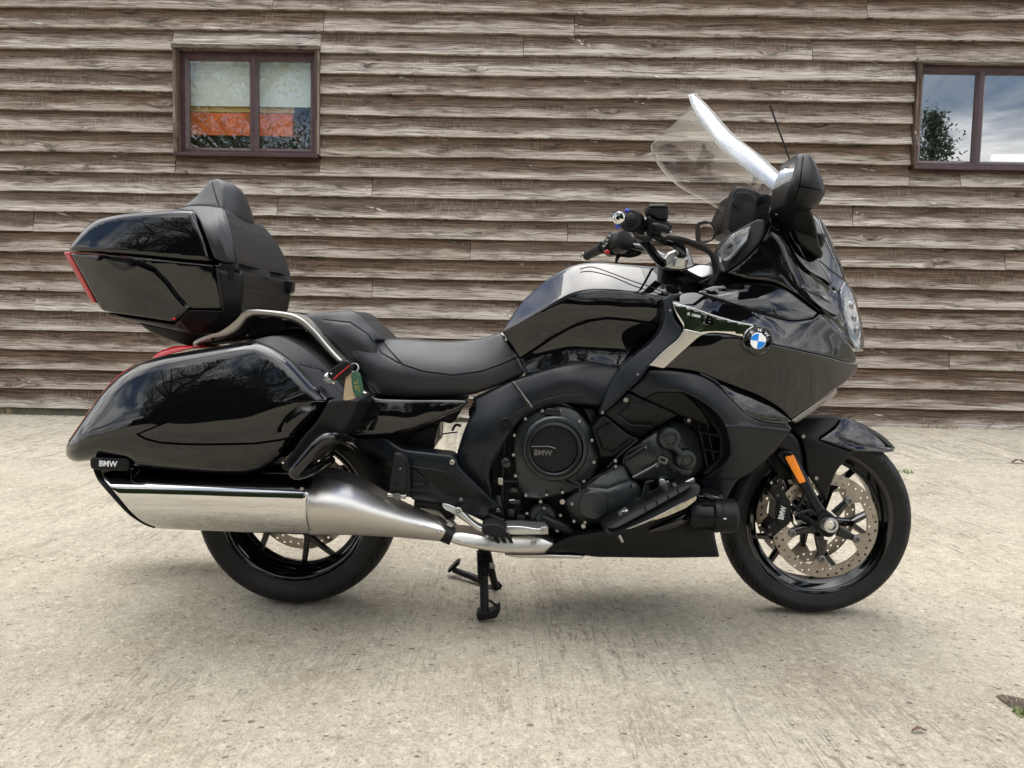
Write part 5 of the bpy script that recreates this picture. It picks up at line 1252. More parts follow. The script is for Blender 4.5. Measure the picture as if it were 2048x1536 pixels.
# ------------------------------------------------------------------ panniers
PN = [(130, 903, 8), (135, 886, 8), (178, 822, 30), (209, 779, 30), (241, 748, 20), (268, 731, 20), (315, 713, 30), (412, 697, 30), (491, 684, 30), (512, 683, 10), (541, 692, 14), (580, 716, 20), (623, 763, 14), (659, 796, 3), (657, 805, 6), (628, 845, 20), (604, 872, 20), (580, 908, 20), (549, 928, 14), (522, 944, 10), (491, 951, 14), (440, 950, 20), (334, 943, 20), (262, 938, 8), (250, 925, 8), (190, 920, 10), (151, 925, 10), (134, 916, 8)]
PD_ = [(131, 902, .415), (178, 822, .420), (241, 748, .428), (315, 713, .440), (412, 697, .448), (500, 684, .448), (580, 716, .455), (658, 798, .460),
       (165, 880, .440), (250, 800, .458), (330, 760, .466), (420, 740, .468), (500, 735, .468), (560, 760, .470), (270, 865, .480), (200, 885, .458), (373, 832, .487), (491, 812, .487), (560, 803, .482), (640, 806, .465),
       (319, 885, .484), (412, 888, .486), (510, 887, .480), (590, 870, .462), (200, 915, .440), (300, 935, .452), (440, 946, .455), (520, 940, .448), (350, 915, .472), (470, 915, .472)]
pn = shell('pannier', GLOSS, PN, PD_, r=24, rd=.045, absback=.16, step=6, rc=12, mirror=True,
           seams=[([(276, 868), (300, 858), (330, 846), (373, 832), (430, 820), (491, 811), (549, 805), (600, 803), (655, 801)], 1.8, .003), ([(275, 869), (292, 878), (319, 885), (360, 888), (412, 889), (470, 888), (510, 887), (560, 880), (603, 870)], 2.2, .005),
                  ([(560, 862), (575, 835), (600, 815), (640, 810)], 9, .006)])[0]
shell('pannier_inner_shell', MATTE, [(500, 683, 4), (520, 676, 10), (545, 671, 14), (569, 674, 20), (604, 692, 20), (647, 727, 20), (678, 764, 14), (700, 792, 4), (690, 800), (659, 796, 3), (623, 763, 14), (580, 716, 20), (541, 692, 14), (512, 683, 6)],
      [(505, 683, .362), (569, 676, .30), (604, 693, .31), (647, 728, .32), (678, 767, .34), (698, 792, .35), (659, 796, .415), (623, 763, .408), (580, 716, .402), (541, 692, .395), (610, 725, .378)], r=3, rd=.006, absback=.15, step=8, parent=pn, rc=10, seams=[([(600, 731), (640, 740), (672, 760)], 1.5, .002), ([(640, 738), (690, 797)], 1.5, .002)])
shell('tail_light', REDL, [(135, 884, 1), (178, 821, 20), (209, 778, 20), (238, 749, 8), (260, 734, 8), (270, 729, 2), (262, 734, 10), (241, 749, 14), (212, 779, 20), (180, 823, 20)], [(135, 884, .37), (209, 777, .345), (268, 730, .35), (241, 748, .345)], r=1.5, rd=.003, absback=.2, step=7, parent=pn, rc=6)
shell('tail_light', REDL, [(304, 714, 2), (322, 701, 8), (350, 692, 8), (382, 691, 3), (388, 696, 3), (350, 706, 8), (311, 718, 2)], [(304, 714, .25), (388, 696, .26), (350, 692, .24)], r=3, rd=.010, absback=.05, step=5, parent=pn, rc=6)
bd = shell('badge_block', MATTE, [(180, 919, 5), (184, 915, 3), (254, 917, 4), (259, 921, 4), (258, 939, 4), (252, 942, 3), (184, 938, 4), (181, 933, 4)], .452, r=2.5, rd=.004, back=.05, step=10, parent=pn, rc=4)
text('BMW', 216, 928, .4525, .0205, WHITE, bd, ang=radians(-1.5), bold=.0005, sx=.95)
shell('pannier_bracket', MATTE, [(659, 800, 3), (720, 800, 4), (716, 820, 8), (700, 850, 14), (672, 880, 20), (640, 910, 20), (610, 940, 14), (590, 948, 6), (560, 935), (582, 908, 20), (606, 872, 20), (632, 845, 20)], [(659, 800, .470), (720, 800, .40), (672, 880, .44), (590, 945, .462), (606, 872, .478), (632, 845, .478)], r=4, rd=.008, absback=.2, step=8, parent=pn, rc=8)
cb_ = tube('crash_bar', GLOSS, [(712, 892, .30), (690, 878, .42), (662, 874, .485), (640, 884, .50), (618, 908, .505), (592, 938, .505), (588, 945, .50), (600, 949, .48), (630, 938, .43), (655, 925, .34), (662, 921, .26)], [.014, .014, .0145, .0145, .0145, .0145, .0145, .0135, .013, .012, .012], n=16)
# key lock on the pannier
lathe('lock', CHROME, UP(661, 757, .395), (0.2, -1, 0.15), [(.017, -.01), (.017, .004), (.013, .006), (.012, .002), (.008, .002), (.0, .003)], 24, pn)

# ------------------------------------------------------------------ grab rail
GRD = [(387, 690, .16), (425, 668, .18), (462, 650, .20), (483, 626, .21), (540, 624, .215), (600, 640, .22), (650, 690, .235), (684, 724, .26)]
shell('grab_rail', SILV, [(386, 692, 4), (386, 683, 10), (396, 677, 10), (425, 664, 20), (448, 652, 14), (466, 634, 14), (484, 621, 12), (504, 618, 20), (544, 621, 30), (585, 627, 20), (608, 638, 20), (634, 663, 30), (664, 699, 20), (686, 722, 4), (676, 727, 4), (652, 703, 20), (622, 668, 30), (598, 647, 20), (576, 639, 20), (544, 633, 30), (508, 631, 14), (494, 637, 10), (476, 664, 14), (450, 676, 14), (424, 681, 20), (404, 687, 10), (394, 694, 6)],
      GRD, r=4.5, rd=.006, back=.03, step=5, rc=10, mirror=True)
disc('screw_hole', DARK, 397, 689, .173, .0045, .004); disc('screw_hole', DARK, 425, 679, .186, .0055, .004)
disc('rail_screw', DBOLT, 494, 671, .175, .003, .004)

# ------------------------------------------------------------------ top case
tcs = empty('top_case', parent=bike)
LID = [(137, 499, 5), (143, 488, 14), (168, 457, 30), (192, 439, 20), (237, 429, 30), (305, 423, 30), (356, 420, 30), (386, 421, 6), (401, 452, 20), (414, 487, 20), (425, 526, 3), (339, 518, 30), (237, 508, 30), (150, 503, 10)]
LD = [(137, 499, .185), (168, 458, .185), (192, 439, .190), (237, 429, .208), (305, 423, .228), (356, 421, .238), (386, 422, .242), (180, 480, .205), (240, 465, .222), (320, 460, .242), (390, 455, .252), (160, 500, .197), (237, 504, .228), (339, 512, .250), (424, 522, .260)]
shell('case_lid', GLOSS, LID, LD, r=9, rd=.020, sym=True, step=6, parent=tcs, rc=10)
LOW = [(140, 507, 4), (237, 512, 30), (339, 522, 30), (425, 530, 3), (433, 562, 20), (440, 600, 20), (443, 619, 2), (384, 618, 4), (374, 618, 4), (372, 624), (345, 642, 3), (338, 642, 4), (290, 634, 20), (218, 624, 6), (204, 621, 10), (194, 605, 14), (165, 550, 20)]
LOWD = [(141, 508, .165), (204, 619, .155), (165, 552, .165), (237, 514, .222), (339, 524, .247), (424, 531, .254), (180, 530, .195), (230, 560, .212), (300, 560, .232), (300, 540, .240), (400, 560, .250), (430, 590, .245), (384, 612, .235), (340, 636, .212), (270, 620, .200), (330, 600, .225), (360, 560, .240), (250, 600, .205)]
lowc = shell('case_shell', GLOSS, LOW, LOWD, r=2.5, rd=.005, absback=.0, step=6, parent=tcs, rc=8, mirror=True, seams=[([(205, 510), (270, 524), (310, 540), (335, 565), (355, 592), (371, 609)], 6, .010)])[0]
shell('case_rear_corner', GLOSS, [(146, 509, 2), (200, 511, 2), (196, 520, 3), (188, 523, 4), (160, 517, 3)], [(146, 509, .18), (200, 511, .222), (188, 523, .212), (160, 517, .188)], r=1.5, rd=.003, back=.02, step=6, parent=lowc)
shell('case_step_trim', DARK, [(373, 617, 2), (377, 620, 3), (352, 642, 2), (344, 641, 2)], [(373, 618, .243), (352, 642, .225), (344, 640, .222)], r=1.5, rd=.002, back=.015, step=7, parent=lowc)
shell('side_reflector', REDL, [(343, 637, 1), (348, 635, 1), (352, 639, 1), (345, 641, 1)], .232, r=1, rd=.001, back=.01, step=6, parent=lowc)
shell('tail_light', REDL, [(127, 506, 3), (130, 503, 3), (139, 504, 3), (165, 552, 20), (194, 607, 2), (183, 606, 4), (158, 562, 20)], [(128, 505, .150), (139, 505, .168), (194, 606, .16), (183, 605, .145)], r=3, rd=.010, sym=False, absback=-.15, step=5, parent=tcs, rc=4)
shell('case_base', MATTE, [(212, 628, 6), (218, 625, 3), (338, 644, 4), (349, 645, 3), (376, 620, 4), (384, 619), (440, 621, 3), (432, 560, 20), (428, 532, 6), (470, 538, 8), (486, 542, 8), (490, 560, 20), (489, 622, 20), (482, 640, 14), (462, 656, 14), (436, 672, 14), (384, 670, 10), (366, 665, 10), (278, 645, 20), (222, 634, 6)],
      [(215, 628, .16), (338, 645, .21), (278, 645, .17), (366, 665, .18), (384, 670, .18), (443, 621, .245), (440, 665, .19), (432, 535, .262), (486, 545, .235), (489, 622, .215), (462, 600, .24), (400, 640, .22), (478, 645, .195)], r=9, rd=.03, sym=True, step=7, parent=tcs, rc=8)
shell('case_corner_cover', MATTE, [(375, 622, 3), (384, 620, 3), (443, 622, 3), (442, 633, 10), (430, 645, 14), (401, 662, 14), (384, 668, 6), (376, 662, 8), (357, 642, 4)], [(375, 622, .24), (443, 622, .245), (384, 666, .20), (401, 660, .205), (430, 645, .225), (357, 642, .225)], r=2, rd=.003, back=.02, step=7, parent=tcs)
shell('case_belly', MATTE, [(275, 645, 4), (366, 664, 10), (392, 670, 6), (420, 668), (400, 690, 14), (384, 693, 6), (357, 687, 20), (331, 678, 20), (300, 664, 20)], [(275, 645, .13), (392, 670, .15), (384, 692, .12), (331, 677, .13)], r=3, rd=.01, sym=True, step=10, parent=tcs)
shell('carrier_foot', DARK, [(386, 690), (392, 672), (470, 640), (560, 630), (580, 660), (470, 680)], .12, r=3, absback=-.12, step=20, parent=tcs)
def latch(pts, d, spts):
    l = shell('latch', MATTE, pts, d, r=2, rd=.003, back=.03, step=7, parent=tcs, rc=4)
    shell('latch_slot', DARK, spts, d + .0015, r=.8, rd=.001, back=.004, step=6, parent=l)
    return l
l1 = latch([(437, 524, 4), (470, 528, 4), (468, 545, 4), (462, 561, 3), (446, 558, 8), (440, 546, 8)], .252, [(449, 529, 1), (465, 533, 1), (464, 536, 1), (449, 533, 1)])
bolt(440, 529, .254, .003, BOLTM, l1)
shell('latch', MATTE, [(564, 560, 3), (586, 562, 3), (584, 584, 4), (577, 588, 3), (571, 583, 6)], -.195, r=2, rd=.003, back=.03, step=7, parent=tcs, rc=4)
# backrest upholstery
bk = shell('backrest_wing', LEATH, [(356, 420, 4), (364, 416, 8), (374, 412, 10), (408, 411, 14), (446, 416, 6), (451, 424, 6), (460, 455, 20), (470, 495, 20), (477, 522, 5), (474, 528, 4), (455, 527, 10), (440, 523, 8), (428, 517, 6), (418, 487, 20), (401, 446, 20), (388, 423, 6)],
      [(358, 419, .195), (408, 412, .17), (446, 417, .165), (388, 423, .205), (401, 446, .246), (428, 515, .264), (474, 525, .252), (460, 460, .225), (430, 440, .250), (445, 500, .270), (452, 430, .19)], r=4, rd=.010, sym=True, step=6, parent=tcs, rc=8,
      seams=[([(446, 418), (453, 440), (462, 475), (469, 505), (473, 523)], 1.6, .003), ([(430, 428), (441, 470), (452, 514)], 8, -.004)])
def cushion(name, edge, bulge, NU=22, thick=.03, seam=None):
    """padded face spanning from the near edge curve to its mirror image; bulge(u, v) pushes it forward"""
    P = catmull([UP(*p) for p in edge], 4); V, F = [], []; n = len(P)
    for i, e in enumerate(P):
        for j in range(NU + 1):
            u = -1 + 2*j/NU; bx_, bz_ = bulge(u, i/(n-1)); V.append(Vector((e.x + bx_, e.y*(-u), e.z + bz_)))
    m_ = len(V)
    for i, e in enumerate(P):
        for j in range(NU + 1):
            u = -1 + 2*j/NU; V.append(Vector((e.x - thick, e.y*(-u), e.z - .004)))
    idx = lambda i, j, s=0: s*m_ + i*(NU+1) + j
    for i in range(n-1):
        for j in range(NU): F.append((idx(i, j), idx(i, j+1), idx(i+1, j+1), idx(i+1, j))); F.append((idx(i, j, 1), idx(i+1, j, 1), idx(i+1, j+1, 1), idx(i, j+1, 1)))
        F.append((idx(i, 0), idx(i+1, 0), idx(i+1, 0, 1), idx(i, 0, 1))); F.append((idx(i, NU), idx(i, NU, 1), idx(i+1, NU, 1), idx(i+1, NU)))
    for j in range(NU): F.append((idx(0, j), idx(0, j, 1), idx(0, j+1, 1), idx(0, j+1))); F.append((idx(n-1, j), idx(n-1, j+1), idx(n-1, j+1, 1), idx(n-1, j, 1)))
    return M(name, V, F, LEATH, tcs, 50)
cushion('backrest_pad', [(447, 420, .165), (452, 438, .185), (459, 462, .215), (467, 492, .238), (474, 518, .250), (478, 536, .247), (480, 545, .235)],
        lambda u, v: ((-.045*(1 - abs(u)**2.2) + .050*math.exp(-(u/.42)**2)*(0.35 + 0.65*v)), .030*math.exp(-(u/.5)**2)*(1 - v)))
hd = shell('head_pad_shell', LEATH, [(362, 414, 3), (376, 406, 14), (393, 393, 20), (408, 376, 14), (415, 367, 10), (424, 360, 8), (434, 357, 8), (441, 359, 4), (446, 372), (450, 420, 8), (420, 413, 8), (395, 411, 10)],
      [(363, 413, .15), (393, 393, .10), (434, 358, .070), (441, 360, .070), (446, 385, .095), (448, 415, .118), (420, 410, .135), (415, 385, .105)], r=4, rd=.010, sym=True, step=6, parent=tcs, rc=8, seams=[([(423, 361), (428, 380), (434, 400), (440, 416)], 1.5, .0025)])
cushion('head_pad', [(440, 359, .066), (444, 368, .080), (447, 384, .096), (449, 404, .112), (452, 424, .120), (455, 438, .112), (457, 447, .085)],
        lambda u, v: (.022*(1 - abs(u)**3)*(1 - abs(2*v - 1)**4), .004*(1 - abs(u)**2)*(1 - v)), thick=.035)

# ------------------------------------------------------------------ front fender, fork, hub carrier
shell('front_fender', MATTE, [(1576, 854, 6), (1588, 842, 10), (1605, 836, 10), (1640, 834, 14), (1682, 834, 3), (1672, 852, 8), (1637, 878, 4), (1708, 902, 3), (1690, 922, 14), (1675, 938, 20), (1660, 972, 14), (1652, 1002, 4), (1632, 975, 14), (1612, 946, 14), (1610, 905, 20), (1600, 878, 14), (1584, 862, 8)],
      [(1578, 853, .06), (1605, 838, .055), (1682, 836, .055), (1637, 878, .105), (1700, 903, .10), (1612, 900, .095), (1660, 940, .10), (1650, 1000, .095), (1625, 860, .085)], r=4, rd=.008, absback=.055, step=8, rc=8)
shell('fender_spine', MATTE, [(1580, 856), (1605, 836, 10), (1682, 833, 10), (1725, 847, 20), (1768, 872, 20), (1793, 898, 3), (1740, 893), (1690, 880), (1640, 870)], .060, r=6, rd=.05, sym=True, step=8, rc=8)
shell('fender_blade', GLOSS, [(1682, 837, 3), (1692, 835, 6), (1722, 849, 20), (1762, 876, 20), (1786, 897, 6), (1790, 902, 3), (1775, 905, 6), (1709, 903, 4), (1638, 879, 3), (1672, 855, 8)], [(1685, 837, .058), (1722, 850, .056), (1765, 878, .05), (1789, 901, .045), (1672, 856, .085), (1640, 878, .108), (1708, 901, .104), (1770, 902, .075), (1690, 865, .095), (1740, 880, .082)], r=2.5, rd=.005, absback=.04, step=6, rc=6, seams=[([(1672, 870), (1720, 886), (1780, 899)], 3, -.003)])
bolt(1607, 873, .100, .006, BOLTM); bolt(1633, 957, .108, .006, BOLTM)
arm = shell('fork_arm', SATIN, [(1548, 908, 8), (1560, 898), (1585, 900), (1602, 925, 14), (1616, 955, 14), (1630, 985, 14), (1650, 1018, 10), (1662, 1032, 10), (1648, 1044, 8), (1632, 1032, 10), (1610, 990, 20), (1588, 958, 14), (1568, 930, 10)], [(1550, 905, .095), (1600, 925, .112), (1655, 1035, .135), (1590, 960, .11), (1630, 1000, .13)], r=6, rd=.014, back=.03, step=6, rc=8)
shell('fork_upper', SATIN, [(1540, 880), (1580, 862, 8), (1600, 880, 14), (1610, 915, 20), (1611, 960, 10), (1600, 962), (1570, 915)], .085, r=5, rd=.02, absback=-.085, step=12)
am = shell('amber_reflector', ORAL, [(1569, 914, 3), (1587, 909, 3), (1612, 963, 3), (1599, 968, 3)], [(1569, 914, .128), (1587, 909, .128), (1605, 966, .134)], r=1.5, rd=.003, back=.012, step=6, rc=3, parent=arm)
shell('reflector_rim', MATTE, [(1567, 912, 3), (1588, 907, 3), (1614, 964, 3), (1598, 970, 3)], [(1567, 912, .124), (1588, 907, .124), (1606, 968, .130)], r=1.5, rd=.003, back=.012, step=10, rc=3, parent=arm)
hubc = UP(1661, 1051, .150)
cr = shell('hub_carrier', SATIN, [(1632, 1030, 6), (1650, 1018, 6), (1668, 1030), (1680, 1050, 10), (1665, 1075, 8), (1648, 1074, 8), (1636, 1060, 8), (1596, 1032, 6), (1584, 1030, 6), (1582, 1018, 6), (1594, 1016, 6), (1634, 1042, 6)], [(1590, 1025, .105), (1660, 1050, .14), (1640, 1030, .135), (1655, 1072, .13)], r=5, rd=.012, back=.03, step=6, rc=6)
tube('carrier_strut', SATIN, [(1655, 1045, .125), (1620, 1020, .115), (1592, 1028, .11)], .007, parent=cr, smooth=1)
tube('carrier_strut', SATIN, [(1590, 1025, .11), (1612, 985, .12)], .006, parent=cr, smooth=1)
lathe('axle_end', ALU, UP(1660, 1050, .150), NEAR, [(.0225, -.03), (.0225, .006), (.0205, .009), (.0145, .009), (.0145, -.01), (0, -.01)], 32, cr)
lathe('axle_nut', CHROME, UP(1660, 1050, .158), NEAR, [(.0145, 0), (.0120, 0.001), (.0115, -.012), (0, -.012)], 6, cr, smooth=10)
cp = shell('brake_caliper', MATTE, [(1537, 976, 5), (1544, 968, 5), (1558, 969, 5), (1570, 978, 6), (1572, 992, 6), (1580, 1000, 8), (1583, 1012, 8), (1580, 1026, 8), (1584, 1038, 8), (1577, 1050, 8), (1564, 1058, 8), (1556, 1066, 6), (1546, 1074, 4), (1536, 1070, 5), (1532, 1060, 6), (1538, 1048, 6), (1548, 1040, 8), (1550, 1020, 8), (1552, 1000, 8), (1544, 990, 8)], .118, r=3.5, rd=.008, back=.055, step=5, rc=5)
lathe('piston_boss', MATTE, UP(1566, 1011, .119), NEAR, [(.017, -.01), (.017, .003), (.015, .005), (0, .005)], 28, cp); lathe('piston_boss', MATTE, UP(1564, 1040, .119), NEAR, [(.017, -.01), (.017, .003), (.015, .005), (0, .005)], 28, cp)
text('BMW', 1565, 1026, .1255, .0235, WHITE, cp, ang=radians(78), bold=.0005, sx=.72)
for x, y in ((1556, 991), (1565, 978), (1539, 1054), (1541, 1069)): bolt(x, y, .121, .004, DBOLT, cp)
bolt(1587, 985, .118, .0055, DBOLT); bolt(1590, 1027, .116, .0065, DBOLT, cr)
tube('brake_line', RUBB, [(1541, 905, .07), (1552, 925, .085), (1557, 950, .09), (1548, 968, .09)], .0035)
tube('brake_line', RUBB, [(1530, 930, .03), (1520, 965, .0), (1524, 1000, -.03)], .004)
disc('line_fitting', BOLTM, 1543, 966, .115, .005, .02)
shell('far_caliper', DARK, [(1508, 985), (1530, 980), (1532, 1040), (1520, 1052), (1506, 1040)], -.07, r=4, back=.05, step=10)
shell('fork_bridge', DARK, [(1520, 905), (1560, 880), (1600, 900), (1610, 950), (1580, 960), (1560, 960), (1540, 930)], .07, r=4, absback=-.07, step=20)
tube('sensor_cable', RUBB, [(1568, 895, .1), (1577, 908, .12), (1582, 912, .13)], .0012)

# ------------------------------------------------------------------ lower matte fairing
LF = [(1256, 781, 3), (1283, 757, 14), (1299, 738, 6), (1326, 738, 20), (1365, 742, 20), (1400, 748, 20), (1433, 765, 20), (1458, 793, 20), (1480, 816, 20), (1500, 832, 20), (1530, 842, 14), (1574, 847, 4), (1584, 856, 4), (1577, 869, 6), (1548, 905, 20), (1510, 942, 20), (1475, 959, 14), (1466, 972, 10), (1452, 1000, 5), (1440, 992), (1404, 975, 8), (1401, 962, 8), (1416, 950, 8), (1446, 930, 20), (1459, 912, 14), (1460, 890, 14), (1450, 853, 20), (1436, 830, 20), (1410, 808, 20), (1387, 796, 20), (1368, 786, 20), (1310, 786), (1290, 800)]
LFD = [(1256, 781, .255), (1299, 739, .28), (1365, 743, .285), (1433, 766, .287), (1500, 833, .270), (1574, 848, .24), (1582, 858, .235), (1548, 903, .22), (1475, 958, .225), (1450, 998, .22), (1404, 968, .22), (1455, 915, .275), (1452, 855, .305), (1415, 808, .310), (1368, 786, .300), (1310, 785, .285), (1400, 780, .310), (1440, 810, .312), (1480, 850, .297), (1530, 860, .262), (1500, 900, .258), (1460, 945, .245)]
lf = shell('lower_fairing', SATIN, LF, LFD, r=4, rd=.010, back=.04, step=7, rc=10, mirror=True, seams=[([(1452, 853), (1480, 852), (1530, 856), (1577, 862)], 4, -.005), ([(1404, 960), (1430, 958), (1472, 958)], 1.6, .003)])[0]
shell('fairing_recess', MATTE, [(1256, 780, 3), (1304, 762, 8), (1365, 784, 14), (1387, 803, 14), (1410, 830, 14), (1424, 856, 3), (1404, 846, 4), (1357, 830, 4), (1295, 801, 6)], [(1256, 780, .262), (1304, 762, .268), (1387, 803, .262), (1424, 855, .245), (1357, 830, .240), (1295, 800, .256)], r=2.5, rd=.004, back=.03, step=8, rc=8)
shell('fairing_inner_lip', DARK, [(1366, 786), (1412, 808), (1452, 856), (1461, 905), (1420, 948), (1402, 952), (1440, 915), (1440, 870), (1412, 835), (1388, 804)], .225, r=2, back=.06, step=20)
tube('fairing_edge', GLOSS, [(1400, 747, .287), (1433, 764, .29), (1458, 793, .29), (1480, 815, .282), (1500, 831, .272), (1532, 842, .262), (1575, 846, .243)], .0028, parent=lf)

# ------------------------------------------------------------------ upper gloss fairing
SFU = [(1344, 593, 6), (1366, 586, 10), (1392, 584, 14), (1420, 594, 20), (1458, 607, 30), (1512, 625, 30), (1561, 639, 20), (1587, 643, 14), (1628, 638, 6), (1640, 627, 3), (1662, 648, 20), (1678, 663, 20), (1702, 692, 20), (1713, 718, 8), (1709, 727, 4), (1684, 722, 20), (1650, 712, 20), (1602, 701, 20), (1543, 688, 10), (1538, 668, 14), (1514, 651, 14), (1473, 644, 14), (1385, 616, 14), (1348, 606, 4)]
SFUD = [(1344, 594, .240), (1392, 585, .235), (1458, 607, .245), (1561, 640, .235), (1628, 638, .215), (1662, 650, .195), (1702, 692, .155), (1712, 718, .130), (1684, 722, .175), (1602, 701, .255), (1543, 688, .287), (1514, 652, .290), (1473, 644, .292), (1385, 616, .285), (1348, 606, .280), (1590, 665, .245), (1650, 685, .205), (1430, 615, .278), (1500, 635, .278)]
gf = empty('gloss_fairing', parent=bike)
sf = shell('fairing_upper_band', GLOSS, SFU, SFUD, r=2, rd=.004, back=.05, step=6, parent=gf, rc=8, mirror=True, seams=[([(1512, 628), (1545, 650), (1560, 668)], 8, .006)])[0]
SFL = [(1356, 680, 4), (1369, 656, 6), (1411, 667), (1440, 668), (1488, 674), (1543, 689, 6), (1602, 702, 20), (1650, 713, 20), (1684, 723, 20), (1708, 728, 6), (1716, 728, 4), (1715, 738, 5), (1696, 761, 14), (1666, 781, 20), (1620, 812, 20), (1582, 838, 4), (1560, 815, 20), (1517, 790, 20), (1458, 768, 20), (1435, 760, 14), (1403, 745, 20), (1365, 738, 20), (1326, 735, 4), (1298, 733, 4)]
SFLD = [(1298, 733, .285), (1356, 680, .292), (1411, 667, .300), (1488, 674, .302), (1543, 689, .293), (1602, 702, .260), (1684, 723, .180), (1714, 730, .130), (1696, 761, .150), (1620, 812, .205), (1582, 838, .225), (1517, 790, .265), (1435, 760, .288), (1365, 738, .290), (1420, 710, .300), (1500, 730, .290), (1560, 740, .268), (1620, 750, .228), (1660, 745, .195)]
sl_ = shell('fairing_side', GLOSS, SFL, SFLD, r=2, rd=.004, back=.05, step=6, parent=gf, rc=8, mirror=True)[0]
shell('fairing_fin', GLOSS, [(1404, 746, 2), (1436, 762, 10), (1458, 769, 14), (1517, 791, 20), (1560, 814, 14), (1580, 834, 5), (1574, 845, 4), (1532, 840, 14), (1499, 829, 20), (1478, 812, 20), (1458, 791, 20), (1434, 764, 14)],
      [(1404, 746, .284), (1458, 769, .268), (1560, 815, .228), (1578, 838, .222), (1532, 839, .250), (1478, 812, .283), (1440, 768, .285)], r=2, rd=.003, back=.03, step=7, parent=gf, rc=8)
shell('fairing_wing', SATIN, [(1325, 597, 4), (1346, 588, 6), (1366, 586), (1344, 606, 4), (1350, 640, 20), (1366, 656, 8), (1356, 681, 8), (1325, 708, 20), (1297, 735, 10), (1283, 757, 14), (1253, 783, 20), (1233, 804, 20), (1202, 832, 3), (1197, 826, 4), (1204, 806, 20), (1218, 773, 20), (1234, 745, 14), (1253, 723, 14), (1280, 703, 20), (1300, 688, 20), (1318, 668, 20), (1330, 640, 20)],
      [(1325, 597, .245), (1350, 590, .258), (1350, 640, .280), (1362, 656, .285), (1300, 690, .265), (1325, 708, .290), (1285, 750, .285), (1234, 745, .250), (1200, 826, .240), (1233, 804, .265), (1332, 640, .262)], r=3, rd=.006, back=.03, step=6, parent=gf, rc=8, mirror=True)
for x, y, d in ((1341, 621, .283), (1276, 749, .291), (1205, 824, .255)): bolt(x, y, d + .004, .0035, BOLTM, gf)
shell('fairing_shoulder', GLOSS, [(1394, 584, 3), (1410, 577, 14), (1429, 571, 14), (1502, 561, 30), (1546, 564, 20), (1590, 587, 20), (1638, 624, 4), (1628, 637, 6), (1590, 643, 20), (1561, 638, 20), (1510, 624, 20), (1458, 606, 20)],
      [(1394, 584, .205), (1429, 572, .190), (1502, 562, .185), (1546, 565, .190), (1590, 588, .195), (1636, 624, .190), (1590, 642, .225), (1510, 624, .240), (1458, 606, .238), (1470, 590, .236), (1530, 595, .234), (1580, 615, .222)], r=3, rd=.006, absback=.0, step=6, parent=gf, rc=8, mirror=True)
# polished strip with the badge
CS = [(1345, 604, 2), (1385, 615, 10), (1428, 630, 10), (1473, 643, 10), (1512, 650, 14), (1494, 664, 10), (1487, 674, 8), (1460, 668, 10), (1429, 665, 14), (1411, 667, 14), (1398, 673, 10), (1362, 705, 10), (1328, 737, 2), (1298, 731, 2), (1325, 705, 10), (1356, 678, 10), (1369, 656, 8), (1352, 628, 10)]
CSD = [(1345, 604, .294), (1512, 650, .309), (1400, 665, .2990)]
cs = shell('chrome_strip', CHROME, CS, CSD, r=1.2, rd=.002, back=.02, step=6, bs=2.2, parent=gf, rc=6)
shell('strip_lower', BRUSH, [(1370, 658, 2), (1411, 667, 2), (1398, 673, 8), (1362, 705, 10), (1328, 737, 2), (1299, 731, 2), (1326, 704, 10), (1357, 679, 8)], [(1370, 658, .310), (1411, 667, .313), (1315, 735, .2945)], r=1.5, rd=.002, back=.01, step=6, parent=cs)
text('B', 1418, 642, .3120, .030, GLOSS, cs, ang=radians(-10), bold=.0012, sx=1.45, ext=.002)
text('B', 1417, 641.5, .3085, .0315, CHROME, cs, ang=radians(-10), bold=.0022, sx=1.45, ext=.001)
text('K 1600', 1388, 630.5, .3035, .0098, WHITE, cs, ang=radians(-12), bold=.0002, sx=1.25)
# roundel
rc0 = UP(1515, 682, .312); rdl = empty('roundel', tuple(rc0), parent=gf)
RA = (0.02, -1, 0.05)
lathe('chrome_ring', CHROME, (0, 0, 0), RA, [(.0405, -.022), (.0410, .002), (.0395, .005), (.0370, .005), (.0350, .001)], 64, rdl)
lathe('black_ring', GLOSS, (0, 0, 0), RA, [(.0355, -.02), (.0355, .001), (.030, .0025), (.0, .003)], 64, rdl)
lathe('inner_ring', CHROME, (0, 0, 0), RA, [(.0220, .002), (.0220, .0040), (.0205, .0045), (.0205, .002)], 48, rdl, closed=True)
for q in range(4):
    a0 = radians(90*q - 7); n = 10; V = [(0, -.0045, 0)] + [(.0207*cos(a0 + pi/2*i/n), -.0045, .0207*sin(a0 + pi/2*i/n)) for i in range(n+1)]
    V += [(v[0], -.002, v[2]) for v in V]; m_ = n + 2
    F = [(0, i, i+1) for i in range(1, n+1)] + [(i, i+1, i+1+m_, i+m_) for i in range(1, n+1)] + [(0, 1, 1+m_, m_), (n+1, 0, m_, n+1+m_)]
    M('quadrant', V, F, WHT if q in (0, 2) else BLUE, rdl, 20)
for ch, a in (('B', 128), ('M', 84), ('W', 40)):
    o = text(ch, 1515, 682, .3165, .0125, WHITE, rdl, ang=radians(a - 90), bold=.0002, sx=1.15)
    o.location = Vector((.0288*cos(radians(a)), -.0045, .0288*sin(radians(a))))
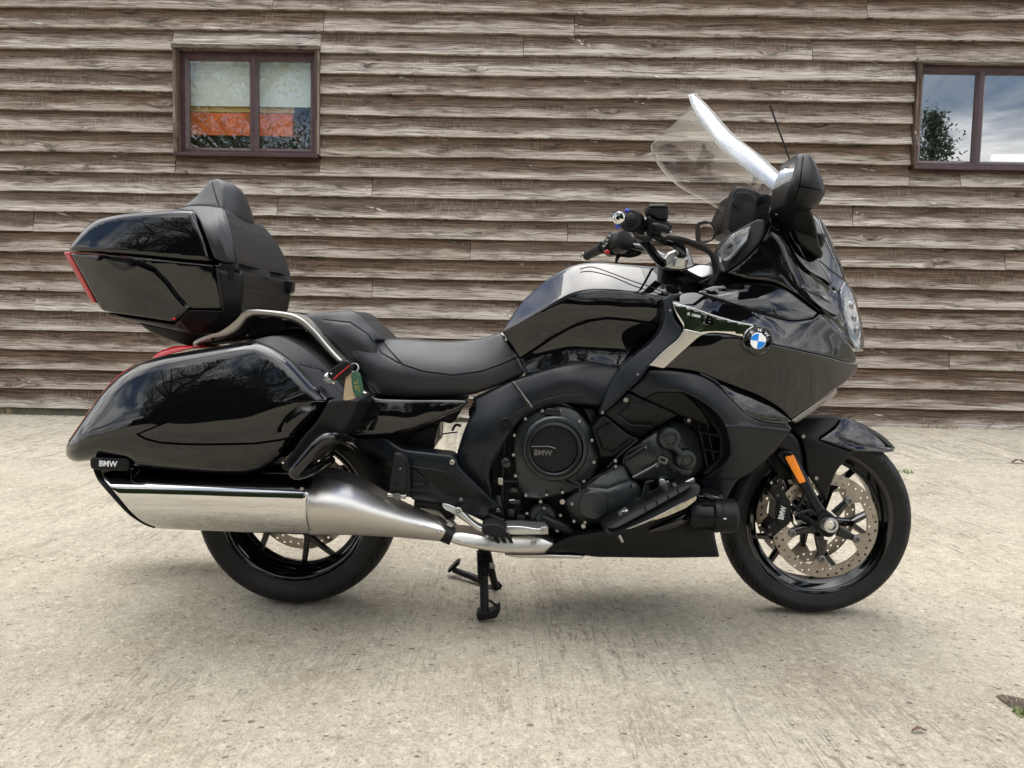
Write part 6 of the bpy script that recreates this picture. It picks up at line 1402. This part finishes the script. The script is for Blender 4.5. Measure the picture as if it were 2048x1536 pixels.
# light bar under the fairing nose
shell('position_light', LAMPIN, [(1582, 841, 3), (1620, 814, 8), (1666, 783, 8), (1671, 777, 3), (1672, 785, 3), (1650, 803, 10), (1610, 832, 10), (1592, 844, 3)], [(1582, 841, .21), (1671, 778, .15), (1610, 832, .18)], r=1.5, rd=.003, back=.03, step=7, parent=gf)
shell('position_light_lens', LENS, [(1580, 840, 3), (1620, 812, 8), (1666, 780, 8), (1674, 775, 3), (1675, 786, 3), (1650, 806, 10), (1610, 835, 10), (1592, 847, 3)], [(1580, 840, .224), (1674, 777, .162), (1610, 835, .20)], r=2, rd=.004, back=.006, step=7, parent=gf)
# ------------------------------------------------------------------ cowl, headlight, screen
cw = empty('front_cowl', parent=bike)
CWD = [(1545, 560, .20), (1540, 500, .20), (1560, 400, .175), (1590, 410, .15), (1625, 430, .11), (1650, 460, .095), (1670, 500, .085), (1690, 560, .075), (1712, 640, .065), (1720, 690, .06), (1640, 625, .195), (1590, 585, .20), (1600, 500, .185), (1640, 540, .165), (1666, 580, .15), (1690, 640, .135), (1700, 690, .125), (1610, 450, .155), (1575, 470, .195), (1620, 570, .195)]
CW = [(1544, 398, 4), (1552, 394, 4), (1568, 400, 8), (1600, 410, 14), (1634, 432, 14), (1650, 455, 20), (1669, 497, 20), (1684, 537, 20), (1692, 560, 20), (1704, 600, 20), (1712, 645, 20), (1724, 690, 10), (1722, 703, 4), (1711, 703, 4), (1690, 680, 20), (1660, 648, 20), (1638, 624, 20), (1590, 587, 20), (1546, 564, 20), (1502, 561, 8), (1480, 556, 8), (1450, 546, 8), (1485, 520, 14), (1518, 487, 14), (1538, 455, 8), (1536, 425, 10)]
cowl = shell('cowl_body', GLOSS, CW, CWD, r=5, rd=.014, sym=True, step=6, parent=cw, rc=10,
      seams=[([(1550, 400), (1556, 420), (1566, 455), (1580, 488), (1603, 525), (1640, 555), (1666, 578), (1690, 590)], 2.0, .004), ([(1562, 402), (1575, 440), (1612, 520), (1634, 556), (1660, 574)], 7, -.010), ([(1640, 523), (1660, 540), (1690, 560)], 1.8, .004), ([(1627, 515), (1650, 548), (1668, 580)], 2.4, .006),
             ([(1520, 490), (1560, 540), (1590, 575), (1640, 615), (1690, 668)], 5, .007), ([(1607, 578), (1640, 590), (1668, 610), (1686, 640)], 5, -.006)])
shell('cowl_ridge', GLOSS, [(1578, 484, 6), (1600, 494, 20), (1626, 512, 20), (1648, 540, 20), (1664, 572, 4), (1650, 560, 20), (1618, 544, 20), (1594, 518, 20)], [(1578, 484, .200), (1600, 494, .190), (1648, 540, .165), (1664, 572, .168), (1618, 544, .205), (1594, 518, .205)], r=2, rd=.004, back=.03, step=6, parent=cw)
shell('cowl_ridge', GLOSS, [(1607, 576, 4), (1640, 582, 20), (1664, 600, 14), (1680, 622, 3), (1676, 634, 5), (1650, 622, 20), (1622, 598, 20)], [(1607, 576, .205), (1664, 600, .165), (1680, 624, .160), (1650, 622, .195), (1622, 598, .205)], r=2, rd=.004, back=.03, step=6, parent=cw)
shell('cowl_pillar', GLOSS, [(1541, 420, 3), (1544, 402, 4), (1551, 393, 4), (1557, 400, 4), (1552, 430, 10), (1563, 458, 4), (1556, 462, 4), (1540, 450, 5)], [(1541, 420, .196), (1551, 394, .185), (1560, 458, .205)], r=2, rd=.004, back=.04, step=6, parent=cw)
# transparent nose lens over the headlight
hl = shell('headlight_housing', MATTE, [(1684, 578, 6), (1694, 575, 8), (1706, 600, 20), (1712, 640, 20), (1716, 680, 6), (1700, 670, 14), (1688, 630, 20), (1681, 600, 10)], [(1684, 578, .09), (1706, 600, .055), (1716, 680, .05), (1688, 630, .10)], r=4, rd=.01, sym=True, step=8, parent=cw)
for i, (x, y) in enumerate(((1697, 612), (1703, 636), (1708, 660))): lathe('projector', LAMPIN, UP(x, y, .085), (1, -.5, 0), [(.014, -.01), (.016, .006), (.012, .012), (0, .014)], 20, hl)
for i in range(3): shell('reflector_fin', LAMPIN, [(1694 + i*5, 618 + i*17, 1), (1702 + i*5, 622 + i*17, 2), (1706 + i*4, 634 + i*17, 2), (1699 + i*5, 628 + i*17, 2)], .10, r=1, back=.02, step=6, parent=hl)
shell('headlight_lens', LENS, [(1679, 588, 4), (1682, 570, 6), (1690, 560, 6), (1697, 567, 10), (1707, 580, 14), (1718, 619, 20), (1726, 654, 20), (1729, 692, 6), (1727, 702, 2), (1712, 703, 2), (1700, 680, 14), (1688, 640, 20), (1681, 605, 10)],
      [(1680, 588, .142), (1690, 562, .085), (1707, 582, .065), (1726, 654, .055), (1728, 700, .055), (1712, 702, .12), (1688, 640, .145)], r=5, rd=.02, sym=True, step=6, parent=cw, rc=6)
shell('upper_lens', LENS, [(1634, 432, 3), (1648, 446, 10), (1661, 474, 20), (1668, 494, 4), (1672, 505, 6), (1684, 530, 10), (1686, 545, 4), (1676, 540, 10), (1655, 490, 20), (1640, 455, 10)], [(1634, 433, .10), (1661, 474, .075), (1685, 540, .07), (1655, 490, .12)], r=3, rd=.012, sym=True, step=6, parent=cw)
# cockpit hood, side lamp pod
shell('cockpit_hood', MATTE, [(1453.3, 456.0, 4), (1456.2, 421.7, 30), (1465.4, 383.3, 10), (1471.4, 374.3, 5), (1485.6, 373.2, 10), (1513.8, 381.3, 20), (1543.1, 399.5, 6), (1541.2, 417.6, 10), (1537.0, 448.0, 10), (1525.0, 458.0, 10), (1491.6, 458.0, 10), (1466.3, 470.2, 8)],
      [(1453.3, 456.0, 0.037), (1465.4, 385.3, 0.026), (1485.6, 375.2, 0.028), (1513.8, 383.3, 0.031), (1543.1, 399.5, 0.041), (1537.0, 448.0, 0.056), (1491.6, 454.0, 0.052), (1484.6, 417.6, 0.041), (1514.9, 412.6, 0.046), (1464.4, 427.7, 0.037)], r=4, rd=.010, sym=True, step=7, parent=cw, rc=8, seams=[([(1509.8, 385.3), (1525.0, 419.7), (1519.9, 442.9), (1496.6, 454.0)], 5, 0.003)])
shell('hood_crease', MATTE, [(1463.3, 407.5, 4), (1474.5, 383.3, 6), (1502.7, 384.4, 8), (1517.9, 420.6, 6), (1499.7, 454.0, 6), (1490.7, 437.8, 14)], [(1463.3, 407.5, 0.040), (1474.5, 384.4, 0.034), (1502.7, 385.3, 0.036), (1517.9, 421.7, 0.051), (1499.7, 454.0, 0.057), (1490.7, 427.7, 0.041)], r=2, rd=.003, back=.02, step=7, parent=cw)
pod = shell('side_pod', MATTE, [(1435, 520, 5), (1432, 508, 10), (1445, 485, 14), (1463, 468, 10), (1487, 455, 14), (1515, 438, 8), (1530, 440, 8), (1533, 462, 10), (1518, 487, 20), (1485, 522, 20), (1450, 547, 5), (1446, 530, 6)], [(1433, 508, .16), (1463, 468, .175), (1530, 445, .20), (1533, 462, .21), (1485, 522, .215), (1450, 546, .20), (1480, 490, .205)], r=3, rd=.006, back=.05, step=7, parent=cw, rc=8)
shell('pod_bowl', LAMPIN, [(1438, 505, 6), (1464, 472, 8), (1500, 456, 6), (1497, 475, 14), (1483, 493, 14), (1461, 516, 10), (1446, 524, 8)], .2105, r=4, rd=-.006, back=.008, step=6, parent=pod)
shell('pod_bar', DARK, [(1456, 493, 2), (1480, 480, 2), (1481, 484, 2), (1457, 498, 2)], .217, r=1, back=.004, step=8, parent=pod)
shell('pod_lens', LENS, [(1434, 507, 6), (1462, 469, 8), (1503, 451, 5), (1501, 475, 14), (1485, 496, 14), (1463, 520, 10), (1444, 528, 8)], [(1434, 507, .208), (1503, 452, .218), (1444, 527, .215), (1475, 488, .232)], r=4, rd=.010, back=.003, step=6, parent=pod)
shell('vent_marks', DARK, [(1509, 446, 1), (1512, 444, 1), (1510, 449, 1), (1507, 452, 1)], .225, r=0, back=.005, step=6, parent=pod)
# windscreen: a curved clear sheet wrapping round the front
EL = [(1566, 395, .215), (1544, 379, .225), (1521, 361, .235), (1498, 342, .245), (1477, 325, .255), (1459, 312, .265), (1442, 297, .272), (1427, 279, .280), (1411, 257, .287), (1396, 234, .290), (1386, 215, .290), (1380, 200, .288), (1378, 190, .282)]
EP = catmull([UP(*p) for p in EL], 3)
for _ in range(3): EP = [EP[0]] + [(EP[i-1] + EP[i]*2 + EP[i+1])/4 for i in range(1, len(EP)-1)] + [EP[-1]]
V, F = [], []; NU = 36
for i, e in enumerate(EP):
    v = i/(len(EP)-1); B = 0.108 + 0.018*sin(pi*min(v*1.05, 1)) - 0.015*max(0, v - 0.7)/0.3
    for j in range(NU + 1):
        t = -1 + 2*j/NU; k = 1 - abs(t)**2.2
        V.append(Vector((e.x + 0.74*B*k, -e.y*t, e.z + 0.67*B*k - 0.05*k*max(0, v - 0.8))))
nr = len(EP)
for i in range(nr-1):
    for j in range(NU): F.append((i*(NU+1)+j, i*(NU+1)+j+1, (i+1)*(NU+1)+j+1, (i+1)*(NU+1)+j))
ws = M('windscreen', V, F, SCREEN, bike, 80)
sm = ws.modifiers.new('thickness', 'SOLIDIFY'); sm.thickness = 0.004; sm.offset = 0
tube3('screen_edge', EDGEM, EP, .0012, parent=ws, n=8, smooth=1); tube3('screen_edge', EDGEM, [Vector((v.x, -v.y, v.z)) for v in EP], .0008, parent=ws, n=8, smooth=1)
tube3('screen_edge', EDGEM, V[(nr-1)*(NU+1):], .0007, parent=ws, n=6, smooth=1)
shell('screen_mount', MATTE, [(1528, 384), (1545, 392, 6), (1560, 402), (1548, 420), (1530, 410)], .10, r=3, absback=-.10, step=12)
# near mirror
mr = shell('mirror', MATTE, [(1565, 412, 5), (1567, 398, 10), (1588, 342, 20), (1591, 314, 8), (1595, 308, 5), (1607, 306, 8), (1621, 309, 10), (1636, 334, 20), (1648, 370, 14), (1652, 384, 8), (1637, 410, 14), (1626, 419, 6), (1598, 420, 14)],
      [(1566, 410, .36), (1595, 310, .37), (1620, 310, .39), (1650, 384, .39), (1626, 418, .38), (1605, 360, .425), (1625, 380, .43), (1600, 400, .41)], r=7, rd=.020, absback=.25, step=6, rc=8, mirror=True,
      seams=[([(1607, 307), (1603, 340), (1600, 365), (1597, 378), (1583, 416)], 1.3, .0025), ([(1597, 372), (1620, 376), (1650, 384)], 1.3, .0025)])[0]
shell('mirror_glass', MIRR, [(1568, 400, 3), (1588, 343, 14), (1590, 322, 3), (1585, 340, 6), (1570, 376, 6)], [(1568, 400, .355), (1590, 322, .36), (1575, 370, .34)], r=1, rd=.002, back=.05, step=6, parent=mr)
shell('mirror_arm', MATTE, [(1583, 416, 3), (1620, 416, 3), (1626, 430, 8), (1634, 460, 14), (1636, 478, 6), (1625, 474, 10), (1597, 463, 8), (1586, 455, 6)], [(1583, 416, .34), (1620, 416, .34), (1634, 470, .24), (1590, 458, .25)], r=4, rd=.01, absback=.12, step=7, rc=6, mirror=True)
shell('mirror_foot', MATTE, [(1586, 452, 5), (1600, 462, 8), (1636, 472, 4), (1639, 488, 8), (1647, 508, 6), (1643, 517, 4), (1622, 506, 14), (1596, 484, 8)], [(1586, 452, .235), (1636, 472, .225), (1643, 515, .190), (1600, 484, .225)], r=4, rd=.008, absback=.1, step=7, rc=6, mirror=True)
shell('mirror_knuckle', MATTE, [(1634, 466, 5), (1642, 463, 6), (1651, 468, 6), (1651, 482, 8), (1644, 497, 5), (1636, 490, 6)], .20, r=5, rd=.02, back=.05, step=6, rc=6)
# the far mirror's glass faces the rider
fm = UP(1408, 470, -.36)
# antenna
an = tube('antenna', RUBB, [(1583, 330, .06), (1568, 288, .06), (1553, 248, .06), (1540, 210, .06)], [.0026, .0024, .0022, .0030], smooth=4)
spring('antenna_winding', UP(1575, 308, .06), UP(1546, 226, .06), .0024, .0010, 22, an, RUBB)

# ------------------------------------------------------------------ handlebar and controls
hbr = empty('handlebar', parent=bike)
# near grip points towards the viewer
g0, g1 = UP(1236, 436, .43), UP(1262, 441, .31); gx = (g1 - g0).normalized()
lathe('bar_end', CHROME, g0, tuple(gx), [(.0, .006), (.004, .006), (.0045, 0), (.0095, .001), (.0100, -.001), (.0145, 0), (.0165, .004), (.0168, .014), (.0160, .018)], 32, hbr)
lathe('bar_end_screw', DARK, g0, tuple(gx), [(0, -.002), (.005, -.002), (.005, .004)], 16, hbr)
lathe('grip', RUBB, g0 + gx*.017, tuple(gx), [(.0165, 0), (.0175, .003), (.0165, .008), (.017, .05), (.018, .085), (.019, .10), (.028, .103), (.031, .110), (.031, .122), (.026, .126)], 36, hbr)
gr = g0 + gx*.05
for k in range(9):
    a = 2*pi*k/9; a_, b_, e_ = frame_from(gx); o_ = (b_*cos(a) + e_*sin(a))*.0168
    tube3('grip_rib', RUBB, [gr + o_, gr + o_ + gx*.055], .0016, parent=hbr, n=6, smooth=1)
sw = lathe('switch_housing', MATTE, g0 + gx*.140, tuple(gx), [(.024, 0), (.0285, .004), (.0290, .022), (.026, .040), (.018, .046)], 32, hbr)
box3('switch_block', MATTE, g0 + gx*.165 + Vector((.018, 0, -.012)), .040, .03, .032, rotY(radians(15)), .005, hbr)
shell('blue_tab', BLUEP, [(1231, 449, 3), (1236, 447, 2), (1241, 452, 3), (1240, 457, 3), (1234, 456, 3)], .40, r=1.5, back=.012, step=5, parent=hbr)
shell('blue_tab', BLUEP, [(1250, 418, 2), (1257, 417, 2), (1259, 423, 2), (1253, 424, 2)], .38, r=1.5, back=.012, step=5, parent=hbr)
# brake lever assembly and reservoir
shell('brake_reservoir', MATTE, [(1295, 416, 3), (1298, 409, 4), (1308, 408, 6), (1331, 408, 5), (1337, 412, 3), (1336, 440, 3), (1318, 441, 8), (1305, 432, 6), (1297, 428, 4)], .34, r=4, rd=.010, back=.05, step=6, parent=hbr, rc=4, seams=[([(1293, 415), (1340, 415)], 1.4, .003)])
shell('master_cylinder', MATTE, [(1298, 430, 4), (1320, 436, 8), (1338, 442, 6), (1345, 450, 5), (1340, 466, 6), (1318, 472, 10), (1298, 468, 8), (1294, 446, 8)], .33, r=5, rd=.015, back=.04, step=6, parent=hbr)
shell('brake_lever', MATTE, [(1303, 446, 6), (1318, 445, 8), (1336, 452, 8), (1341, 458, 6), (1336, 465, 6), (1318, 462, 10), (1305, 455, 6)], .37, r=4, rd=.010, back=.02, step=5, parent=hbr)
box3('lever_pivot', BOLTM, UP(1327, 469, .345), .016, .012, .009, rotY(radians(25)), .002, hbr); disc('lever_screw', BOLTM, 1342, 465, .35, .0035, .01, hbr)
shell('clamp', MATTE, [(1270, 468, 5), (1290, 470, 5), (1306, 474, 5), (1304, 480, 4), (1285, 482, 5), (1272, 476, 4)], .34, r=3, rd=.006, back=.03, step=6, parent=hbr)
# bar tubes: near riser leans down from the grip to the clamp
tube('bar_tube', GLOSS, [(1268, 452, .26), (1283, 476, .25), (1300, 498, .20), (1314, 516, .15), (1326, 526, .12)], .0135, parent=hbr, n=16)
tube('bar_tube', GLOSS, [(1296, 452, .30), (1322, 477, .24), (1344, 485, .20), (1359, 495, .16), (1363, 510, .12), (1362, 520, .10)], [.013, .014, .0145, .0155, .016, .016], parent=hbr, n=16)
tube('cable', RUBB, [(1302, 474, .31), (1330, 475, .30), (1358, 477, .29), (1385, 485, .27), (1412, 497, .25), (1430, 520, .23), (1434, 545, .22), (1420, 570, .21)], .0065, parent=hbr)
tube('cable', RUBB, [(1356, 478, .285), (1390, 492, .26), (1420, 508, .24), (1428, 535, .22), (1430, 560, .21)], .005, parent=hbr)
tube('cable', RUBB, [(1290, 478, .2), (1320, 486, .0), (1350, 486, -.15), (1390, 488, -.2)], .004, parent=hbr)
tube('cable', RUBB, [(1434, 548, .22), (1415, 560, .2), (1400, 566, .18)], .004, parent=hbr)
# triple clamp
shell('bar_clamp', ALU, [(1324, 522, 4), (1336, 505, 6), (1344, 502, 4), (1366, 494, 5), (1376, 497, 5), (1384, 515, 6), (1389, 530, 4), (1372, 538, 8), (1352, 541, 8), (1332, 537, 6)], .13, r=4, rd=.008, absback=.02, step=6, parent=hbr, seams=[([(1330, 531), (1350, 520), (1386, 506)], 1.4, .003)])
shell('clamp_window', CHROME, [(1354, 532, 3), (1376, 529, 3), (1370, 537, 4), (1356, 539, 3)], .134, r=1.2, back=.004, step=6, parent=hbr)
lathe('bar_collar', ALU, UP(1362, 519, .14), (0.1, -.2, 1), [(.021, -.02), (.021, .004), (.017, .006)], 24, hbr)
shell('yoke_cover', ALU, [(1371, 539, 4), (1400, 529, 8), (1418, 531, 6), (1438, 534, 4), (1432, 548, 5), (1404, 556, 8)], [(1371, 539, .15), (1438, 534, .12), (1404, 556, .17)], r=3, rd=.006, absback=-.1, step=7, parent=hbr)
shell('yoke_block', DARK, [(1384, 524), (1400, 530), (1396, 545), (1380, 540)], -.02, r=3, back=.05, step=10, parent=hbr)
# far grip
f0, f1 = UP(1168, 514, -.44), UP(1213, 492, -.31); fx = (f1 - f0).normalized()
lathe('bar_end', CHROME, f0, tuple(fx), [(.0, -.004), (.010, -.004), (.0155, 0), (.0165, .016), (.014, .02)], 24, hbr)
lathe('grip', RUBB, f0 + fx*.018, tuple(fx), [(.0165, 0), (.0172, .004), (.0165, .01), (.0172, .09), (.02, .10), (.02, .108)], 28, hbr)
s2 = shell('switch_cluster', MATTE, [(1204, 492, 5), (1212, 476, 6), (1222, 465, 5), (1240, 462, 10), (1262, 470, 10), (1280, 484, 8), (1284, 498, 6), (1268, 510, 10), (1240, 508, 8), (1222, 512, 6), (1210, 504, 5)], -.26, r=5, rd=.014, back=.05, step=6, parent=hbr)
lathe('switch_drum', MATTE, UP(1240, 486, -.25), tuple(fx), [(.020, -.03), (.034, -.02), (.038, .0), (.034, .03), (.02, .035)], 28, hbr)
for x, y, w_ in ((1219, 472, .009), (1214, 480, .009), (1208, 492, .010), (1222, 478, .006), (1213, 487, .007)): box3('switch_button', ALU, UP(x, y, -.245), w_, .01, .007, rotY(radians(-30)), .002, hbr)
shell('red_button', REDP, [(1208, 502, 2), (1216, 498, 2), (1221, 504, 2), (1217, 509, 2), (1210, 508, 2)], -.24, r=2, back=.01, step=5, parent=hbr)
shell('clutch_lever', MATTE, [(1233, 506, 3), (1262, 506, 8), (1286, 500, 6), (1282, 510, 6), (1262, 516, 8), (1240, 513, 8), (1235, 524, 6), (1232, 535, 3), (1229, 533, 2), (1232, 516, 8)], -.27, r=2.5, rd=.005, back=.016, step=5, parent=hbr)
tube('bar_tube', GLOSS, [(1262, 492, -.26), (1300, 500, -.22), (1335, 520, -.12), (1345, 530, -.10)], .012, parent=hbr)

# far mirror glass as the photo shows it: pale housing edge with the wall mirrored in the glass
#box3('far_mirror_shell', MATTE, UP(1405, 480, -.30), .02, .16, .12, rotY(radians(-12)), .012)
shell('far_mirror_frame', MATTE, [(1394, 446, 4), (1408, 441, 5), (1424, 444, 5), (1436, 462, 6), (1428, 480, 5), (1418, 484, 5), (1396, 486, 4), (1393, 470, 6)], [(1394, 446, -.385), (1436, 462, -.165), (1396, 486, -.380)], r=1.5, rd=.003, back=.02, step=7)
shell('far_mirror_glass', MIRR, [(1401, 450, 2), (1420, 447, 3), (1430, 462, 3), (1424, 479, 3), (1402, 482, 2)], [(1394, 446, -.379), (1436, 462, -.159), (1396, 486, -.374)], r=0, back=.004, step=8)

# ------------------------------------------------------------------ the key and its tags
ky = empty('key_set', tuple(bike.matrix_basis @ UP(661, 757, .41)) if False else (0, 0, 0)); 
ky.location = bike.location; ky.rotation_euler = bike.rotation_euler
tag(ky, 'flip key in the pannier lock with a green and a brown tag on its ring', 'key')
kf = shell('key_fob', MATTE, [(655, 746, 4), (662, 739, 4), (680, 726, 4), (688, 721, 4), (697, 721, 4), (703, 729, 4), (706, 738, 5), (698, 750, 8), (684, 759, 6), (666, 761, 4), (657, 755, 4)], .432, r=3, rd=.004, back=.014, step=5, parent=ky, rc=3)
shell('red_line', REDP, [(666, 757, .5), (699, 729, .5), (700, 731, .5), (668, 759, .5)], .4328, r=.6, rd=.0006, back=.002, step=6, parent=kf)
disc('fob_pivot', BOLTM, 662, 748, .4335, .0028, .003, kf)
lathe('key_blade', BOLTM, UP(659, 756, .425), (0, -1, 0), [(.007, -.03), (.007, .0), (0, .001)], 16, kf)
rp = [UP(708 + 8.5*cos(radians(a)), 735 + 8.5*sin(radians(a)), .425 + .004*sin(radians(a))) for a in range(0, 361, 20)]
tube3('key_ring', BOLTM, rp, .0009, parent=ky, n=6, smooth=1)
tube3('key_ring', BOLTM, [p + Vector((.0012, .001, 0)) for p in rp], .0009, parent=ky, n=6, smooth=1)
shell('paper_tag', PAPER, [(701, 741, 1), (705, 742, 1), (707, 770, 20), (710, 797, 1), (686, 803, 1), (690, 765, 20), (692, 752, 3)], [(702, 742, .425), (710, 797, .437), (686, 803, .430)], r=0, back=.0007, step=8, parent=ky, rc=2)
gt = shell('green_tag', GREEN, [(703, 745, 2), (714, 741, 2), (721, 751, 3), (724, 770, 14), (726, 784, 5), (721, 792, 4), (713, 794, 4), (707, 788, 5), (704, 770, 14), (702, 752, 3)], [(703, 745, .434), (721, 751, .438), (715, 793, .446)], r=1.5, rd=.0012, back=.003, step=6, parent=ky, rc=3)
# two short lines of worn gold print, too small to read in the photograph
for k in range(11):
    if k == 4: continue
    x, y = 714.3 + k*0.34, 761 + k*2.15
    shell('gold_print', GOLD, [(x - 1.1, y - .6, .2), (x + 1.2, y - .8 + (k % 3)*.2, .2), (x + 1.2, y + .5, .2), (x - 1.1, y + .3 + (k % 2)*.2, .2)], .4445, r=0, back=.0005, step=6, parent=gt)
for k in range(7):
    if k == 2: continue
    x, y = 709.8 + k*0.42, 764.5 + k*2.4
    shell('gold_print', GOLD, [(x - 1.2, y - .7, .2), (x + 1.3, y - .8, .2), (x + 1.3, y + .6, .2), (x - 1.2, y + .4, .2)], .4435, r=0, back=.0005, step=6, parent=gt)
